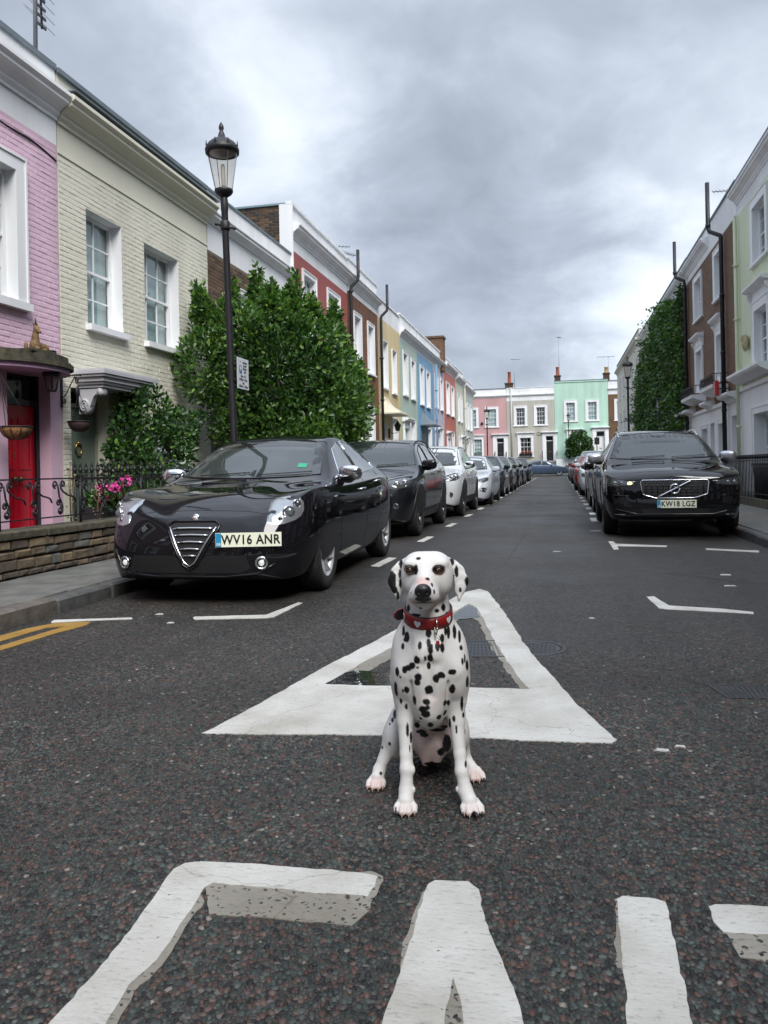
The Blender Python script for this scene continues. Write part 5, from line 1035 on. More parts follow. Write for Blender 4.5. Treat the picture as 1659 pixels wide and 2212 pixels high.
    if smooth:
        E_ = np.zeros(len(me.edges) * 2, np.int32); me.edges.foreach_get('vertices', E_); E_ = E_.reshape(-1, 2)
        for it in range(3):
            S = np.zeros_like(V); c = np.zeros(len(V)); np.add.at(S, E_[:, 0], V[E_[:, 1]]); np.add.at(S, E_[:, 1], V[E_[:, 0]]); np.add.at(c, E_[:, 0], 1); np.add.at(c, E_[:, 1], 1); V = V * .5 + .5 * S / np.maximum(c, 1)[:, None]
        me.vertices.foreach_set('co', V.astype(np.float32).ravel()); me.update()
    return me, V

# ---- street lamps
M_LGLASS = glassmat('lantern_glass', (.86, .84, .80), 1.5, .12)
M_REFL = mat('lamp_reflector', (.42, .43, .45), .4, var=.05)
def street_lamp(label, loc, group):
    t = thing('street_lamp', label, 'street lamp', loc, 0, group)
    b = MB(); b.lathe([(.13, 0), (.13, .5), (.10, .58), (.10, .62), (.062, .75), (.058, 1.0), (.045, 1.2), (.043, 4.30), (.048, 4.32), (.048, 4.44), (.043, 4.46), (.043, 4.5)], n=20); b.build('pole', M_IRON, t)
    b = MB(); b.lathe([(.058, 4.06), (.062, 4.08), (.062, 4.16), (.05, 4.18)], n=16); b.tube([(-.12, 0, 4.15), (.12, 0, 4.07)], .014, 8); b.ball((-.125, 0, 4.152), .022); b.ball((.125, 0, 4.068), .022); b.build('ladder_bar', M_IRON, t)
    b = MB(); b.lathe([(.045, 4.48), (.10, 4.52), (.118, 4.55), (.118, 4.575), (.10, 4.58)], n=24); 
    for k in range(4): a = math.pi / 4 + k * math.pi / 2; b.tube([(.11 * math.cos(a), .11 * math.sin(a), 4.56), (.195 * math.cos(a), .195 * math.sin(a), 5.04)], .0045, 5)
    b.build('lantern_frame', M_IRON, t)
    b = MB(); n = 24; b.lathe([(.107, 4.57), (.192, 5.05)], n=n); b.f = b.f[:n]; b.m = b.m[:n]; b.sm = b.sm[:n]; b.build('lantern_glass', M_LGLASS, t)
    b = MB(); b.lathe([(0, 4.58), (.02, 4.58), (.028, 4.64), (.028, 4.86), (.02, 4.9)], n=10); b.build('lamp_tube', mat('lamp_tube', (.62, .60, .55), .3, var=.05), t)
    b = MB(); b.lathe([(.19, 5.055), (.12, 5.02), (.03, 5.0), (0, 4.985)], n=24); b.build('reflector', M_REFL, t)
    b = MB(); b.lathe([(.19, 5.04), (.214, 5.04), (.218, 5.085), (.205, 5.12), (.17, 5.17), (.12, 5.21), (.055, 5.235), (.04, 5.29), (.028, 5.32), (.022, 5.335), (.033, 5.36), (.031, 5.39), (.016, 5.425), (.0, 5.45)], n=24)
    for k in range(8): a = k * math.pi / 4; b.prism([(-.022, 0), (.022, 0), (.006, .04), (.0, .065), (-.006, .04)], lambda p, q, d, a=a: (.207 * math.cos(a) - p * math.sin(a) + d * math.cos(a), .207 * math.sin(a) + p * math.cos(a) + d * math.sin(a), 5.115 + q), 0, .006)
    b.build('lantern_cap', M_IRON, t); return t
lamp = street_lamp('tall black street lamp with glass lantern rising behind the near black hatchback', (-4.03, 9.43, PAVZ - .12), 'black street lamps along the street'); lamp.location.z = .10
lamp.rotation_euler = Matrix.Rotation(-.021, 3, fw).to_euler()
for lb, loc, s in (('small distant black street lamp in front of the pink end house', (-4.93, 56, 0), (1, 1, .985)), ('distant black street lamp beside the round tree by the mint end house', (1.06, 86.85, 1.3), (1, 1, 1)), ('black street lamp with clear lantern before the creeper on the right terrace', (2.97, 35.6, .12), (1.05, 1.05, 1.03))):
    c = copy_tree(lamp); c.location = loc; c.rotation_euler = (0, 0, 0); c.scale = s; c['label'] = lb
# parking sign on the near lamp
t = thing('parking_sign', 'white resident permit parking plate fixed to the near street lamp', 'parking sign', (-3.985, 9.40, 2.13), R_(90))
b = MB(); b.box(-.01, .36, -.006, .0, 0, .40); b.build('plate', mat('sign_white', (.58, .60, .64), .4, var=.04), t); b = MB(); b.box(.0, .05, .0, .05, .1, .13); b.box(.0, .05, 0, .05, .3, .33); b.build('bracket', M_IRON, t)
b = MB(); b.box(.055, .125, -.0095, -.007, .20, .30); b.build('blue_panel', mat('sign_blue', (.01, .06, .26), .4, var=.03), t)
MT = mat('sign_ink', (.03, .04, .045), .5, var=0)
for tx, x, z, s, m in (('P', .09, .25, .10, M_WHITE), ('Resident', .235, .345, .042, MT), ('permit', .235, .305, .042, MT), ('holders', .235, .265, .042, MT), ('only', .235, .225, .042, MT), ('Mon - Fri', .18, .165, .045, MT), ('8.30am - 10pm', .18, .122, .045, MT), ('Sat', .18, .078, .045, MT), ('8.30am - 1.30pm', .18, .036, .045, MT), ('w', .085, .35, .03, MT)):
    obj('sign_text', text_mesh(tx, s, m, 'sign_text', .0008, .95, .0009), t, (x, -.0105 if tx == 'P' else -.0075, z), (math.pi / 2, 0, 0))

# ---- low stone wall and scrolled railing (left garden)
M_ST = [mat('sandstone_brown', (.095, .070, .046), .75, var=.5, scale=8, bump=.006, bscale=25), mat('sandstone_ochre', (.125, .092, .055), .75, var=.5, scale=8, bump=.006, bscale=25), mat('slate_grey_stone', (.080, .080, .070), .7, var=.4, scale=8, bump=.006, bscale=25), mat('dark_brown_stone', (.062, .048, .036), .75, var=.5, scale=8, bump=.006, bscale=25)]
wall_end = 9.25
t = thing('garden_wall', 'low wall of rough brown and grey stones with a dark coping, left pavement edge', 'garden wall', (WALLX, 3.0, PAVZ))
b = MB(); b.box(-.30, -.02, 0, wall_end - 3.0, -.05, .36); b.build('core', mat('dark_mortar', (.045, .035, .026), .95, var=.3, scale=15), t)
rnd = random.Random(5); z = 0; heights = [.055, .10, .085, .10, .05][::-1]; heights = [.07, .105, .085, .10]
for hh in heights:
    y = rnd.uniform(-.2, 0)
    while y < wall_end - 3.0:
        L = rnd.uniform(.13, .42); h2 = hh + rnd.uniform(-.006, .004); q = MB(); j = lambda s=.007: rnd.uniform(-s, s)
        L = min(L, wall_end - 3.0 - y)
        if L > .05:
            vs = [(-.06, 0, 0), (-.06, L, 0), (-.06, L, h2), (-.06, 0, h2)]; g = .008; vs2 = [(.0 + j(), g, g), (.0 + j(), L - g, g), (j(), L - g, h2 - g), (j(), g, h2 - g)]; e2 = .02
            vs3 = [(.014 + j(), g + e2 + j(), g + e2 * .6 + j(.004)), (.014 + j(), L - g - e2 + j(), g + e2 * .6 + j(.004)), (.014 + j(), L - g - e2 + j(), h2 - g - e2 * .6 + j(.004)), (.014 + j(), g + e2 + j(), h2 - g - e2 * .6 + j(.004))]
            fs = [(8, 9, 10, 11)]
            for o_ in (0, 4):
                for i in range(4): fs.append((o_ + i, o_ + (i + 1) % 4, o_ + 4 + (i + 1) % 4, o_ + 4 + i))
            q.add(vs + vs2 + vs3, fs); q.build('stone', rnd.choice(M_ST + M_ST[:1] + M_ST[3:]), t, (-.0, y, z + .002 + .007 * math.sin(y * 2.3 + z * 31)))
        y += L
    z += hh
b = MB()
y = 0
while y < wall_end - 3.0:
    L = min(rnd.uniform(.8, 1.1), wall_end - 3.0 - y); me = bevel_box('coping_stone', .36, max(L - .01, .05), .07, .012, M_MOSS, .003); obj('coping_stone', me, t, (-.15, y + L / 2, .40)); y += L
def scroll_unit(b, y0, s=1.0):
    """one bay of wrought scrollwork in the plane x=0; height about 0.36"""
    T = lambda pts: b.tube([(0, y0 + p[0] * s, p[1]) for p in pts], .0095, 5)
    # tall S: curl at the top, sweep down to a double curl at the foot
    T(spiral(.055, .315, .012, .04, 3.6, 1.2, 16)); T([(.095, .315), (.11, .25), (.12, .19), (.155, .13), (.175, .08), (.17, .035), (.14, .012)])
    T(spiral(.135, .045, .036, .012, 5.0, -1.3, 16)); T(spiral(.105, .125, .034, .010, 0.2, 1.4, 16)); T([(.139, .128), (.15, .09), (.135, .07)])
    T(spiral(.18, .315, .038, .012, 3.4, -1.2, 16)); T([(.142, .32), (.15, .27), (.19, .235), (.26, .20), (.33, .185), (.375, .17), (.40, .13)])
t = thing('scroll_railing', 'black wrought iron railing of S-shaped scrolls standing on the low stone wall', 'railing', (WALLX - .12, 3.0, PAVZ + .43))
b = MB(); b.box(-.008, .008, 0, wall_end - 3, .47, .485); b.box(-.008, .008, 0, wall_end - 3, .085, .098); b.build('rail', M_IRON, t)
y = .02; first = None
while y < wall_end - 3.3:
    if first is None: b = MB(); scroll_unit(b, 0); first = b.mesh('scroll', M_IRON)
    obj('scroll', first, t, (0, y, .105)); y += .40
y = .75
while y < wall_end - 3: b = MB(); b.tube([(0, y, -.02), (0, y, .48)], .014, 6); b.build('post', M_IRON, t); y += 1.25
# boundary railing with spear heads between the two front gardens
def spear_fence(label, p0, p1, zb, zt, n, parent_rz=0, group=None, rails=True, spear=.16, r=.013):
    p0, p1 = Vector(p0), Vector(p1); d = p1 - p0; L = d.length; t = thing('iron_railing', label, 'railing', (p0.x, p0.y, zb), math.atan2(d.y, d.x), group); H = zt - zb
    b = MB(); b.box(0, L, -.02, .02, H - spear - .045, H - spear - .025); b.box(0, L, -.02, .02, .10, .12); b.build('rail', M_IRON, t)
    b = MB(); b.tube([(0, 0, 0), (0, 0, H - spear)], r, 6); b.lathe([(.013, H - spear), (.024, H - spear + .015), (.013, H - spear + .03), (.017, H - spear * .70), (.032, H - spear * .55), (.030, H - spear * .48), (.012, H - spear * .40), (.020, H - spear * .3), (.0, H)], n=8)
    me = b.mesh('spear_bar', M_IRON)
    for i in range(n): obj('spear_bar', me, t, (L * (i + .5) / n, 0, 0))
    return t
spear_fence('short black railing with spear heads between the two front gardens, behind the pink flowers', (FL + .1, 10.0), (-4.98, 9.3), .15, 1.24, 15, spear=.20, r=.015)
spear_fence('black garden railing with spear heads on the right pavement', (4.02, 11.0), (4.02, 27.5), .28, 1.22, 118, spear=.10)
b = MB(); b.box(3.93, 4.1, 10.9, 27.6, .0, .29); o = b.build('plinth', mat('mossy_plinth', (.075, .070, .05), .9, var=.5, scale=5, bump=.006, bscale=12, col2=(.12, .11, .07))); tag(o, 'low mossy stone plinth under the right hand railing', 'plinth')
spear_fence('black railing in front of the cream cottage beyond the stone wall', (-4.98, 9.35), (-4.98, 15.2), .3, 1.15, 44, spear=.10)
b = MB(); b.box(-5.08, -4.88, 9.27, 15.2, 0, .3); o = b.build('plinth', M_MOSS); tag(o, 'low dark stone plinth under the railing by the near black hatchback', 'plinth')
# planter with pink geraniums, pots
t = thing('flower_trough', 'black trough of bright pink geraniums behind the scroll railing', 'flower trough', (-5.35, 8.35, .48)); b = MB(); b.box(-.14, .14, -.1, .95, .0, .2); b.build('trough', M_BLACK, t)
b = MB(); b.box(-.2, .2, -.25, 1.15, -.05, 0); b.box(-.15, .15, -.2, 1.1, -.38, -.05); b.build('shelf', mat('terracotta_board', (.20, .075, .05), .8, var=.3, scale=5), t)
rng = np.random.default_rng(21); P, D = leafcloud(rng, [(0, .1, .26, .2, .22, .14), (0, .5, .3, .2, .3, .16), (0, .85, .22, .16, .18, .12)], 900, .07); obj('foliage', leaves_mesh('foliage', P, D, .07, [LF4, LF3, LF6], rng, aspect=1.3, mats_p=[.45, .2, .35]), t)
P, D = leafcloud(rng, [(.06, .02, .30, .06, .07, .05), (.06, .18, .34, .07, .08, .05), (.04, .36, .40, .07, .08, .06), (.05, .52, .47, .06, .07, .05), (.08, .3, .27, .05, .08, .05), (.0, .66, .50, .06, .07, .05), (.02, .1, .42, .06, .06, .04)], 520, .03); obj('flowers', leaves_mesh('flowers', P, D, .038, [M_PETALP], rng, aspect=1.05), t)
P, D = leafcloud(rng, [(.05, 1.0, .25, .05, .06, .05), (.03, 1.2, .22, .04, .05, .04)], 70, .03); obj('flowers', leaves_mesh('flowers', P, D, .035, [M_PETALR], rng, aspect=1.05), t)
def dry_stem(label, y, z, h, seed):
    rn = random.Random(seed); t = thing('dried_flower_stems', label, 'dried stems', (-5.15, y, .4)); b = MB(); heads = MB()
    for i in range(4): x, yy, hh = rn.uniform(-.06, .06), rn.uniform(-.1, .1), h * rn.uniform(.75, 1); b.tube([(0, 0, 0), (x * .4, yy * .4, hh * .6), (x, yy, hh)], .004, 4); heads.ball((x, yy, hh), .014, n=8)
    for i in range(14): z_ = rn.uniform(.1, h * .7); heads.ball((rn.uniform(-.04, .04), rn.uniform(-.05, .05), z_), .009, .013, .011, n=6)
    b.build('stem', mat('straw', (.16, .12, .06), .9, var=.2), t); heads.build('seed_head', mat('dry_seed', (.22, .19, .12), .9, var=.3, scale=40), t)
dry_stem('dried round seed heads standing before the red door', 7.55, .4, .85, 1); dry_stem('withered brown stems before the mauve pillar', 8.05, .4, .6, 2)

# ---- hanging baskets, bracket, lantern, statue on the mauve house
M_COIR = mat('coir_liner', (.24, .115, .045), .95, var=.4, scale=30, bump=.008, bscale=40); M_RATTAN = mat('dark_rattan', (.05, .028, .026), .8, var=.4, scale=40, bump=.006, bscale=60)
def basket(label, c, r, h, m, ribs, hook):
    t = thing('hanging_basket', label, 'hanging basket', c, 0, 'hanging baskets by the doors'); b = MB(); b.lathe([(0, -h), (r * .45, -h * .96), (r * .75, -h * .7), (r * .93, -h * .35), (r, 0), (r * .93, 0), (r * .8, -.05), (0, -.06)], n=20); b.build('bowl', m, t)
    b = MB(); b.tube([(r * 1.02 * math.cos(a), r * 1.02 * math.sin(a), 0) for a in [6.2832 * i / 24 for i in range(25)]], .008, 5)
    if ribs:
        for k in range(10): a = k * .6283; b.tube([(rr * math.cos(a), rr * math.sin(a), z) for rr, z in ((r * 1.01, 0), (r * .95, -h * .35), (r * .77, -h * .71), (r * .46, -h * .97), (0, -h * 1.01))], .006, 4)
    b.build('rim', M_IRON, t); b = MB()
    for k in range(3): a = 2.1 * k + .5; b.tube([(r * math.cos(a), r * math.sin(a), 0), (hook[0] - c[0], hook[1] - c[1], hook[2] - c[2])], .004, 4)
    b.build('chain', M_IRON, t); return t
Xb = -6.55; Yb, zb = PX(35, 922, Xb); basket('coir-lined wire basket hanging in front of the red door', (Xb, Yb, zb), .185, .155, M_COIR, True, (Xb - .1, Yb - .15, zb + .65))
Xb = -6.60; Yb, zb = PX(171, 911, Xb); hk = (Xb, Yb, PX(168, 845, Xb)[1]); basket('dark woven basket hanging before the sage green door', (Xb, Yb, zb), .155, .145, M_RATTAN, False, hk)
t = thing('basket_bracket', 'black scrolled iron bracket on the joint between the mauve and cream cottages', 'bracket', (FL, 9.93, 0)); za = PX(150, 811, -6.75)[1]; t.scale = (.62, 1, .9); t.location.z = za * .1
b = MB(); b.box(0, .025, -.02, .02, za - .50, za + .03); b.tube([(0, 0, za), (.50, 0, za)], .012, 6); b.tube([(.02, 0, za - .36), (.12, 0, za - .3), (.25, 0, za - .14), (.36, 0, za - .02)], .010, 6)
b.tube([(a, 0, c) for a, c in spiral(.40, za - .08, .05, .012, 1.6, -1.6, 20)], .009, 5); b.tube([(a, 0, c) for a, c in spiral(.07, za - .40, .05, .012, 1.2, -1.6, 20)], .009, 5); b.ball((.50, 0, za), .02)
b.lathe([(0, -.10), (.02, -.08), (.045, -.02), (.045, .03), (.02, .09), (0, .11)], (.42, .0, za - .28), 10); b.build('bracket', M_IRON, t)
t = thing('basket_bracket', 'black scrolled iron bracket left of the red door at the picture edge', 'bracket', (FL, 7.75, 0)); za = 2.6; t.scale = (.7, 1, .8)
b = MB(); b.box(0, .025, -.02, .02, za - .5, za + .03); b.tube([(0, 0, za), (.5, 0, za)], .012, 6); b.tube([(.02, 0, za - .36), (.2, 0, za - .22), (.36, 0, za - .02)], .010, 6); b.tube([(a, 0, c) for a, c in spiral(.40, za - .08, .05, .012, 1.6, -1.6, 20)], .009, 5); b.build('bracket', M_IRON, t)
Xl = -6.5; Yl, zl = PX(112, 846, Xl); t = thing('porch_lantern', 'black six-sided lantern hanging under the round canopy', 'lantern', (Xl, Yl, zl))
b = MB(); b.lathe([(.06, 0), (.065, .02), (.065, .03)], n=6); b.lathe([(.10, .20), (.135, .22), (.10, .26), (.04, .32), (.015, .34), (.01, .4), (.0, .46)], n=6, sm=False)
for k in range(6): a = k * math.pi / 3; b.tube([(.062 * math.cos(a), .062 * math.sin(a), .02), (.1 * math.cos(a), .1 * math.sin(a), .21)], .007, 4)
b.tube([(0, 0, .42), (0, 0, .52)], .008, 5); b.lathe([(.07, .52), (.06, .54), (0, .55)], n=12); b.build('lantern_frame', M_IRON, t); b = MB(); b.lathe([(.055, .02), (.092, .20)], n=6, sm=False); b.f = b.f[:6]; b.m = b.m[:6]; b.sm = b.sm[:6]; b.build('pane', M_LGLASS, t)
def wall_lantern(label, X, Y, z, s=1.0):
    t = thing('wall_lantern', label, 'lantern', (X, Y, z)); b = MB(); b.lathe([(.07 * s, 0), (.12 * s, .2 * s)], n=6, sm=False); b.lathe([(.14 * s, .2 * s), (.06 * s, .3 * s), (0, .4 * s)], n=6, sm=False); sx = 1 if X < 0 else -1
    b.tube([(0, 0, 0), (0, 0, -.06 * s), (-.18 * s * sx, 0, -.08 * s), (-.3 * s * sx, 0, -.02)], .014, 5); b.box(-.33 * s if sx > 0 else .28 * s, -.28 * s if sx > 0 else .33 * s, -.05, .05, -.25 * s, .1 * s); b.build('lantern', M_IRON, t)
wall_lantern('black lantern on the yellow house beside its canopy', FL + .38, 32.0, 2.62, 1.15); wall_lantern('small black lantern half hidden in the climber on the cream cottage', FL + .33, 11.35, 2.05)
# reclining horned deer figure on the round canopy
M_STAT = mat('weathered_gilt_stone', (.17, .10, .04), .6, var=.45, scale=18, bump=.004, bscale=60)
M_STATH = mat('dark_horn', (.03, .026, .02), .6, var=.2)
Xs = -6.40; Ys, zs = PX(96, 776, Xs)
t = thing('deer_statue', 'small brown statue of a reclining horned deer on the round canopy', 'statue', (Xs - .12, Ys, 2.635)); t.scale = (.64, .64, .64)
pr = [('ell', (0, .10, .12), (.10, .24, .11), None, .04), ('ell', (0, .26, .11), (.10, .10, .11), None, .04), ('ell', (.02, -.06, .13), (.09, .10, .12), None, .04), ('cap', (.02, -.05, .16), (.05, -.07, .40), .095, .055, .04),
      ('ell', (.07, -.07, .47), (.06, .055, .075), None, .03), ('cap', (.09, -.07, .46), (.15, -.07, .40), .045, .032, .03), ('cap', (.05, -.10, .53), (.04, -.16, .60), .022, .008, .015), ('cap', (.05, -.04, .53), (.04, .03, .60), .022, .008, .015),
      ('cap', (.08, .2, .05), (.14, .0, .04), .035, .03, .02), ('cap', (.10, -.05, .08), (.15, -.22, .035), .035, .03, .02), ('ell', (.0, -.3, .10), (.04, .04, .09), None, .02)]
me, _ = sdf_mesh('body', pr, .012); me.materials.append(M_STAT); obj('body', me, t); b = MB(); b.tube([(.06, -.07, .53), (.055, -.07, .62), (.05, -.07, .70)], [.024, .016, .004], 8); b.build('horn', M_STATH, t)
b = MB(); b.box(-.14, .20, -.38, .38, 0, .05); b.build('plinth', M_MOSS, t)

# ---- shrubs and climbers
bx, by = -5.20, 14.55
def shoot(x, y, z, dx, dy, h): return [(x + dx * k, y + dy * k, z + h * k, .20 * (1 - k * .6), .20 * (1 - k * .6), .22) for k in (0, .25, .5, .75, 1)]
cl = [(0, 0, 3.1, 1.35, 1.6, 1.0), (-.3, -.7, 2.6, 1.2, 1.0, 1.0), (.35, .8, 2.7, 1.2, 1.3, 1.1), (0, -.3, 1.9, 1.5, 1.5, .8), (.2, .9, 1.9, 1.4, 1.4, .8), (-.5, -.9, 3.5, .7, .7, .7), (-.2, .0, 3.9, .8, .9, .6), (.3, .9, 3.6, .9, .9, .6), (.5, 1.5, 3.0, .8, .8, .7), (-1.1, -.9, 3.7, .5, .5, .55), (-1.2, -1.3, 3.0, .5, .6, .7), (1.0, -.2, 2.4, .7, .7, .7), (.9, 1.7, 2.3, .7, .8, .7), (.6, -.9, 1.5, .8, .8, .6), (-.6, -1.2, 1.3, .8, .8, .5), (0, 0, 1.0, 1.2, 1.6, .6)]
cl = [(c_[0], c_[1] * (.84 if c_[1] < .8 else .68), c_[2], c_[3] * .95, c_[4] * .82, c_[5]) for c_ in cl if not (c_[1] < -1.1 and c_[2] < 2)]
rn = random.Random(9)
for sx, sy, sz, hh in ((-.45, -.2, 4.25, .62), (.25, .1, 4.2, .60), (-1.2, -1.0, 4.0, .45), (-.85, -.6, 4.0, .5), (.75, .9, 3.95, .35), (.9, 1.2, 3.4, .45), (.0, .2, 4.25, .3), (1.15, 1.2, 2.8, .3), (.5, .4, 4.05, .3), (-.1, -.5, 4.1, .4)): cl += shoot(sx, sy, sz, rn.uniform(-.1, .15), rn.uniform(-.1, .1), hh)
t = thing('laurel_bush', 'large glossy green bush rising behind the near black hatchback', 'bush', (bx, by, 0)); rng = np.random.default_rng(31)
P, D = leafcloud(rng, cl, 25000, .11)
# rosettes: several leaves at each twig tip
P = np.repeat(P, 2, 0) + rng.normal(size=(len(P) * 2, 3)) * .022; D = np.repeat(D, 2, 0)
P[:, 0] = np.maximum(P[:, 0], -1.65)
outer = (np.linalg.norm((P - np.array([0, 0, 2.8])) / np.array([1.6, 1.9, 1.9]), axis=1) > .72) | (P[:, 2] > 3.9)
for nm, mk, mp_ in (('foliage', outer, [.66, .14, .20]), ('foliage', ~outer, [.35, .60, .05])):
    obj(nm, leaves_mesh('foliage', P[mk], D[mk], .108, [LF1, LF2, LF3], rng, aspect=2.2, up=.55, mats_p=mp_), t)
b = MB(); rn = random.Random(4)
for i in range(9): a = rn.uniform(0, 6.28); b.tube([(0, 0, 0), (.15 * math.cos(a), .2 * math.sin(a), .8), (.5 * math.cos(a), .7 * math.sin(a), 2.0), (.8 * math.cos(a), 1.1 * math.sin(a), 3.2)], [.06, .05, .03, .012], 6)
b.build('stem', M_BARK, t)
# climber by the cream cottage
cl = [(0, .2, 1.6, .30, .5, .5), (.1, .6, 1.9, .35, .5, .5), (.1, .0, 1.1, .35, .6, .5), (.2, .9, 1.2, .45, .7, .6), (.2, 1.3, 1.7, .35, .5, .4), (0, .35, 2.2, .2, .3, .25), (.1, 1.7, 1.5, .25, .4, .3), (-.1, .1, 2.35, .12, .15, .15), (.2, 2.1, 1.95, .12, .35, .12), (0, -.25, 1.35, .2, .15, .12), (.2, .5, .6, .5, 1.2, .5)]
plant('climbing_rose', 'dark green climber with small leaves over the cream cottage front', 'climbing plant', (FL + .35, 11.0, .1), cl, 7500, .075, [LF4, LF6, LF3], [.45, .45, .10], 41, [([(0, .4, 0), (.05, .3, .8), (0, .5, 1.8), (.05, .3, 2.3)], [.03, .025, .015, .006]), ([(0, .6, 0), (.15, .9, 1.0), (.1, 1.4, 1.7)], [.03, .02, .008])], aspect=1.6)
cl = [(0, k * .8, .5 + .1 * math.sin(k * 2), .35, .6, .45) for k in range(7)]
plant('garden_hedge', 'dark hedge behind the railing beyond the stone wall', 'hedge', (-5.45, 9.8, .1), cl, 5500, .08, [LF6, LF4], [.7, .3], 42, [([(0, 1, 0), (0, 1.1, .6)], .03), ([(0, 3, 0), (0, 3.1, .6)], .03)], aspect=1.7)
cl = [(0, 0, .15, .18, .9, .2)]; plant('grass_tuft', 'tuft of weeds growing over the plinth on the right pavement', 'weeds', (3.9, 15.2, .12), [(0, 0, .05, .12, .5, .14)], 500, .1, [LF3, LF4], [.5, .5], 43, aspect=5)
# creeper over the right terrace
rng = np.random.default_rng(51); n = 70000; Yc = rng.uniform(0, 20.6, n); Zc = rng.uniform(.6, 9.2, n); Xc = -np.abs(rng.normal(size=n)) * .16 - .05
keep = np.ones(n, bool)
for i in range(n):
    y, z = Yc[i], Zc[i]; q = noise.noise(Vector((y * .35, z * .35, 2))) + .5 * noise.noise(Vector((y * 1.1, z * 1.1, 5)))
    topz = 8.9 - .45 * max(0, y - 7) * .22 + q * 1.0
    if z > topz or q < -.42 + (0.12 if z > 8 else 0): keep[i] = False
    if 1.3 < y < 2.7 and abs(z - 8.2) < .7: keep[i] = False
    if 2.15 < y < 2.6 and q < .45 and z > 2.6: keep[i] = False
    if q < -.22 and noise.noise(Vector((y * 2.2, z * 2.2, 7))) < -.05: keep[i] = False
    if y > 18.3 and q < .1: keep[i] = False
bul = np.array([noise.noise(Vector((Yc[i] * 1.0, Zc[i] * 1.1, 9))) for i in range(n)]); Xc *= .7 + 2.6 * np.clip(bul + .1, 0, 1)
P = np.stack([Xc, Yc, Zc], 1)[keep]; D = np.stack([-np.ones(len(P)), rng.normal(size=len(P)) * .5, rng.normal(size=len(P)) * .5], 1)
t = thing('wall_creeper', 'green creeper with rusty patches covering the right hand terrace', 'creeper', (FR, 35.9, 0)); rust = np.array([noise.noise(Vector((p[1] * .5, p[2] * .5, 14))) for p in P]) > .22
obj('foliage', leaves_mesh('foliage', P[~rust], D[~rust], .13, [LF4, LF6, LF3], rng, aspect=1.3, up=-.3, mats_p=[.58, .26, .16]), t); obj('foliage', leaves_mesh('foliage', P[rust], D[rust], .13, [LF4, LF5, LF6], rng, aspect=1.3, up=-.3, mats_p=[.62, .14, .24]), t)
b = MB(); [b.tube([(-.08, y, 0), (-.1, y + .2, 3), (-.1, y - .1, 7)], [.06, .04, .02], 5) for y in (1.2, 5, 9, 14)]; b.build('stem', M_BARK, t)
# pot and bins behind the right railing
t = thing('plant_pot', 'terracotta pot with a red flowering plant behind the right railing', 'plant pot', (4.35, 16.4, .45)); b = MB(); b.lathe([(0, 0), (.13, 0), (.17, .25), (.19, .26), (.19, .31), (.16, .31), (.0, .28)], n=16); b.build('pot', M_TERRA, t)
rng = np.random.default_rng(61); P, D = leafcloud(rng, [(0, 0, .45, .28, .28, .22)], 500, .09); obj('foliage', leaves_mesh('foliage', P, D, .09, [LF4, LF6], rng, aspect=1.5), t); P, D = leafcloud(rng, [(.0, 0, .7, .12, .12, .05)], 30, .05); obj('flowers', leaves_mesh('flowers', P, D, .05, [M_PETALR], rng, aspect=1.1), t)
t = thing('wheelie_bin', 'black wheeled bin behind the right railing', 'bin', (4.5, 18.6, .1)); b = MB(); b.prism([(-.25, 0), (.25, 0), (.29, .85), (-.29, .85)], lambda a, c, d: (a, d, c), -.28, .28); b.build('bin_body', M_BLACK, t); b = MB(); b.box(-.31, .31, -.31, .31, .86, .92); b.build('lid', M_BLACK, t)
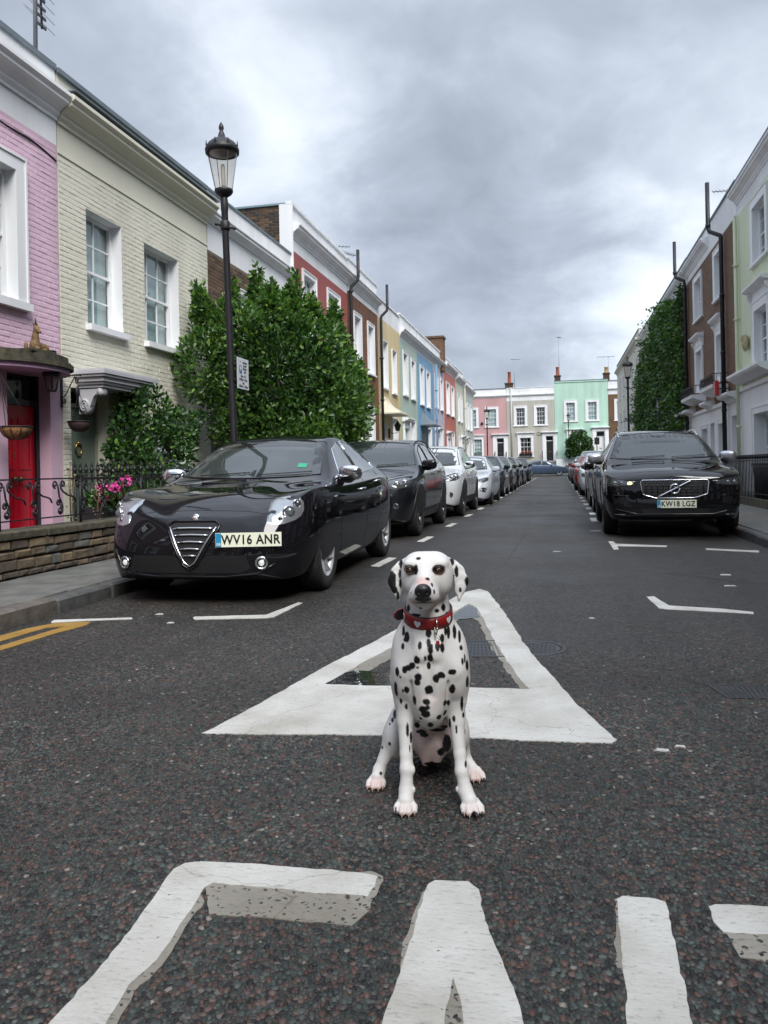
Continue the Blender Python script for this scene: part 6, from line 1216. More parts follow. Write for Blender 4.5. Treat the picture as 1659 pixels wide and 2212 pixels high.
# ================================================================ DOG
DO = Vector((-.381, 2.385, 0)); DRZ = R_(9.076)
dog = thing('dalmatian_dog', 'white dog with black spots and a red collar sitting on the road marking', 'dog', DO, DRZ)
D_M = Matrix.Translation(DO) @ Matrix.Rotation(DRZ, 4, 'Z'); D_I = D_M.inverted()
c = -.021
def sym(l): return l
pr = [
 # torso
 ('ell', (c, .15, .415), (.112, .135, .150), None, .03), ('ell', (c + .002, .065, .43), (.070, .062, .10), None, .04),
 ('ell', (c - .082, .115, .415), (.040, .075, .110), None, .035), ('ell', (c + .088, .115, .415), (.040, .075, .110), None, .035),
 ('ell', (c, .125, .305), (.058, .105, .080), None, .03), ('ell', (c, .05, .345), (.045, .03, .06), None, .03),
 ('cap', (c, .20, .36), (c, .38, .23), .115, .105, .05), ('ell', (c, .44, .16), (.125, .14, .150), None, .05), ('ell', (c, .265, .145), (.070, .075, .080), None, .03), 
 ('cap', (c - .026, .20, .14), (c - .02, .22, .075), .016, .012, .02), ('cap', (c + .026, .20, .14), (c + .02, .22, .078), .016, .012, .02),
 # neck
 ('cap', (c, .105, .67), (c, .115, .50), .062, .088, .035), ('cap', (c, .07, .64), (c, .075, .50), .045, .055, .03), ('ell', (c - .055, .13, .50), (.045, .06, .07), None, .04), ('ell', (c + .055, .13, .50), (.045, .06, .07), None, .04),
 # head
 ('ell', (c, .055, .742), (.074, .088, .054), None, .02), ('ell', (c - .030, .045, .762), (.040, .06, .034), None, .02), ('ell', (c + .030, .045, .762), (.040, .06, .034), None, .02),
 ('ell', (c - .048, .035, .714), (.032, .050, .050), None, .022), ('ell', (c + .046, .035, .714), (.032, .050, .050), None, .022), ('ell', (c, .04, .695), (.056, .06, .045), None, .025),
 ('cap', (c - .002, .0, .712), (-.032, -.088, .694), .042, .030, .022), ('ell', (-.053, -.050, .679), (.0245, .048, .028), None, .014), ('ell', (-.009, -.050, .679), (.0245, .048, .028), None, .014),
 ('cap', (c, .02, .670), (-.031, -.060, .658), .038, .024, .014), ('ell', (-.032, -.090, .690), (.027, .022, .022), None, .014), ('cap', (c - .002, .03, .765), (-.030, -.06, .716), .030, .017, .018),
 ('ell', (c - .048, .002, .768), (.022, .020, .012), None, .016), ('ell', (c + .040, .002, .768), (.022, .020, .012), None, .016),
 # front legs
 ('cap', (-.098, .115, .38), (-.099, .105, .32), .046, .0355, .016), ('cap', (-.099, .105, .32), (-.101, .095, .255), .0345, .0265, .010), ('cap', (-.101, .095, .255), (-.099, .065, .160), .0255, .0190, .010), ('cap', (-.099, .065, .160), (-.097, .050, .118), .0185, .0225, .010),
 ('cap', (-.097, .050, .118), (-.099, .035, .060), .0190, .0215, .010), ('cap', (-.099, .036, .056), (-.101, .018, .032), .0225, .0245, .010), ('ell', (-.0755, .042, .118), (.004, .008, .010), None, .010), ('ell', (-.0745, .030, .062), (.005, .006, .009), None, .005),
 ('cap', (.058, .115, .38), (.060, .105, .32), .046, .0345, .016), ('cap', (.060, .105, .32), (.062, .095, .255), .0335, .0260, .010), ('cap', (.062, .095, .255), (.070, .065, .160), .0250, .0185, .010), ('cap', (.070, .065, .160), (.074, .050, .112), .0180, .0215, .010),
 ('cap', (.074, .050, .112), (.084, .035, .058), .0185, .0215, .010), ('cap', (.084, .036, .054), (.096, .018, .032), .0225, .0245, .010), ('ell', (.0575, .034, .062), (.005, .006, .009), None, .005),
 # hind legs
 ('ell', (c - .100, .32, .150), (.045, .12, .100), Matrix.Rotation(-.25, 3, 'Z'), .03), ('ell', (c + .080, .34, .150), (.040, .12, .100), Matrix.Rotation(.2, 3, 'Z'), .03),
 ('ell', (-.150, .265, .150), (.034, .055, .050), None, .02), ('cap', (-.150, .25, .135), (-.182, .235, .080), .036, .0200, .012), ('cap', (-.182, .235, .080), (-.196, .225, .050), .0190, .0205, .008), ('cap', (-.196, .228, .046), (-.202, .205, .028), .0215, .0225, .008),
 ('ell', (.074, .30, .150), (.034, .05, .055), None, .02), ('cap', (.078, .30, .12), (.095, .31, .06), .030, .020, .012), ('cap', (.095, .31, .055), (.116, .285, .03), .020, .022, .01),
 ('cap', (c + .05, .50, .06), (.10, .66, .02), .028, .010, .02),
]
paws = [(-.101, .008, 0.0, 1.0), (.101, .008, .14, 1.0), (-.204, .195, -.12, .90), (.124, .265, .2, .90)]
claws = []
for px, py, a, s in paws:
    for i, (ox, oy) in enumerate(((-.0225, .010), (-.0085, -.004), (.0085, -.004), (.0225, .010))):
        x = px + (ox * math.cos(a) + (-.02 + oy) * math.sin(a)) * s; y = py + (-.014 + oy) * s; dx = a * .02 + ox * .12
        pr.append(('cap', (px + ox * .6 * s, py + .015, .030), (x + dx, y, .0175), .0122 * s, .0122 * s, .0022)); pr.append(('cap', (x + dx, y, .020), (x + dx * 1.6, y - .013 * s, .0125), .0120 * s, .0102 * s, .0022))
        claws.append((x + dx * 1.8, y - .022 * s, .014, dx))
# thin hanging ears
for sx, P_ in ((-1, [(-.091, .066, .768), (-.106, .064, .756), (-.119, .058, .733), (-.1225, .052, .706), (-.117, .047, .681), (-.113, .044, .656)]), (1, [(.050, .066, .768), (.065, .064, .756), (.079, .058, .735), (.0855, .052, .705), (.080, .047, .679), (.077, .044, .653)])):
    Wd = [.008, .013, .019, .0235, .017, .0055]
    for i, (p, w) in enumerate(zip(P_, Wd)): pr.append(('ell', p, (w, .0062, (.012, .018, .024, .026, .022, .012)[i]), Matrix.Rotation(-sx * (.9, .7, .3, -.05, -.2, -.2)[i], 3, 'Y'), .009))
# mouth, eye sockets
pr += [('-ell', (-.0735, -.030, .7505), (.0170, .020, .0125), None, .004), ('-ell', (.0145, -.030, .7505), (.0170, .020, .0125), None, .004), ('-cap', (-.069, -.088, .656), (-.032, -.113, .668), .0032, .0035, .005), ('-cap', (.006, -.088, .656), (-.032, -.113, .668), .0032, .0035, .005), ('-cap', (-.032, -.125, .690), (-.032, -.118, .668), .002, .002, .004),
       ('-cap', (c, .005, .812), (c - .003, -.055, .765), .006, .003, .02), ('-cap', (c, -.004, .50), (c, .008, .36), .007, .004, .03), ('-cap', (c - .052, .03, .40), (c - .062, .05, .29), .002, .002, .018), ('-cap', (c + .054, .03, .40), (c + .056, .05, .29), .002, .002, .018), ('cap', (c - .02, .015, .50), (c - .075, .045, .425), .012, .010, .03), ('cap', (c + .02, .015, .50), (c + .078, .045, .425), .012, .010, .03), ('cap', (c - .035, .035, .535), (c - .02, .012, .48), .010, .010, .02), ('cap', (c + .035, .035, .535), (c + .02, .012, .48), .010, .010, .02)]
me, V = sdf_mesh('body', pr, .0031)
V = np.array([v.co for v in me.vertices])
V[:, 2] = np.maximum(V[:, 2], .001)
bvh = BVHTree.FromPolygons([tuple(v) for v in V], [tuple(p.vertices) for p in me.polygons])
co = D_I @ Vector((0, 0, CAMH))
def zhit(zx, zy):
    u = 1350 / 1.8518 + zx * .2930; v = 2150 / 1.8518 + zy * .2930; d = (D_I.to_3x3() @ ray(u, v)).normalized()
    h = bvh.ray_cast(co, d); return h[0] if h[0] is not None else None
SPOTS = """596 155 16 13;575 240 18 36;735 226 15 20;664 306 15 12;697 350 7 16;713 400 8 18;540 410 5 8;400 320 34 66;420 385 22 26;468 190 13 42;445 432 12 28;460 270 11 34;464 335 9 38;845 178 17 28;878 250 14 42;955 325 17 36;905 385 11 18;858 360 10 52;
780 517 18 28;733 540 18 13;612 522 11 9;522 520 15 26;833 460 9 45;570 575 42 14;812 560 26 10;486 690 11 36;510 735 20 36;500 752 16 16;481 802 13 24;608 797 13 28;672 705 20 30;672 780 15 30;686 822 20 34;770 742 16 32;738 805 18 32;772 815 18 36;796 690 10 30;818 695 13 46;862 692 13 50;900 730 10 44;911 814 12 18;684 888 19 26;646 890 9 18;585 905 23 30;552 945 26 22;522 962 22 20;494 975 20 24;590 958 12 8;440 988 15 32;462 1028 7 10;674 945 13 26;
594 1030 26 27;588 1068 22 22;728 1040 24 30;762 1015 32 24;780 1020 16 16;846 992 28 20;674 1125 29 30;847 1118 21 32;510 1125 19 26;481 1132 8 14;430 1115 13 50;436 1150 12 20;468 1204 10 22;566 1200 16 32;656 1212 26 22;508 1247 10 22;628 1268 28 22;662 1256 18 14;648 1302 32 26;613 1334 14 8;598 1357 16 10;793 1220 15 24;818 1220 11 22;792 1290 20 20;750 1325 20 18;788 1340 14 18;686 1382 20 24;922 912 8 22;956 940 12 35;938 890 6 30;957 1065 13 38;917 1222 10 48;928 1310 8 18;858 1335 12 22;828 1370 8 30;615 1432 40 14;640 1455 30 14;740 1418 50 10;585 1382 24 18;790 1395 30 10;
516 1420 9 45;542 1473 8 35;532 1555 5 20;877 1415 8 28;938 1430 5 20;946 1672 7 20;384 1522 10 14;330 1548 9 12;320 1740 11 11;422 1300 12 38;405 1345 9 18;385 1375 8 8;1010 2045 20 22;430 2020 6 25;808 1525 34 60;770 1580 30 30;565 1620 22 34;700 1665 60 12;560 1575 10 20"""
col = np.tile(np.array([.68, .665, .64]), (len(V), 1))
def soft(P, ctr, r, lo=.6, hi=1.25): q = np.sqrt((((P - ctr) / r) ** 2).sum(1)); return np.clip((hi - q) / (hi - lo), 0, 1)
pink = np.zeros(len(V))
for ctr, r, a in (((-.033, -.08, .722), (.024, .05, .016), .75), ((-.066, -.06, .664), (.02, .05, .014), .7), ((.006, -.06, .664), (.02, .05, .014), .7), ((-.074, -.02, .745), (.022, .03, .010), .5), ((.016, -.02, .742), (.022, .03, .010), .6),
                 ((c, .22, .13), (.085, .11, .11), .55), ((-.1, -.018, .018), (.035, .03, .022), .3), ((.104, -.018, .018), (.035, .03, .022), .3), ((-.206, .17, .02), (.034, .035, .030), .5), ((.126, .24, .02), (.03, .035, .028), .5), ((.04, .0, .36), (.03, .08, .02), .25), ((-.02, .03, .34), (.05, .05, .03), .2), ((-.072, .0, .066), (.01, .014, .014), .6), ((.054, .0, .066), (.01, .014, .014), .6)):
    pink = np.maximum(pink, soft(V, np.array(ctr), np.array(r)) * a)
nz = np.array([noise.noise(Vector(v) * 90) for v in V]); nz2 = np.array([noise.noise(Vector((v[0] * 30, v[1] * 30, v[2] * 18))) for v in V])
col = col * (1 - pink[:, None]) + np.array([.60, .38, .33]) * pink[:, None]; col *= (1 + .05 * nz2)[:, None]
blk = np.zeros(len(V)); vrt = (D_I.to_3x3() @ ray(945, 1400)).normalized(); rx_ = vrt.cross(Vector((0, 0, 1))).normalized(); uz_ = rx_.cross(vrt).normalized(); vz_ = vrt
RX, UZ, VZ = np.array(rx_), np.array(uz_), np.array(vz_)
for s_ in SPOTS.replace('\n', '').split(';'):
    zx, zy, ax_, ay_ = [float(q) for q in s_.split()]; h = zhit(zx, zy)
    if h is None: continue
    k = .2930 * (Vector(h) - co).length / FOC; d = V - np.array(h); q = np.sqrt(((d @ RX) / (ax_ * k)) ** 2 + ((d @ UZ) / (ay_ * k)) ** 2 + ((d @ VZ) / (max(ax_, ay_) * k * 1.6)) ** 2)
    blk = np.maximum(blk, np.clip((1.16 + nz * .20 + nz2 * .16 - q) / .20, 0, 1))
# spots the camera does not see, over the back and haunches
rng = np.random.default_rng(77)
back = V[(V[:, 1] > .36) & (V[:, 2] > .08)]
for p in back[rng.choice(len(back), 60)]:
    r = rng.uniform(.009, .02); q = np.sqrt(((V - p) ** 2).sum(1)) / r; blk = np.maximum(blk, np.clip((1.08 + nz * .38 - q) / .2, 0, 1))
for ctr, r in (((-.033, -.108, .676), (.026, .022, .010)), ((-.033, -.115, .690), (.022, .02, .016)), ((-.0735, -.022, .7505), (.0235, .03, .0165)), ((.0145, -.022, .7505), (.0235, .03, .0165)), ((-.033, -.10, .664), (.030, .03, .0035))):
    blk = np.maximum(blk, np.clip((1.05 - np.sqrt((((V - np.array(ctr)) / np.array(r)) ** 2).sum(1)) + nz * .1) / .2, 0, 1) * .95)
col = col * (1 - blk[:, None]) + np.array([.006, .0055, .0065]) * blk[:, None]
ca = me.color_attributes.new('coat', 'FLOAT_COLOR', 'POINT'); ca.data.foreach_set('color', np.concatenate([col, np.ones((len(V), 1))], 1).astype(np.float32).ravel())
me.vertices.foreach_set('co', V.astype(np.float32).ravel()); me.update()
m = bpy.data.materials.new('short_fur'); m.use_nodes = True; t_ = m.node_tree; bs = t_.nodes['Principled BSDF']; at = t_.nodes.new('ShaderNodeVertexColor'); at.layer_name = 'coat'
tcn = t_.nodes.new('ShaderNodeTexCoord'); mp = t_.nodes.new('ShaderNodeMapping'); mp.inputs['Scale'].default_value = (1, 1, .3); nn = t_.nodes.new('ShaderNodeTexNoise'); nn.inputs['Scale'].default_value = 420; nn.inputs['Detail'].default_value = 3; t_.links.new(tcn.outputs['Object'], mp.inputs[0]); t_.links.new(mp.outputs[0], nn.inputs['Vector'])
mm = t_.nodes.new('ShaderNodeMixRGB'); mm.blend_type = 'OVERLAY'; mm.inputs[0].default_value = .22; t_.links.new(at.outputs[0], mm.inputs[1]); t_.links.new(nn.outputs[0], mm.inputs[2]); t_.links.new(mm.outputs[0], bs.inputs['Base Color'])
bp = t_.nodes.new('ShaderNodeBump'); bp.inputs['Distance'].default_value = .0012; t_.links.new(nn.outputs[0], bp.inputs['Height']); t_.links.new(bp.outputs[0], bs.inputs['Normal']); bs.inputs['Roughness'].default_value = .55; bs.inputs['Specular IOR Level'].default_value = .3
me.materials.append(m); obj('body', me, dog)
# nose leather, eyes, claws
M_NOSE = mat('nose_leather', (.012, .011, .012), .38, var=.2, scale=60, bump=.0008, bscale=500)
me, _ = sdf_mesh('nose', [('ell', (-.033, -.113, .706), (.0225, .018, .0165), None, .006), ('ell', (-.048, -.112, .698), (.010, .014, .012), None, .006), ('ell', (-.018, -.112, .698), (.010, .014, .012), None, .006), ('cap', (-.033, -.118, .698), (-.033, -.112, .682), .007, .005, .006), ('-ell', (-.045, -.131, .698), (.0048, .010, .004), None, .003), ('-ell', (-.021, -.131, .698), (.0048, .010, .004), None, .003), ('-cap', (-.033, -.135, .70), (-.033, -.128, .68), .0012, .0012, .002)], .0013); me.materials.append(M_NOSE); obj('nose', me, dog)
M_IRIS = mat('brown_eye', (.050, .018, .007), .06, var=.3, scale=300, coat=1.0); M_PUP = mat('pupil', (.004, .004, .004), .03, var=0, coat=1.0); M_TAP = mat('eye_shine', (.16, .30, .15), .1, var=0)
for ex_ in (-.0735, .0145):
    b = MB(); b.ball((ex_, -.0150, .7505), .0135, n=20); eo = b.build('eye', M_IRIS, dog); b = MB(); b.lathe([(0, -.0008), (.0042, 0), (.0040, .0012)], (0, 0, 0), 14, ax='y'); b.v = [(x + ex_ + (.002 if ex_ < 0 else -.003), y - .0284, z + .7505) for x, y, z in b.v]; b.build('pupil', M_PUP, eo)
    b = MB(); b.ball((ex_ + (.002 if ex_ < 0 else -.003), -.0290, .7515), .0019, n=8); b.build('eye_shine', M_TAP, eo)  # green flash shine in the eye, modelled as a small coloured bead
    # lids
    for sgn, th in ((1, .0018), (-1, .0013)):
        b = MB(); b.tube([(ex_ + .0165 * math.cos(a), -.0235 - .005 * math.sin(a) + .006 * abs(math.cos(a)) ** 2, .7505 + sgn * .0102 * math.sin(a)) for a in [math.pi * i / 10 for i in range(11)]], [.001] + [th] * 9 + [.001], 6); b.build('eyelid', mat('dark_lid', (.035, .025, .024) if sgn > 0 else (.16, .09, .08), .5, var=.2) if sgn > 0 else mat('pink_lid', (.05, .03, .028), .5, var=.2), dog)
M_CLAW = mat('pale_claw', (.36, .22, .17), .4, var=.2, scale=80); M_CLAWD = mat('dark_claw', (.02, .018, .018), .35, var=.2)
for i, (x, y, z, dx) in enumerate(claws):
    b = MB(); b.tube([(x - dx * .3, y + .010, z + .002), (x, y, z - .001), (x + dx * .3, y - .009, z - .009)], [.0038, .0034, .0012], 7); b.build('claw', M_CLAWD if i in (0, 6, 7, 15) else M_CLAW, dog)
# whiskers-free; collar
M_COL = mat('red_leather', (.235, .008, .010), .42, var=.10, scale=40, bump=.0006, bscale=300); M_STEEL = mat('bright_steel', (.55, .53, .48), .2, 1.0, var=.05); M_LIN = mat('black_lining', (.012, .012, .014), .6, var=.2)
cc = Vector((c, .100, .597)); tilt = .24
def cpt(a, r, z):   # a=0 faces the camera side
    x = r * math.sin(a) * .99; y = -r * math.cos(a) * 1.12; return (cc.x + x, cc.y + y * math.cos(tilt) - z * math.sin(tilt) * 1.0, cc.z + y * math.sin(tilt) + z * math.cos(tilt))
def band(r0, r1, z0, z1, a0, a1, n):
    b = MB(); vs = []
    for i in range(n + 1):
        a = a0 + (a1 - a0) * i / n
        for r, z in ((r0, z0), (r1, z0 + .001), (r1 + .0005, (z0 + z1) / 2), (r1, z1 - .001), (r0, z1)): vs.append(cpt(a, r, z))
    fs = []
    for i in range(n):
        for j in range(5): fs.append((i * 5 + j, i * 5 + (j + 1) % 5, i * 5 + 5 + (j + 1) % 5, i * 5 + 5 + j))
    b.add(vs, fs, 0, True); return b
co_ = band(.0745, .0785, -.020, .020, 0, 2 * math.pi, 64).build('collar', M_COL, dog); co_['label'] = 'red leather collar with white hearts'
band(.072, .0755, -.0185, .0215, 0, 2 * math.pi, 64).build('lining', M_LIN, co_)
hp = [(0, -.0125), (.006, -.007), (.0105, -.001), (.0115, .004), (.0095, .008), (.006, .0095), (.0025, .008), (0, .0045), (-.0025, .008), (-.006, .0095), (-.0095, .008), (-.0115, .004), (-.0105, -.001), (-.006, -.007)]
for a in (-.44, .98, -1.35, 1.9, 2.9):
    b = MB(); n = len(hp); vs = [cpt(a + p[0] / .079, .0800, p[1]) for p in hp] + [cpt(a + p[0] / .079, .0780, p[1]) for p in hp]; b.add(vs, [tuple(range(n - 1, -1, -1))] + [(i, (i + 1) % n, n + (i + 1) % n, n + i) for i in range(n)]); b.build('heart', mat('white_heart', (.72, .75, .80), .4, var=.03), co_)
a = .30; b = MB(); b.tube([tuple(Vector(cpt(a, .0815, 0)) + Vector((.004 * math.cos(t), -.012 * math.cos(t) - .004 + .006 * min(0, math.sin(t)), .0235 * math.sin(t) - .004))) for t in [6.2832 * i / 20 for i in range(21)]], .0021, 6); b.build('ring', M_STEEL, co_)
p = Vector(cpt(a, .094, -.036)); b = MB(); b.tube([(p.x + .0075 * math.cos(t), p.y - .002, p.z + .0075 * math.sin(t)) for t in [6.2832 * i / 16 for i in range(17)]], .0009, 5); b.build('split_ring', M_STEEL, co_)
b = MB(); b.prism([(-.005, -.010), (.004, -.011), (.007, -.004), (.005, .006), (.0055, .012), (-.001, .015), (-.005, .012)], lambda q, w, d: (p.x + q + .001, p.y - .004 + d, p.z - .024 + w), 0, .003); b.build('tag', mat('red_tag', (.28, .015, .012), .3, var=.1), co_)
b = MB(); st = [(-1.55, .079, .0), (-1.5, .086, -.0), (-1.42, .098, .001), (-1.36, .108, .002)]
vs = []
for k, (a, r, z) in enumerate(st):
    w = (.018, .018, .017, .009)[k]; vs += [cpt(a, r, z + w), cpt(a, r, z - w), cpt(a - .03, r + .003, z - w), cpt(a - .03, r + .003, z + w)]
fs = [(i * 4 + j, i * 4 + (j + 1) % 4, i * 4 + 4 + (j + 1) % 4, i * 4 + 4 + j) for i in range(3) for j in range(4)] + [(12, 13, 14, 15)]
b.add(vs, fs); b.m = [1 if (i % 4 == 0) else 0 for i in range(12)] + [0]; b.build('strap_end', [M_COL, M_LIN], co_)
# a few whiskers
b = MB()
for sx in (-1, 1):
    for k in range(5): x = -.033 + sx * .024; z = .688 - k * .004; b.tube([(x, -.075 + k * .006, z), (x + sx * .02, -.085, z + .002), (x + sx * .042, -.08, z - .008)], [.0003, .00025, .0001], 3)
stuff(b.build('whisker', mat('whisker_hair', (.5, .5, .5), .5, var=0), dog))
# ================================================================ CARS
def interp(tab, x):
    xs = [t[0] for t in tab]; ys = [t[1] for t in tab]; return float(np.interp(x, xs, ys))
def carpaint(name, col, rough=.25, metal=.0, flake=0.0, coat=1.0):
    m = mat(name, col, rough, metal, var=.05, scale=3, coat=coat, spec=.0 if metal < .1 else .3)
    return m
M_PBLACK = carpaint('black_car_paint', (.006, .006, .008), .22); M_PDGREY = carpaint('dark_grey_car_paint', (.010, .011, .014), .28, .2); M_PWHITE = carpaint('white_car_paint', (.54, .56, .57), .3); M_PPEARL = carpaint('pearl_white_car_paint', (.47, .50, .54), .3)
M_PNAVY = carpaint('navy_car_paint', (.012, .016, .026), .25); M_PBLUE = carpaint('grey_blue_car_paint', (.085, .12, .19), .28, .5); M_PRED = carpaint('red_car_paint', (.28, .012, .016), .25); M_PSILV = carpaint('silver_car_paint', (.30, .32, .34), .3, .7); M_PBROWN = carpaint('bronze_grey_car_paint', (.05, .045, .042), .25, .5)
M_TYRE = mat('tyre_rubber', (.014, .014, .015), .75, var=.3, scale=20, bump=.001, bscale=100); M_ALLOY = mat('alloy_rim', (.62, .63, .65), .38, .7, var=.1, scale=10); M_DALLOY = mat('dark_alloy_rim', (.10, .10, .11), .3, .8, var=.1); M_CHROME = mat('chrome', (.72, .73, .76), .08, 1.0, var=.02)
M_WELL = mat('wheel_arch_liner', (.004, .004, .004), .9, var=.1); M_DKGLOSS = mat('gloss_black_trim', (.006, .006, .007), .15, var=.02); M_GRILLE = mat('grille_mesh', (.006, .006, .007), .5, var=.1)
M_CGLASS = mat('car_window_glass', (.026, .034, .034), .035, var=.0, spec=.5, coat=.0); M_CGLASS.node_tree.nodes['Principled BSDF'].inputs['IOR'].default_value = 1.65
M_CGLASS2 = mat('pale_side_glass', (.075, .09, .10), .06, var=.25, scale=60, spec=.6, coat=.0); M_CGLASS2.node_tree.nodes['Principled BSDF'].inputs['IOR'].default_value = 1.9
M_LAMP = mat('headlamp_reflector', (.30, .32, .34), .2, .6, var=.2, scale=9, coat=1.0); M_LAMPD = mat('headlamp_dark', (.07, .075, .08), .15, .3, var=.1, scale=8, coat=1.0); M_LENS = mat('lamp_lens', (.10, .12, .13), .03, var=0, coat=1.0, spec=1.0)
M_LITY = mat('lit_lamp_yellow', (.8, .8, .4), .3, var=0, emit=(1.0, .95, .25, 1.6)); M_LITW = mat('lit_lamp_white', (.9, .9, .7), .3, var=0, emit=(1.0, 1.0, .62, 2.2)); M_LITF = mat('fog_lamp_glow', (.8, .8, .78), .1, .5, var=0, emit=(.9, 1, .9, .15))
M_PLATE = mat('number_plate_face', (.86, .88, .70), .35, var=.02); M_PLATEI = mat('number_plate_ink', (.01, .01, .012), .4, var=0); M_PLATEB = mat('number_plate_blue', (.02, .26, .50), .4, var=0); M_AMBER = mat('amber_reflector', (.35, .14, .04), .3, var=.2, scale=60); M_SILT = mat('satin_silver_trim', (.50, .51, .53), .25, .8, var=.05)  # plate face: pale yellow glow of flash light put into its base colour

def car_surface(P):
    """subdivided body shell from stations along the length; nose at y=0 (faces -y)"""
    L = P['L']; S = P['st']; rings = []
    for s in S:
        zb, w, zbt, zt, wt = (interp(P[k], s) for k in ('zb', 'w', 'belt', 'top', 'wt')); tum = interp(P['tum'], s); cab = interp(P['cab'], s)   # cab 1 = cabin, 0 = bonnet
        zw = interp(P['zw'], s); zs = zb + .13; drop = .035 * cab + (1 - cab) * P.get('hd', .05)
        hz = zt - zbt; 
        pts = [(0, zb), (w * .55, zb), (w * .90, zb + .005), (w * .965, zs), (w, zw), (w - tum * .35, zbt - .05), (w - tum, zbt), (wt * cab + (w - tum - .10) * (1 - cab), (zbt + hz * .90 * cab + (1 - cab) * hz * .45)), (wt * .86 * cab + (1 - cab) * w * .58, zt - drop * .55 * (1 if cab > .5 else 1)), (wt * .45, zt - drop * .12), (0, zt)]
        lean = interp(P['lean'], s)
        rings.append([(x, s + lean * max(0, z - P.get('leanz', .45)) ** 1.4, z) for x, z in pts])
    n = len(rings[0]); bm = bmesh.new(); grid = []
    for r in rings:
        row = [bm.verts.new((x, y, z)) for x, y, z in r] + [bm.verts.new((-x, y, z)) for x, y, z in r[-2:0:-1]]; grid.append(row)
    m = len(grid[0])
    for i in range(len(grid) - 1):
        for j in range(m): bm.faces.new((grid[i][j], grid[i][(j + 1) % m], grid[i + 1][(j + 1) % m], grid[i + 1][j]))
    def cap(row, flip):
        # quad strips between left and right halves
        k = n - 1
        for j in range(k):
            a, b_ = row[j], row[j + 1]; c_, d = (row[(m - j) % m]), row[m - j - 1]
            if j == 0: f = (row[0], row[1], row[m - 1])
            elif j == k - 1: f = (row[k - 1], row[k], row[k + 1])
            else: f = (a, b_, d, c_)
            bm.faces.new(f if not flip else tuple(reversed(f)))
    cap(grid[0], True); cap(grid[-1], False); bmesh.ops.recalc_face_normals(bm, faces=bm.faces[:])
    cl = bm.edges.layers.float.new('crease_edge')
    for i in range(len(grid) - 1):
        for j, v in ((6, P.get('crease', .35)), (m - 6, P.get('crease', .35)), (2, .5), (m - 2, .5)):
            e_ = bm.edges.get((grid[i][j], grid[i + 1][j]))
            if e_: e_[cl] = v
    me = bpy.data.meshes.new('shell'); bm.to_mesh(me); bm.free(); o = obj('shell', me); md = o.modifiers.new('s', 'SUBSURF'); md.levels = 3; md.render_levels = 3
    dg = bpy.context.evaluated_depsgraph_get(); me2 = bpy.data.meshes.new_from_object(o.evaluated_get(dg)); bpy.data.objects.remove(o)
    return me2
def bv(me): return BVHTree.FromPolygons([v.co.copy() for v in me.vertices], [tuple(p.vertices) for p in me.polygons])
def fillpatch(name, pts3, tree, off, m, parent, cell=.05, dirv=None, thick=.012, flat=False, bulge=0, ylim=None):
    """pts3: 3-D outline lying near the body; projected along dirv onto the shell and raised by off"""
    pts3 = [Vector(p) for p in pts3]; d = Vector(dirv).normalized(); a = d.orthogonal().normalized() if abs(d.z) > .95 else d.cross(Vector((0, 0, 1))).normalized(); b_ = a.cross(d)
    P2 = [(p.dot(a), p.dot(b_)) for p in pts3]; dep = sum(p.dot(d) for p in pts3) / len(pts3)
    bm = bmesh.new(); vs = []
    # densify outline
    for i in range(len(P2)):
        p, q = Vector(P2[i]), Vector(P2[(i + 1) % len(P2)]); k = max(1, int((q - p).length / cell))
        for j in range(k): r = p.lerp(q, j / k); vs.append(bm.verts.new((r.x, r.y, 0)))
    bm.faces.new(vs); bmesh.ops.triangulate(bm, faces=bm.faces[:])
    for it in range(4):
        lg = [e_ for e_ in bm.edges if e_.calc_length() > cell * 1.5]
        if not lg: break
        bmesh.ops.subdivide_edges(bm, edges=lg, cuts=1); bmesh.ops.triangulate(bm, faces=bm.faces[:])
    bound = {v for v in bm.verts if v.is_boundary}
    ctr = Vector((sum(v.co.x for v in bm.verts), sum(v.co.y for v in bm.verts), 0)) / len(bm.verts)
    for v in bm.verts:
        o = a * v.co.x + b_ * v.co.y + d * (dep - 1.5); h = tree.ray_cast(o, d)
        if h[0] is None or (ylim and h[0].y > ylim): nb = tree.find_nearest(a * v.co.x + b_ * v.co.y + d * (dep + (.3 if ylim else 0))); loc, nr = nb[0], nb[1]
        else: loc, nr = h[0], h[1]
        if nr.dot(d) > 0: nr = -nr
        v.co = loc + nr * (off + (bulge if v not in bound else 0))
    ext = bmesh.ops.extrude_edge_only(bm, edges=[e_ for e_ in bm.edges if e_.is_boundary])
    for v in [g for g in ext['geom'] if isinstance(g, bmesh.types.BMVert)]: v.co += d * thick
    bmesh.ops.recalc_face_normals(bm, faces=bm.faces[:])
    me = bpy.data.meshes.new(name); bm.to_mesh(me); bm.free(); me.materials.append(m)
    for p in me.polygons: p.use_smooth = True
    # keep the rim crisp
    me.set_sharp_from_angle(angle=R_(50))
    return obj(name, me, parent)
def strip(name, pts3, tree, dirv, r, m, parent, off=.0, step=.05, close=False):
    P_ = [Vector(p) for p in pts3]; P_ = P_ + [P_[0]] if close else P_; out_ = []; d = Vector(dirv).normalized()
    for i in range(len(P_) - 1):
        k = max(1, int((P_[i + 1] - P_[i]).length / step))
        for j in range(k): out_.append(P_[i].lerp(P_[i + 1], j / k))
    out_.append(P_[-1]); q = []
    for p in out_:
        h = tree.ray_cast(p - d * 1.5, d); 
        if h[0] is None: h = tree.find_nearest(p)
        nr = h[1] if h[1].dot(d) < 0 else -h[1]; q.append(h[0] + nr * off)
    b = MB(); b.tube(q, r, 6); return b.build(name, m, parent)
WHEELS = {}
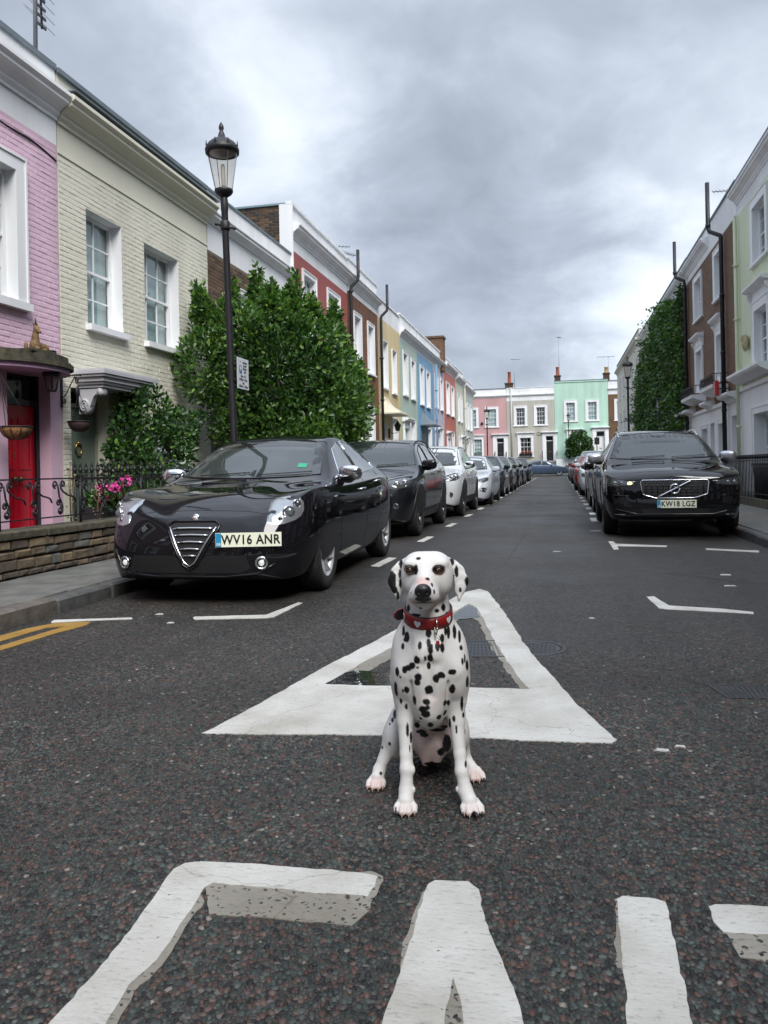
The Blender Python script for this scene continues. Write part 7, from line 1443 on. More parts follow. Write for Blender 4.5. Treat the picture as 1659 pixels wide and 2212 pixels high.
def wheel(parent, x, y, r, wd, style, side, rimm):
    key = (round(r, 3), style, rimm.name, side)
    if key not in WHEELS:
        s = side; b = MB(); w = wd / 2; R = r * .66
        b.lathe([(R, -w * .85), (R * 1.05, -w), (r * .92, -w), (r * .985, -w * .8), (r, -w * .4), (r, w * .4), (r * .985, w * .8), (r * .92, w), (R * 1.05, w), (R, w * .85)], n=40, ax='x', caps=False); ty = b.mesh('tyre', M_TYRE)
        b = MB(); xo = s * w; L = lambda q: xo * q
        b.lathe([(R * .995, L(.86)), (R * 1.02, L(.97)), (R * .93, L(.95)), (R * .88, L(.4)), (R * .88, L(-.5))], n=36, ax='x', caps=False)
        b.lathe([(0, L(.55)), (R * .16, L(.6)), (R * .2, L(.5)), (R * .2, L(.2))], n=16, ax='x', caps=False)
        ns, tw, wsp = {'ten': (10, .0, .055), 'swirl': (9, .35, .06), 'five': (5, 0, .16), 'double': (5, 0, .06), 'multi': (14, 0, .03)}[style]
        for k in range(ns):
            for dd in ((-.13, .13) if style == 'double' else (0,)):
                a0 = 6.2832 * k / ns + dd; n_ = 6; vs = []; 
                for i in range(n_ + 1):
                    q = i / n_; rr = R * (.14 + .80 * q); aa = a0 + tw * q * s + dd * .3 * q; hw = R * wsp * (1.25 - .45 * q) / rr * 1.0 if rr else 0; 
                    ww = R * wsp * (1.2 - .4 * q + (.5 * q if style == 'swirl' else 0)); t = Vector((0, math.cos(aa), math.sin(aa))); nn_ = Vector((0, -math.sin(aa), math.cos(aa))); xc = L(.58 + .34 * q)
                    for sgn, dx in ((-1, -.02), (-.55, .0), (.55, .0), (1, -.02)): p = t * rr + nn_ * ww * sgn; vs.append((xc + s * dx, p.y, p.z))
                fs = [(i * 4 + j, i * 4 + j + 1, i * 4 + 5 + j, i * 4 + 4 + j) for i in range(n_) for j in range(3)]; b.add(vs, fs, 0, True)
        rim = b.mesh('rim', rimm)
        b = MB(); b.lathe([(R * .62, -w * .4), (R * .62, L(.25)), (R * .2, L(.28)), (0, L(.28))], n=24, ax='x'); hub = b.mesh('wheel', mat('brake_disc', (.10, .10, .105), .4, .8, var=.2))
        WHEELS[key] = (hub, ty, rim)
    hub, ty, rim = WHEELS[key]; o = obj('wheel', hub, parent, (x, y, r)); obj('tyre', ty, o); obj('rim', rim, o); return o
def plate(parent, loc, rz, text, w=.52, h=.111, tilt=0):
    b = MB(); b.box(-w / 2, w / 2, -.006, 0, -h / 2, h / 2); o = b.build('number_plate', M_PLATE, parent, loc); o.rotation_euler = (tilt, 0, rz)
    b = MB(); b.box(-w / 2 + .002, -w / 2 + .046, -.0085, -.007, -h / 2 + .003, h / 2 - .003); b.build('blue_band', M_PLATEB, o)
    t = text_mesh(text, h * .92, M_PLATEI, 'registration', .0008, .86, .0022, space=1.08); obj('registration', t, o, (.018, -.0078, -.002), (math.pi / 2, 0, 0))
    t = text_mesh('GB', h * .26, M_WHITE, 'country_code', .0005, .95, .0006); obj('country_code', t, o, (-w / 2 + .024, -.0092, -h * .3), (math.pi / 2, 0, 0)); 
    b = MB(); b.lathe([(.004, -.0095), (.004, -.007)], (w / 2 - .022, 0, .01), 8, ax='y'); b.build('screw', M_PLATEI, o); return o
def mirror(parent, x, y, z, m, s, arm=M_BLACK, sz=1.0):
    b = MB(); b.ball((0, 0, 0), .115 * sz, .07 * sz, .074 * sz, n=20, pw=.68); o = b.build('wing_mirror', m, parent, (x + s * .07, y, z)); o.rotation_euler = (0, 0, -s * .2)
    b = MB(); b.prism([(-.10 * s, -.09), (-.02 * s, -.10), (.06 * s, -.05), (.05 * s, -.02), (-.10 * s, -.05)], lambda p, q, d: (p, d, q), -.02, .05); b.build('mirror_arm', arm, o)
def build_car(name, label, P, paint, loc, rz, group=None, cat='car', detail=2):
    t = thing(name, label, cat, loc, rz, group); L, r = P['L'], P['r']; me = car_surface(P); me.name = 'body'; tree = bv(me)
    o = obj('body', me, t); me.materials.clear(); me.materials.append(paint); me.materials.append(M_WELL)
    # wheel arches
    w = max(a for _, a in P['w'])
    for yw in P['wy']:
        for s in (-1, 1):
            b = MB(); R = r + P.get('arch', .045); b.lathe([(R, s * (w - .30)), (R, s * (w + .2))], (0, yw, r + .005), 40, ax='x', sm=False)
            if s < 0: b.f = [tuple(reversed(f)) for f in b.f]
            co_ = b.build('cut', M_WELL); bmq = bmesh.new(); bmq.from_mesh(co_.data); bmesh.ops.recalc_face_normals(bmq, faces=bmq.faces[:]); bmq.to_mesh(co_.data); bmq.free()
            md = o.modifiers.new('b', 'BOOLEAN'); md.operation = 'DIFFERENCE'; md.object = co_; md.solver = 'EXACT'; md.material_mode = 'TRANSFER' if hasattr(md, 'material_mode') else md.material_mode
            dg = bpy.context.evaluated_depsgraph_get(); nm = bpy.data.meshes.new_from_object(o.evaluated_get(dg)); o.modifiers.clear(); old = o.data; o.data = nm; bpy.data.meshes.remove(old); bpy.data.objects.remove(co_)
    me = o.data; me.name = 'body'
    for p in me.polygons:
        c_ = p.center; inw = any((c_.y - yw) ** 2 + (c_.z - r) ** 2 < (r + .042 + P.get('arch', .045) - .045) ** 2 for yw in P['wy']) and abs(c_.x) > w - .32
        p.use_smooth = True; p.material_index = 1 if (inw and abs(abs(c_.x)) < w - .0) and any(abs(math.hypot(c_.y - yw, c_.z - r - .005) - r - P.get('arch', .045)) < .012 for yw in P['wy']) or (p.normal.z < -.8 and c_.z < .35) else (1 if abs(abs(p.normal.x) - 1) < .001 and abs(abs(c_.x) - (w - .30)) < .002 else 0)
    me.set_sharp_from_angle(angle=R_(38))
    o.parent = t; o.matrix_parent_inverse = Matrix()
    # lower cladding colour under the sill (dark) via a separate sill strip
    for yw in P['wy']:
        for s in (-1, 1):
            f = -1 if s < 0 else 1; ww = interp(P['w'], yw); wheel(t, s * (ww - .128 + P.get('wo', 0)), yw, r, .21, P.get('style', 'ten'), s, P.get('rim', M_ALLOY))
    Y0 = 0
    # glass: windscreen
    def side(pts, s): return [(s * 2, y, z) for y, z in pts]
    c0, c1 = P['cowl'], P['roof0']        # (y, z) at cowl and windscreen head
    wc, wr = P['wsw']
    n = 7; bot = [(-wc + 2 * wc * i / n, -1, c0[1] + P.get('wsb', .025) * (1 - (2 * i / n - 1) ** 2) * -1 + .03) for i in range(n + 1)]; topp = [(wr - 2 * wr * i / n, -1, c1[1] - .045 * (2 * i / n - 1) ** 2) for i in range(n + 1)]
    ws = fillpatch('windscreen', bot + topp, tree, .003, P.get('glass', M_CGLASS), t, .08, (0, 1, -.12) if False else (0, 1, 0))
    strip('windscreen_seal', bot + topp, tree, (0, 1, 0), .008, M_DKGLOSS, ws, .002, .08, True)
    if detail > 1:
        for x0, x1 in ((.12, .62), (-.48, .02)): 
            z = c0[1] + .035; strip('wiper', [(x0, -1, z - .012), (x1, -1, z + .012)], tree, (0, 1, 0), .005, M_BLACK, ws, .018)
    for s in (-1, 1):
        for g in P['side_glass']:
            go = fillpatch('side_window', side(g, s), tree, .003, P.get('sglass', M_CGLASS), t, .08, (-s, 0, 0))
            if P.get('trim'): strip('window_trim', side(g, s), tree, (-s, 0, 0), .007, P['trim'], go, .004, .08, True)
        for ln in P['seams']: strip('door_seam', side(ln, s), tree, (-s, 0, 0), .0035, M_WELL, t, -.001)
        for (y, z) in P['handles']:
            h = tree.ray_cast(Vector((s * 2, y, z)), Vector((-s, 0, 0)))
            if h[0]: b = MB(); b.tube([(h[0].x - s * .005, y - .085, z - .008), (h[0].x + s * .028, y - .06, z), (h[0].x + s * .028, y + .06, z + .002), (h[0].x - s * .005, y + .085, z - .004)], .012, 6); b.build('door_handle', P.get('handlem', paint), t)
        my, mz = P['mirror']; h = tree.ray_cast(Vector((s * 2, my, mz - .05)), Vector((-s, 0, 0))); mirror(t, (h[0].x if h[0] else s * .8) + s * P.get('mo', .04), my, mz, P.get('mirrorm', paint), s, sz=P.get('ms', 1))
        # sill cladding
        if P.get('clad'):
            cl = P['clad']; fillpatch('sill_cladding', side([(P['wy'][0] + r + .07, interp(P['zb'], 1) + .02), (P['wy'][1] - r - .07, interp(P['zb'], 2) + .02), (P['wy'][1] - r - .06, cl), (P['wy'][0] + r + .06, cl)], s), tree, .006, M_BLACK, t, .12, (-s, 0, 0))
            for yw in P['wy']:
                R = r + P.get('arch', .045); arc = [(yw + (R + .05) * math.cos(a), r + (R + .05) * math.sin(a)) for a in [math.pi * (i / 14) for i in range(15)]]; arc2 = [(yw + (R + .004) * math.cos(a), r + (R + .004) * math.sin(a)) for a in [math.pi * (1 - i / 14) for i in range(15)]]
                fillpatch('arch_cladding', side(arc + arc2, s), tree, .008, M_BLACK, t, .1, (-s, 0, 0))
    if P.get('rails'):
        for s in (-1, 1):
            y0, y1, x, z0 = P['rails']; b = MB(); pts = []
            for i in range(9):
                y = y0 + (y1 - y0) * i / 8; h = tree.ray_cast(Vector((s * x, y, 3)), Vector((0, 0, -1))); pts.append((s * x, y, h[0].z + (.04 if 0 < i < 8 else -.005)))
            b.tube(pts, .014, 6); b.build('roof_rail', P.get('railm', M_SILT), t)
    strip('bonnet_seam', [(-.66, -1, P['hoodz'] - .03), (-.4, -1, P['hoodz']), (0, -1, P['hoodz'] + .01), (.4, -1, P['hoodz']), (.66, -1, P['hoodz'] - .03)], tree, (0, 1, 0), .003, M_WELL, t, -.001) if P.get('hoodz') else None
    return t, tree
def both(fn):
    for s in (-1, 1): fn(s)
def fx(pts, s=1): return [(s * x, -1, z) for x, z in pts]      # front view outline
def lamp_set(t, tree, outline, yaw=0, m=M_LAMP, lenses=(), lit=None, offs=.004, name='headlight'):
    for s in (-1, 1):
        d = Vector((-s * math.sin(yaw), math.cos(yaw), 0)); 
        pts = [Vector((s * x, 0, z)) for x, z in outline] if yaw == 0 else [Vector((s * (x * math.cos(yaw)), x * math.sin(yaw), z)) for x, z in outline]
        ho = fillpatch(name, pts, tree, offs, m, t, .05, d, .02, bulge=.006, ylim=.62)
        strip('lamp_rim', pts, tree, d, .004, M_DKGLOSS, ho, offs, .05, True) if yaw < .7 else None
        for (x, z, r, mm) in lenses:
            p = Vector((s * x, 0, z)) if yaw == 0 else Vector((s * x * math.cos(yaw), x * math.sin(yaw), z)); h = tree.ray_cast(p - d * 2, d)
            if h[0]:
                b = MB(); n_ = -d; q = h[0] + n_ * .014; a = n_.orthogonal().normalized(); c_ = n_.cross(a)
                b.tube([q + (a * math.cos(k * .524) + c_ * math.sin(k * .524)) * r for k in range(13)], r * .16, 6); b.build('lens_ring', M_CHROME, ho)
                b = MB(); b.ball(tuple(q - n_ * r * .2), r * .9, r * .5, r * .9, n=14); b.build('lens', mm if not isinstance(mm, tuple) else (mm[0] if s > 0 else mm[1]), ho)

HATCH = dict(L=4.35, r=.335, st=[0, .05, .16, .36, .62, .93, 1.25, 1.62, 2.05, 2.55, 3.1, 3.56, 3.9, 4.15, 4.29, 4.35], hd=.05,
    zb=[(0, .24), (.16, .18), (3.9, .18), (4.35, .32)], w=[(0, .47), (.05, .66), (.16, .795), (.36, .872), (.62, .90), (1.1, .905), (3.3, .90), (3.9, .875), (4.15, .82), (4.29, .72), (4.35, .55)],
    belt=[(0, .68), (.16, .82), (.36, .895), (.62, .925), (1.0, .94), (1.4, .92), (2.6, .96), (3.5, 1.01), (4.15, .98), (4.35, .85)], top=[(0, .70), (.05, .75), (.16, .82), (.36, .875), (.62, .915), (.93, .95), (1.25, .995), (1.62, 1.21), (2.05, 1.405), (2.55, 1.465), (3.1, 1.43), (3.56, 1.345), (3.9, 1.24), (4.15, 1.03), (4.29, .95), (4.35, .86)],
    wt=[(0, .40), (.36, .60), (1.25, .72), (1.62, .66), (2.05, .585), (2.6, .57), (3.56, .52), (4.15, .58), (4.35, .42)], tum=[(0, .03), (1.2, .04), (2, .06), (3.6, .07), (4.35, .05)], cab=[(0, 0), (1.15, 0), (1.5, .8), (1.62, 1), (3.9, 1), (4.15, .6), (4.35, 0)], zw=[(0, .48), (4.35, .58)], lean=[(0, .9), (.36, .35), (.93, 0), (4.35, 0)],
    wy=(.93, 3.564), cowl=(1.22, .99), roof0=(2.05, 1.39), wsw=(.70, .56), side_glass=[[(1.50, .985), (1.70, 1.02), (2.02, 1.27), (2.40, 1.365), (2.42, 1.02)], [(2.50, 1.02), (2.50, 1.368), (2.9, 1.365), (3.25, 1.29), (3.42, 1.14), (3.36, 1.075)]][0:2],
    seams=[[(1.33, .86), (1.35, .5), (1.42, .3)], [(2.46, .98), (2.46, .5), (2.40, .30)], [(3.28, 1.05), (3.20, .75), (3.06, .45), (3.02, .30)]], handles=[(2.28, .86), (3.10, .93)], mirror=(1.62, 1.03), hoodz=.74)
def variant(base, sx=1, sy=1, sz=1, **k):
    P = dict(base)
    for key in ('w', 'wt', 'tum'): P[key] = [(a * sy, b * sx) for a, b in P[key]]
    for key in ('zb', 'belt', 'top', 'zw'): P[key] = [(a * sy, b * sz) for a, b in P[key]]
    for key in ('cab', 'lean'): P[key] = [(a * sy, b) for a, b in P[key]]
    P['st'] = [a * sy for a in P['st']]; P['L'] *= sy; P['wy'] = tuple(a * sy for a in P['wy']); P['cowl'] = (P['cowl'][0] * sy, P['cowl'][1] * sz); P['roof0'] = (P['roof0'][0] * sy, P['roof0'][1] * sz); P['wsw'] = tuple(a * sx for a in P['wsw'])
    P['side_glass'] = [[(a * sy, b * sz) for a, b in g] for g in P['side_glass']]; P['seams'] = [[(a * sy, b * sz) for a, b in g] for g in P['seams']]; P['handles'] = [(a * sy, b * sz) for a, b in P['handles']]; P['mirror'] = (P['mirror'][0] * sy, P['mirror'][1] * sz)
    if P.get('hoodz'): P['hoodz'] *= sz
    P.update(k); return P
SUV = dict(L=4.45, r=.36, st=[0, .05, .16, .36, .62, .93, 1.2, 1.55, 1.98, 2.6, 3.2, 3.62, 4.0, 4.25, 4.38, 4.45], hd=.045,
    zb=[(0, .30), (.16, .24), (3.9, .24), (4.45, .38)], w=[(0, .60), (.05, .72), (.16, .82), (.36, .88), (.62, .905), (1.1, .915), (3.5, .915), (4.0, .895), (4.25, .86), (4.38, .78), (4.45, .62)],
    belt=[(0, .80), (.16, .86), (.36, .90), (.62, .93), (1.0, .97), (1.4, 1.0), (2.6, 1.04), (3.6, 1.09), (4.25, 1.08), (4.45, .95)], top=[(0, .85), (.05, .90), (.16, .93), (.36, .965), (.62, 1.0), (.93, 1.04), (1.2, 1.08), (1.55, 1.33), (1.98, 1.535), (2.6, 1.60), (3.2, 1.585), (3.62, 1.55), (4.0, 1.47), (4.25, 1.20), (4.38, 1.08), (4.45, .98)],
    wt=[(0, .48), (.36, .62), (1.2, .74), (1.55, .70), (1.98, .63), (2.6, .61), (3.62, .58), (4.25, .62), (4.45, .5)], tum=[(0, .03), (1.2, .04), (2, .06), (3.6, .07), (4.45, .05)], cab=[(0, 0), (1.1, 0), (1.42, .8), (1.55, 1), (4.0, 1), (4.25, .6), (4.45, 0)], zw=[(0, .62), (4.45, .68)], lean=[(0, .35), (.36, .15), (.93, 0), (4.45, 0)], leanz=.6,
    wy=(.87, 3.54), cowl=(1.18, 1.085), roof0=(1.98, 1.52), wsw=(.74, .60), side_glass=[[(1.42, 1.07), (1.62, 1.10), (1.95, 1.37), (2.30, 1.475), (2.34, 1.11)], [(2.42, 1.11), (2.40, 1.48), (3.16, 1.475), (3.22, 1.14)], [(3.30, 1.14), (3.25, 1.47), (3.62, 1.43), (3.86, 1.24), (3.80, 1.19)]],
    seams=[[(1.28, .95), (1.30, .6), (1.36, .36)], [(2.38, 1.06), (2.38, .6), (2.34, .36)], [(3.28, 1.1), (3.22, .85), (3.05, .55), (3.0, .38)]], handles=[(2.2, .97), (3.05, 1.0)], mirror=(1.55, 1.12), hoodz=.91, arch=.05, clad=.42, ms=1.12)
TMP = {}
# --- 1. near black hatchback -------------------------------------------------
P = variant(HATCH, style='swirl', trim=M_CHROME, mirrorm=M_CHROME, sglass=M_CGLASS2, handlem=M_CHROME)
ALOC = Vector((-2.885, 5.78, 0)); ARZ = R_(.9)
t, tr = build_car('parked_car', 'black hatchback with chrome-edged triangular grille and chrome mirrors, nearest on the left', P, M_PBLACK, ALOC, ARZ, 'cars parked along the kerbs')
A_CAR, A_TREE = t, tr
gr = [(-.20, .60), (-.21, .63), (-.17, .655), (.17, .655), (.21, .63), (.20, .60), (.05, .335), (.0, .30), (-.05, .335)]
go = fillpatch('grille', fx(gr), tr, .004, M_GRILLE, t, .05, (0, 1, 0), .02)
strip('grille_surround', fx([(-.215, .60), (-.225, .635), (-.18, .665), (.18, .665), (.225, .635), (.215, .60), (.06, .325), (0, .285), (-.06, .325)]), tr, (0, 1, 0), .011, M_DKGLOSS, go, .006, .04, True)
strip('chrome_edge', fx([(-.20, .615), (-.045, .345), (0, .315), (.045, .345), (.20, .615)]), tr, (0, 1, 0), .009, M_CHROME, go, .014, .04)
for k in range(5): z = .605 - k * .052; w_ = .17 - k * .029; strip('grille_bar', fx([(-w_, z), (0, z + .004), (w_, z)]), tr, (0, 1, 0), .008, M_CHROME, go, .016, .04)
h_ = tr.ray_cast(Vector((0, -1, .69)), Vector((0, 1, 0))); bq = MB(); bq.lathe([(0, -.014), (.030, -.013), (.0355, -.008), (.037, 0), (.037, .03)], (0, h_[0].y, .69), 24, ax='y'); bo = bq.build('badge', M_CHROME, t)
bq = MB(); bq.lathe([(0, -.0165), (.0215, -.0158), (.0215, -.013)], (0, h_[0].y, .69), 20, ax='y'); bq.build('badge_disc', M_WHITE, bo); bq = MB(); bq.box(-.011, -.007, h_[0].y - .0185, h_[0].y - .0165, .675, .705); bq.box(-.017, -.001, h_[0].y - .0185, h_[0].y - .0165, .688, .692); bq.build('red_cross', M_PRED, bo)
bq = MB(); bq.tube([(.008 + .005 * math.sin(k * 1.1), h_[0].y - .0175, .676 + k * .0045) for k in range(7)], .0022, 5); bq.build('serpent', mat('badge_green', (.02, .12, .06), .4, var=0), bo)
plate(t, (.485, tr.ray_cast(Vector((.485, -1, .525)), Vector((0, 1, 0)))[0].y - .02, .525), R_(12), 'WV16 ANR')
hl = [(.52, .645), (.535, .69), (.575, .75), (.63, .80), (.70, .835), (.78, .85), (.84, .835), (.865, .80), (.86, .74), (.82, .69), (.75, .66), (.65, .635), (.57, .63)]
lamp_set(t, tr, hl, R_(45), M_LAMP, [(.70, .725, .050, M_LENS), (.79, .79, .034, M_LAMPD), (.62, .68, .018, M_LAMPD)])
for s in (-1, 1):
    x = .60 * s; d = Vector((-s * .35, 1, 0)).normalized(); h = tr.ray_cast(Vector((x, 0, .34)) - d * 1.5, d)
    bq = MB(); n_ = -d; a_ = n_.orthogonal().normalized(); c_ = n_.cross(a_); q = h[0] + n_ * .012; bq.tube([q + (a_ * math.cos(k * .3927) + c_ * math.sin(k * .3927)) * .045 for k in range(17)], .009, 6); fo = bq.build('fog_lamp', M_CHROME, t); bq = MB(); bq.ball(tuple(q - n_ * .01), .026, .016, .026, n=12); bq.build('bulb', M_LITF, fo); bq = MB(); bq.ball(tuple(q - n_ * .024), .042, .024, .042, n=14); bq.build('bowl', M_LAMPD, fo)
strip('bumper_lip', fx([(-.70, .44), (-.64, .33), (-.55, .255), (-.3, .235), (.3, .235), (.55, .255), (.68, .33)]), tr, (0, 1, 0), .011, M_PBLACK, t, .004)
fillpatch('lower_intake', fx([(-.50, .40), (-.52, .30), (-.42, .262), (.42, .262), (.50, .30), (.46, .40), (.14, .40), (.0, .29), (-.14, .40)]), tr, .003, M_GRILLE, t, .06, (0, 1, 0))
fillpatch('permit_sticker', [(.44, -1, 1.09), (.53, -1, 1.085), (.53, -1, 1.125), (.44, -1, 1.13)], tr, .006, mat('green_permit', (.02, .30, .16), .4, var=.1), t, .05, (0, 1, 0), .002)
for s in (-1, 1): strip('side_repeater', [(s * 2, 1.16, .815), (s * 2, 1.22, .82)], tr, (-s, 0, 0), .011, M_LAMP, t, .004)
# --- 2. dark suv -------------------------------------------------------------
def suv_front(t, tr, P, grille, lamps, lm, lens, intake=None, yaw=R_(20), fog=None, bars=None, emb=None, trimc=M_CHROME, platetxt=None, pz=.55):
    if grille:
        go = fillpatch('grille', fx(grille), tr, .004, M_GRILLE, t, .07, (0, 1, 0), .02); strip('grille_surround', fx(grille), tr, (0, 1, 0), .010, trimc, go, .008, .05, True)
        if bars:
            for ln in bars: strip('grille_bar', fx(ln), tr, (0, 1, 0), .006, M_DKGLOSS, go, .012)
    lamp_set(t, tr, lamps, yaw, lm, lens)
    if intake: fillpatch('lower_intake', fx(intake), tr, .004, M_GRILLE, t, .08, (0, 1, 0))
    if fog:
        for s in (-1, 1):
            h = tr.ray_cast(Vector((s * fog[0], -1, fog[1])), Vector((0, 1, 0))); b = MB(); b.lathe([(0, -.012), (.03, -.012), (.04, -.02), (.05, 0), (.05, .03)], tuple(h[0]), 16, ax='y'); b.build('fog_lamp', M_LAMPD, t)
    if platetxt is not None: h = tr.ray_cast(Vector((0, -1, pz)), Vector((0, 1, 0))); plate(t, (0, h[0].y - .012, pz), 0, platetxt)
P = variant(SUV, style='double', rim=M_DALLOY, trim=M_DKGLOSS, mirrorm=M_PBLACK, rails=(2.0, 3.7, .60, 0), railm=M_BLACK)
t, tr = build_car('parked_car', 'dark grey sport utility car second in the left row, behind the black hatchback', P, M_PDGREY, (-3.03, 11.35, 0), R_(0.3), 'cars parked along the kerbs'); suv_a = (t, tr)
suv_front(t, tr, P, [(-.34, .62), (-.36, .80), (.36, .80), (.34, .62)], [(.44, .80), (.52, .90), (.80, .955), (.90, .93), (.92, .86), (.86, .78), (.60, .745)], M_LAMPD, [(.66, .82, .045, M_LENS), (.79, .84, .045, M_LENS)], [(-.5, .36), (-.55, .55), (.55, .55), (.5, .36)], fog=(.66, .50))
for s in (-1, 1): strip('lamp_brow', [(s * .45, -1, .815), (s * .52, -1, .885), (s * .72, -1, .925), (s * .82, -1, .93)], tr, (0, 1, 0), .013, M_SILT, t, .012)
# --- 3. white suv -------------------------------------------------------------
P = variant(SUV, style='five', rim=M_DALLOY, mirrorm=M_CHROME, rails=(2.0, 3.7, .60, 0)); P['wy'] = (.88, 3.52)
t, tr = build_car('parked_car', 'white sport utility car with black lower trim, third in the left row', P, M_PWHITE, (-2.93, 16.35, 0), 0, 'cars parked along the kerbs')
suv_front(t, tr, P, [(-.40, .66), (-.44, .84), (.44, .84), (.40, .66)], [(.52, .80), (.58, .88), (.86, .94), (.94, .92), (.92, .84), (.80, .79), (.62, .775)], M_LAMPD, [(.72, .84, .035, M_LENS), (.82, .86, .035, M_LENS)], [(-.55, .32), (-.62, .52), (.62, .52), (.55, .32)], fog=(.70, .50))
for s in (-1, 1): strip('daylight_strip', [(s * .56, -1, .80), (s * .62, -1, .845), (s * .70, -1, .80), (s * .78, -1, .85)], tr, (0, 1, 0), .011, M_SILT, t, .014)
# --- 4. white saloon -----------------------------------------------------------
P = variant(HATCH, 1.0, 1.04, .97, style='ten', rim=M_DALLOY, mirrorm=M_PPEARL)
t, tr = build_car('parked_car', 'silvery white low hatchback with dark slim headlights, fourth in the left row', P, M_PPEARL, (-2.72, 21.3, 0), 0, 'cars parked along the kerbs')
suv_front(t, tr, P, [(-.46, .58), (-.5, .66), (.5, .66), (.46, .58)], [(.48, .63), (.52, .70), (.80, .77), (.90, .76), (.88, .69), (.70, .64)], M_LAMPD, [(.62, .665, .025, M_LENS)], [(-.5, .26), (-.56, .46), (.56, .46), (.5, .26)], trimc=M_DKGLOSS, yaw=R_(25))
for s in (-1, 1): fillpatch('side_intake', [(s * .60, -1, .42), (s * .66, -1, .50), (s * .80, -1, .50), (s * .74, -1, .36)], tr, .004, M_GRILLE, t, .08, (0, 1, 0))
# --- more cars down the left kerb ------------------------------------------------
def generic(kind, label, paint, loc, rz=0, lamps=True, **k):
    P = variant(SUV if kind == 'suv' else HATCH, k.pop('sx', 1), k.pop('sy', 1), k.pop('sz', 1), **k)
    t, tr = build_car('parked_car', label, P, paint, loc, rz, 'cars parked along the kerbs', detail=1)
    if kind == 'suv': suv_front(t, tr, P, [(-.36, .64), (-.40, .82), (.40, .82), (.36, .64)], [(.48, .80), (.54, .88), (.82, .94), (.92, .91), (.88, .81), (.62, .765)], M_LAMPD, [(.70, .83, .04, M_LENS)], [(-.5, .34), (-.55, .52), (.55, .52), (.5, .34)], platetxt=None)
    else: suv_front(t, tr, P, [(-.34, .52), (-.38, .64), (.38, .64), (.34, .52)], [(.50, .64), (.54, .72), (.80, .78), (.88, .76), (.86, .68), (.68, .63)], M_LAMPD, [(.66, .68, .035, M_LENS)], [(-.45, .26), (-.5, .42), (.5, .42), (.45, .26)], yaw=R_(25))
    return t, tr
generic('hatch', 'dark navy hatchback fifth in the left row, behind the silvery white one', M_PNAVY, (-2.78, 27.3, 0), sz=1.02)
generic('hatch', 'dark bronze grey hatchback sixth in the left row', M_PBROWN, (-2.78, 32.6, 0), sz=1.05, rim=M_DALLOY)
generic('hatch', 'black hatchback seventh in the left row', M_PBLACK, (-2.80, 38.2, 0), sz=1.07)
generic('hatch', 'dark grey hatchback eighth in the left row', M_PDGREY, (-2.80, 43.8, 0), sz=1.0)
generic('suv', 'tall dark navy sport utility car at the far end of the left row', M_PNAVY, (-2.88, 53.8, 0), sz=1.02, rails=(2.0, 3.7, .60, 0), railm=M_BLACK)
# --- coupe-roofed car across the end of the street ----------------------------------
P = variant(SUV, 1.04, 1.10, 1.0, style='multi', rim=M_ALLOY); P['top'] = [(0, .85), (.055, .90), (.176, .93), (.4, .965), (.68, 1.0), (1.02, 1.05), (1.36, 1.12), (1.76, 1.36), (2.25, 1.60), (2.9, 1.68), (3.5, 1.60), (4.0, 1.44), (4.4, 1.24), (4.68, 1.10), (4.82, 1.02), (4.9, .95)]
P['side_glass'] = [[(1.75, 1.12), (2.25, 1.44), (2.65, 1.54), (2.68, 1.13)], [(2.76, 1.13), (2.74, 1.545), (3.4, 1.48), (3.95, 1.27), (3.9, 1.18)]]; P['wt'] = [(a, min(b * 1.18, .80)) for a, b in P['wt']]; P['belt'] = [(a, b + .06) for a, b in P['belt']]; P['zb'] = [(a, b - .05) for a, b in P['zb']]; P['trim'] = M_CHROME; P['seams'] = [[(1.5, .95), (1.5, .38)], [(2.72, 1.08), (2.7, .38)], [(3.6, 1.1), (3.4, .5)]]; P['clad'] = None; P['r'] = .385; P['wy'] = (.95, 3.9)
t, tr = build_car('parked_car', 'blue grey coupe-roofed car parked across the end of the street', P, M_PBLUE, (.95, 83.4, 0), R_(90), None, detail=1)
lamp_set(t, tr, [(.52, .80), (.56, .90), (.84, .94), (.94, .90), (.86, .80)], R_(20), M_LAMP)
# --- right row -------------------------------------------------------------------------
P = variant(SUV, 1.06, 1.055, 1.035, style='double', rim=M_DALLOY, mirrorm=M_SILT, rails=(2.1, 3.9, .62, 0), railm=M_SILT, trim=M_SILT)
P['r'] = .375; P['mo'] = .06; P['w'] = [(0, .66), (.05, .80), (.16, .90), (.36, .945), (.62, .965)] + P['w'][5:]
t, tr = build_car('parked_car', 'black sport utility car with chrome-framed wide grille and diagonal bar, nearest on the right', P, M_PBLACK, (1.575, 11.65, 0), R_(-0.6), 'cars parked along the kerbs')
G_ = [(-.43, .625), (-.455, .795), (-.425, .822), (.425, .822), (.455, .795), (.43, .625), (.26, .572), (-.26, .572)]
go = fillpatch('grille', fx(G_), tr, .005, M_GRILLE, t, .06, (0, 1, 0), .02); strip('grille_surround', fx(G_), tr, (0, 1, 0), .0085, M_CHROME, go, .012, .05, True)
for i in range(11): x = -.38 + i * .076; strip('grille_slat', fx([(x, .605), (x, .805)]), tr, (0, 1, 0), .006, M_DKGLOSS, go, .010)
for k in range(5): z = .62 + k * .04; strip('grille_row', fx([(-.41, z), (.41, z)]), tr, (0, 1, 0), .003, M_DKGLOSS, go, .014)
strip('diagonal_bar', fx([(-.23, .585), (.23, .812)]), tr, (0, 1, 0), .012, M_CHROME, go, .030)
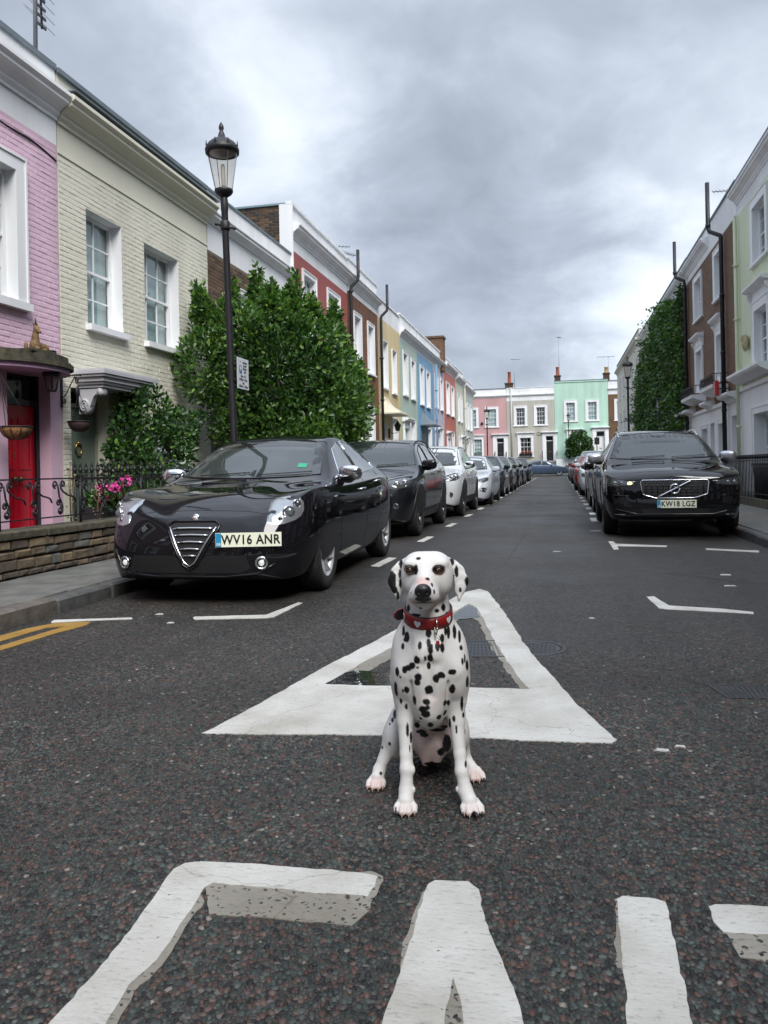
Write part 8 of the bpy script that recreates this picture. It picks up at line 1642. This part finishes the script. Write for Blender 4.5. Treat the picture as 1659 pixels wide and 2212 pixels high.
h_ = tr.ray_cast(Vector((0, -1, .70)), Vector((0, 1, 0))); bq = MB(); bq.tube([(.062 * math.cos(a), h_[0].y - .028, .70 + .062 * math.sin(a)) for a in [6.2832 * i / 24 for i in range(25)]], .012, 8); eo = bq.build('badge', M_CHROME, t); bq = MB(); bq.lathe([(0, -.026), (.056, -.024), (.056, .0)], (0, h_[0].y, .70), 20, ax='y'); bq.box(-.035, .035, h_[0].y - .031, h_[0].y - .026, .693, .707); bq.build('badge_disc', M_DKGLOSS, eo)
h_ = tr.ray_cast(Vector((.02, -1, .49)), Vector((0, 1, 0))); plate(t, (.02, h_[0].y - .02, .49), 0, 'KW18 LGZ')
lamp_set(t, tr, [(.50, .77), (.54, .80), (.68, .835), (.88, .86), (.97, .85), (.98, .79), (.92, .745), (.74, .74), (.60, .75)], R_(22), M_LAMPD, [(.68, .785, .024, M_LENS), (.78, .788, .026, M_LENS)])
h_ = tr.ray_cast(Vector((-.60, -1, .785)), Vector((0, 1, 0))); bq = MB(); bq.ball((-.60, h_[0].y - .012, .785), .032, .012, .020, n=12, pw=.8); bq.build('lit_bulb', M_LITY, t)
for s in (-1, 1):
    strip('lamp_blade', [(s * .50, -1, .80), (s * .62, -1, .805), (s * .56, -1, .755)], tr, (0, 1, 0), .006, M_SILT, t, .014)
    fillpatch('corner_vent', [(s * .62, -1, .50), (s * .64, -1, .58), (s * .84, -1, .60), (s * .80, -1, .48)], tr, .004, M_GRILLE, t, .08, (0, 1, 0)); strip('vent_blade', [(s * .60, -1, .60), (s * .84, -1, .62)], tr, (0, 1, 0), .008, M_PBLACK, t, .006)
    strip('lower_lamp', [(s * .66, -1, .335), (s * .80, -1, .34)], tr, (0, 1, 0), .013, M_LAMPD, t, .006)
fillpatch('lower_intake', fx([(-.42, .35), (-.46, .42), (.46, .42), (.42, .35)]), tr, .004, M_GRILLE, t, .07, (0, 1, 0)); strip('bumper_lip', fx([(-.80, .42), (-.5, .345), (.5, .345), (.80, .42)]), tr, (0, 1, 0), .011, M_DKGLOSS, t, .006)
fillpatch('sensor_housing', [(-.12, -1, 1.565), (.12, -1, 1.565), (.10, -1, 1.52), (.05, -1, 1.495), (-.05, -1, 1.495), (-.10, -1, 1.52)], tr, .006, M_DKGLOSS, t, .06, (0, 1, 0), .002)
generic('hatch', 'black hatchback second in the right row, behind the black sport utility car', M_PBLACK, (1.60, 17.35, 0), sz=1.02)
generic('hatch', 'dark bronze grey hatchback third in the right row', M_PBROWN, (1.66, 22.3, 0), sz=.98)
t, tr = generic('hatch', 'white hatchback with a lit headlight, fourth in the right row', M_PWHITE, (1.55, 27.4, 0), sz=1.04)
for s in (-1,):
    h_ = tr.ray_cast(Vector((s * .62, -1, .70)), Vector((0, 1, 0))); bq = MB(); bq.ball((s * .62, h_[0].y - .02, .70), .07, .02, .07, n=12); bq.build('lit_bulb', M_LITW, t); fillpatch('amber_reflector', [(s * .60, -1, .36), (s * .60, -1, .50), (s * .70, -1, .50), (s * .70, -1, .36)], tr, .006, M_AMBER, t, .08, (0, 1, 0))
generic('hatch', 'bright red hatchback fifth in the right row, behind the white one', M_PRED, (1.50, 33.2, 0), sz=1.02)
generic('suv', 'silver grey tall car rising behind the white hatchback in the right row', M_PSILV, (1.75, 38.8, 0), sz=1.12)
generic('suv', 'dark grey sport utility car seventh in the right row', M_PDGREY, (1.56, 45.0, 0), sz=1.0)
generic('hatch', 'grey hatchback at the far end of the right row', M_PSILV, (1.52, 53, 0), sz=1.0)
generic('hatch', 'black hatchback last but one in the right row', M_PBLACK, (1.52, 60, 0), sz=1.0)
# ================================================================ UNSEEN STREET BEHIND THE VIEWPOINT, ADDED TO DARKEN CAR REFLECTIONS
def back_house(label, side, y0, y1, top, m, n, band=3.1):
    h = House(label, side, y0, y1, top, m)
    for k in range(n):
        a = y0 + (y1 - y0) * (k + .25) / n; c = a + 1.1; U0, U1 = sorted((h.U(a), h.U(c)))
        h.window(U0, U1, 3.6, 5.4, sw=.14, rec=.15, cols=2, rows=2, blind=False); h.window(U0, U1, .9, 2.6, sw=.14, rec=.15, cols=2, rows=2, blind=False)
    h.finish([(0, top - 1.1, m), (top - 1.1, top, M_WHITE2)]); h.cornice(top - .9, CORN_S); return h
back_house('unseen dark brick terraced house just left of the viewpoint', 'L', -8.0, 3.98, 6.85, M_BRICKF, 5)
back_house('unseen red brown brick terraced house further left behind the viewpoint', 'L', -22, -8.02, 7.2, M_BRICKR, 5)
back_house('unseen dark brick terraced house right of the viewpoint', 'R', 3.0, 16.98, 9.6, M_BRICKF, 5)
back_house('unseen dark brick terraced house behind the viewpoint on the right', 'R', -22, 2.98, 9.6, M_BRICKF, 8)
rng = np.random.default_rng(91)
for lb, x, y in (('unseen broad dark tree added behind the viewpoint, left', -5.5, -20), ('unseen broad dark tree added behind the viewpoint, right', 4.5, -22), ('unseen tall dark tree added behind the viewpoint, middle', -.5, -30)):
    t = thing('street_tree', lb, 'tree', (x, y, 0), 0, 'unseen trees added behind the viewpoint'); cl = [(rng.uniform(-2.5, 2.5), rng.uniform(-2, 2), rng.uniform(3, 8.5), 1.8, 1.8, 1.5) for _ in range(14)]
    P, D = leafcloud(rng, cl, 7000, .3); obj('crown', leaves_mesh('crown', P, D, .5, [LF4, LF6], rng, aspect=1.6), t); b = MB(); b.tube([(0, 0, 0), (.1, 0, 3), (0, 0, 6)], [.25, .18, .08], 8); b.build('trunk', M_BARK, t)
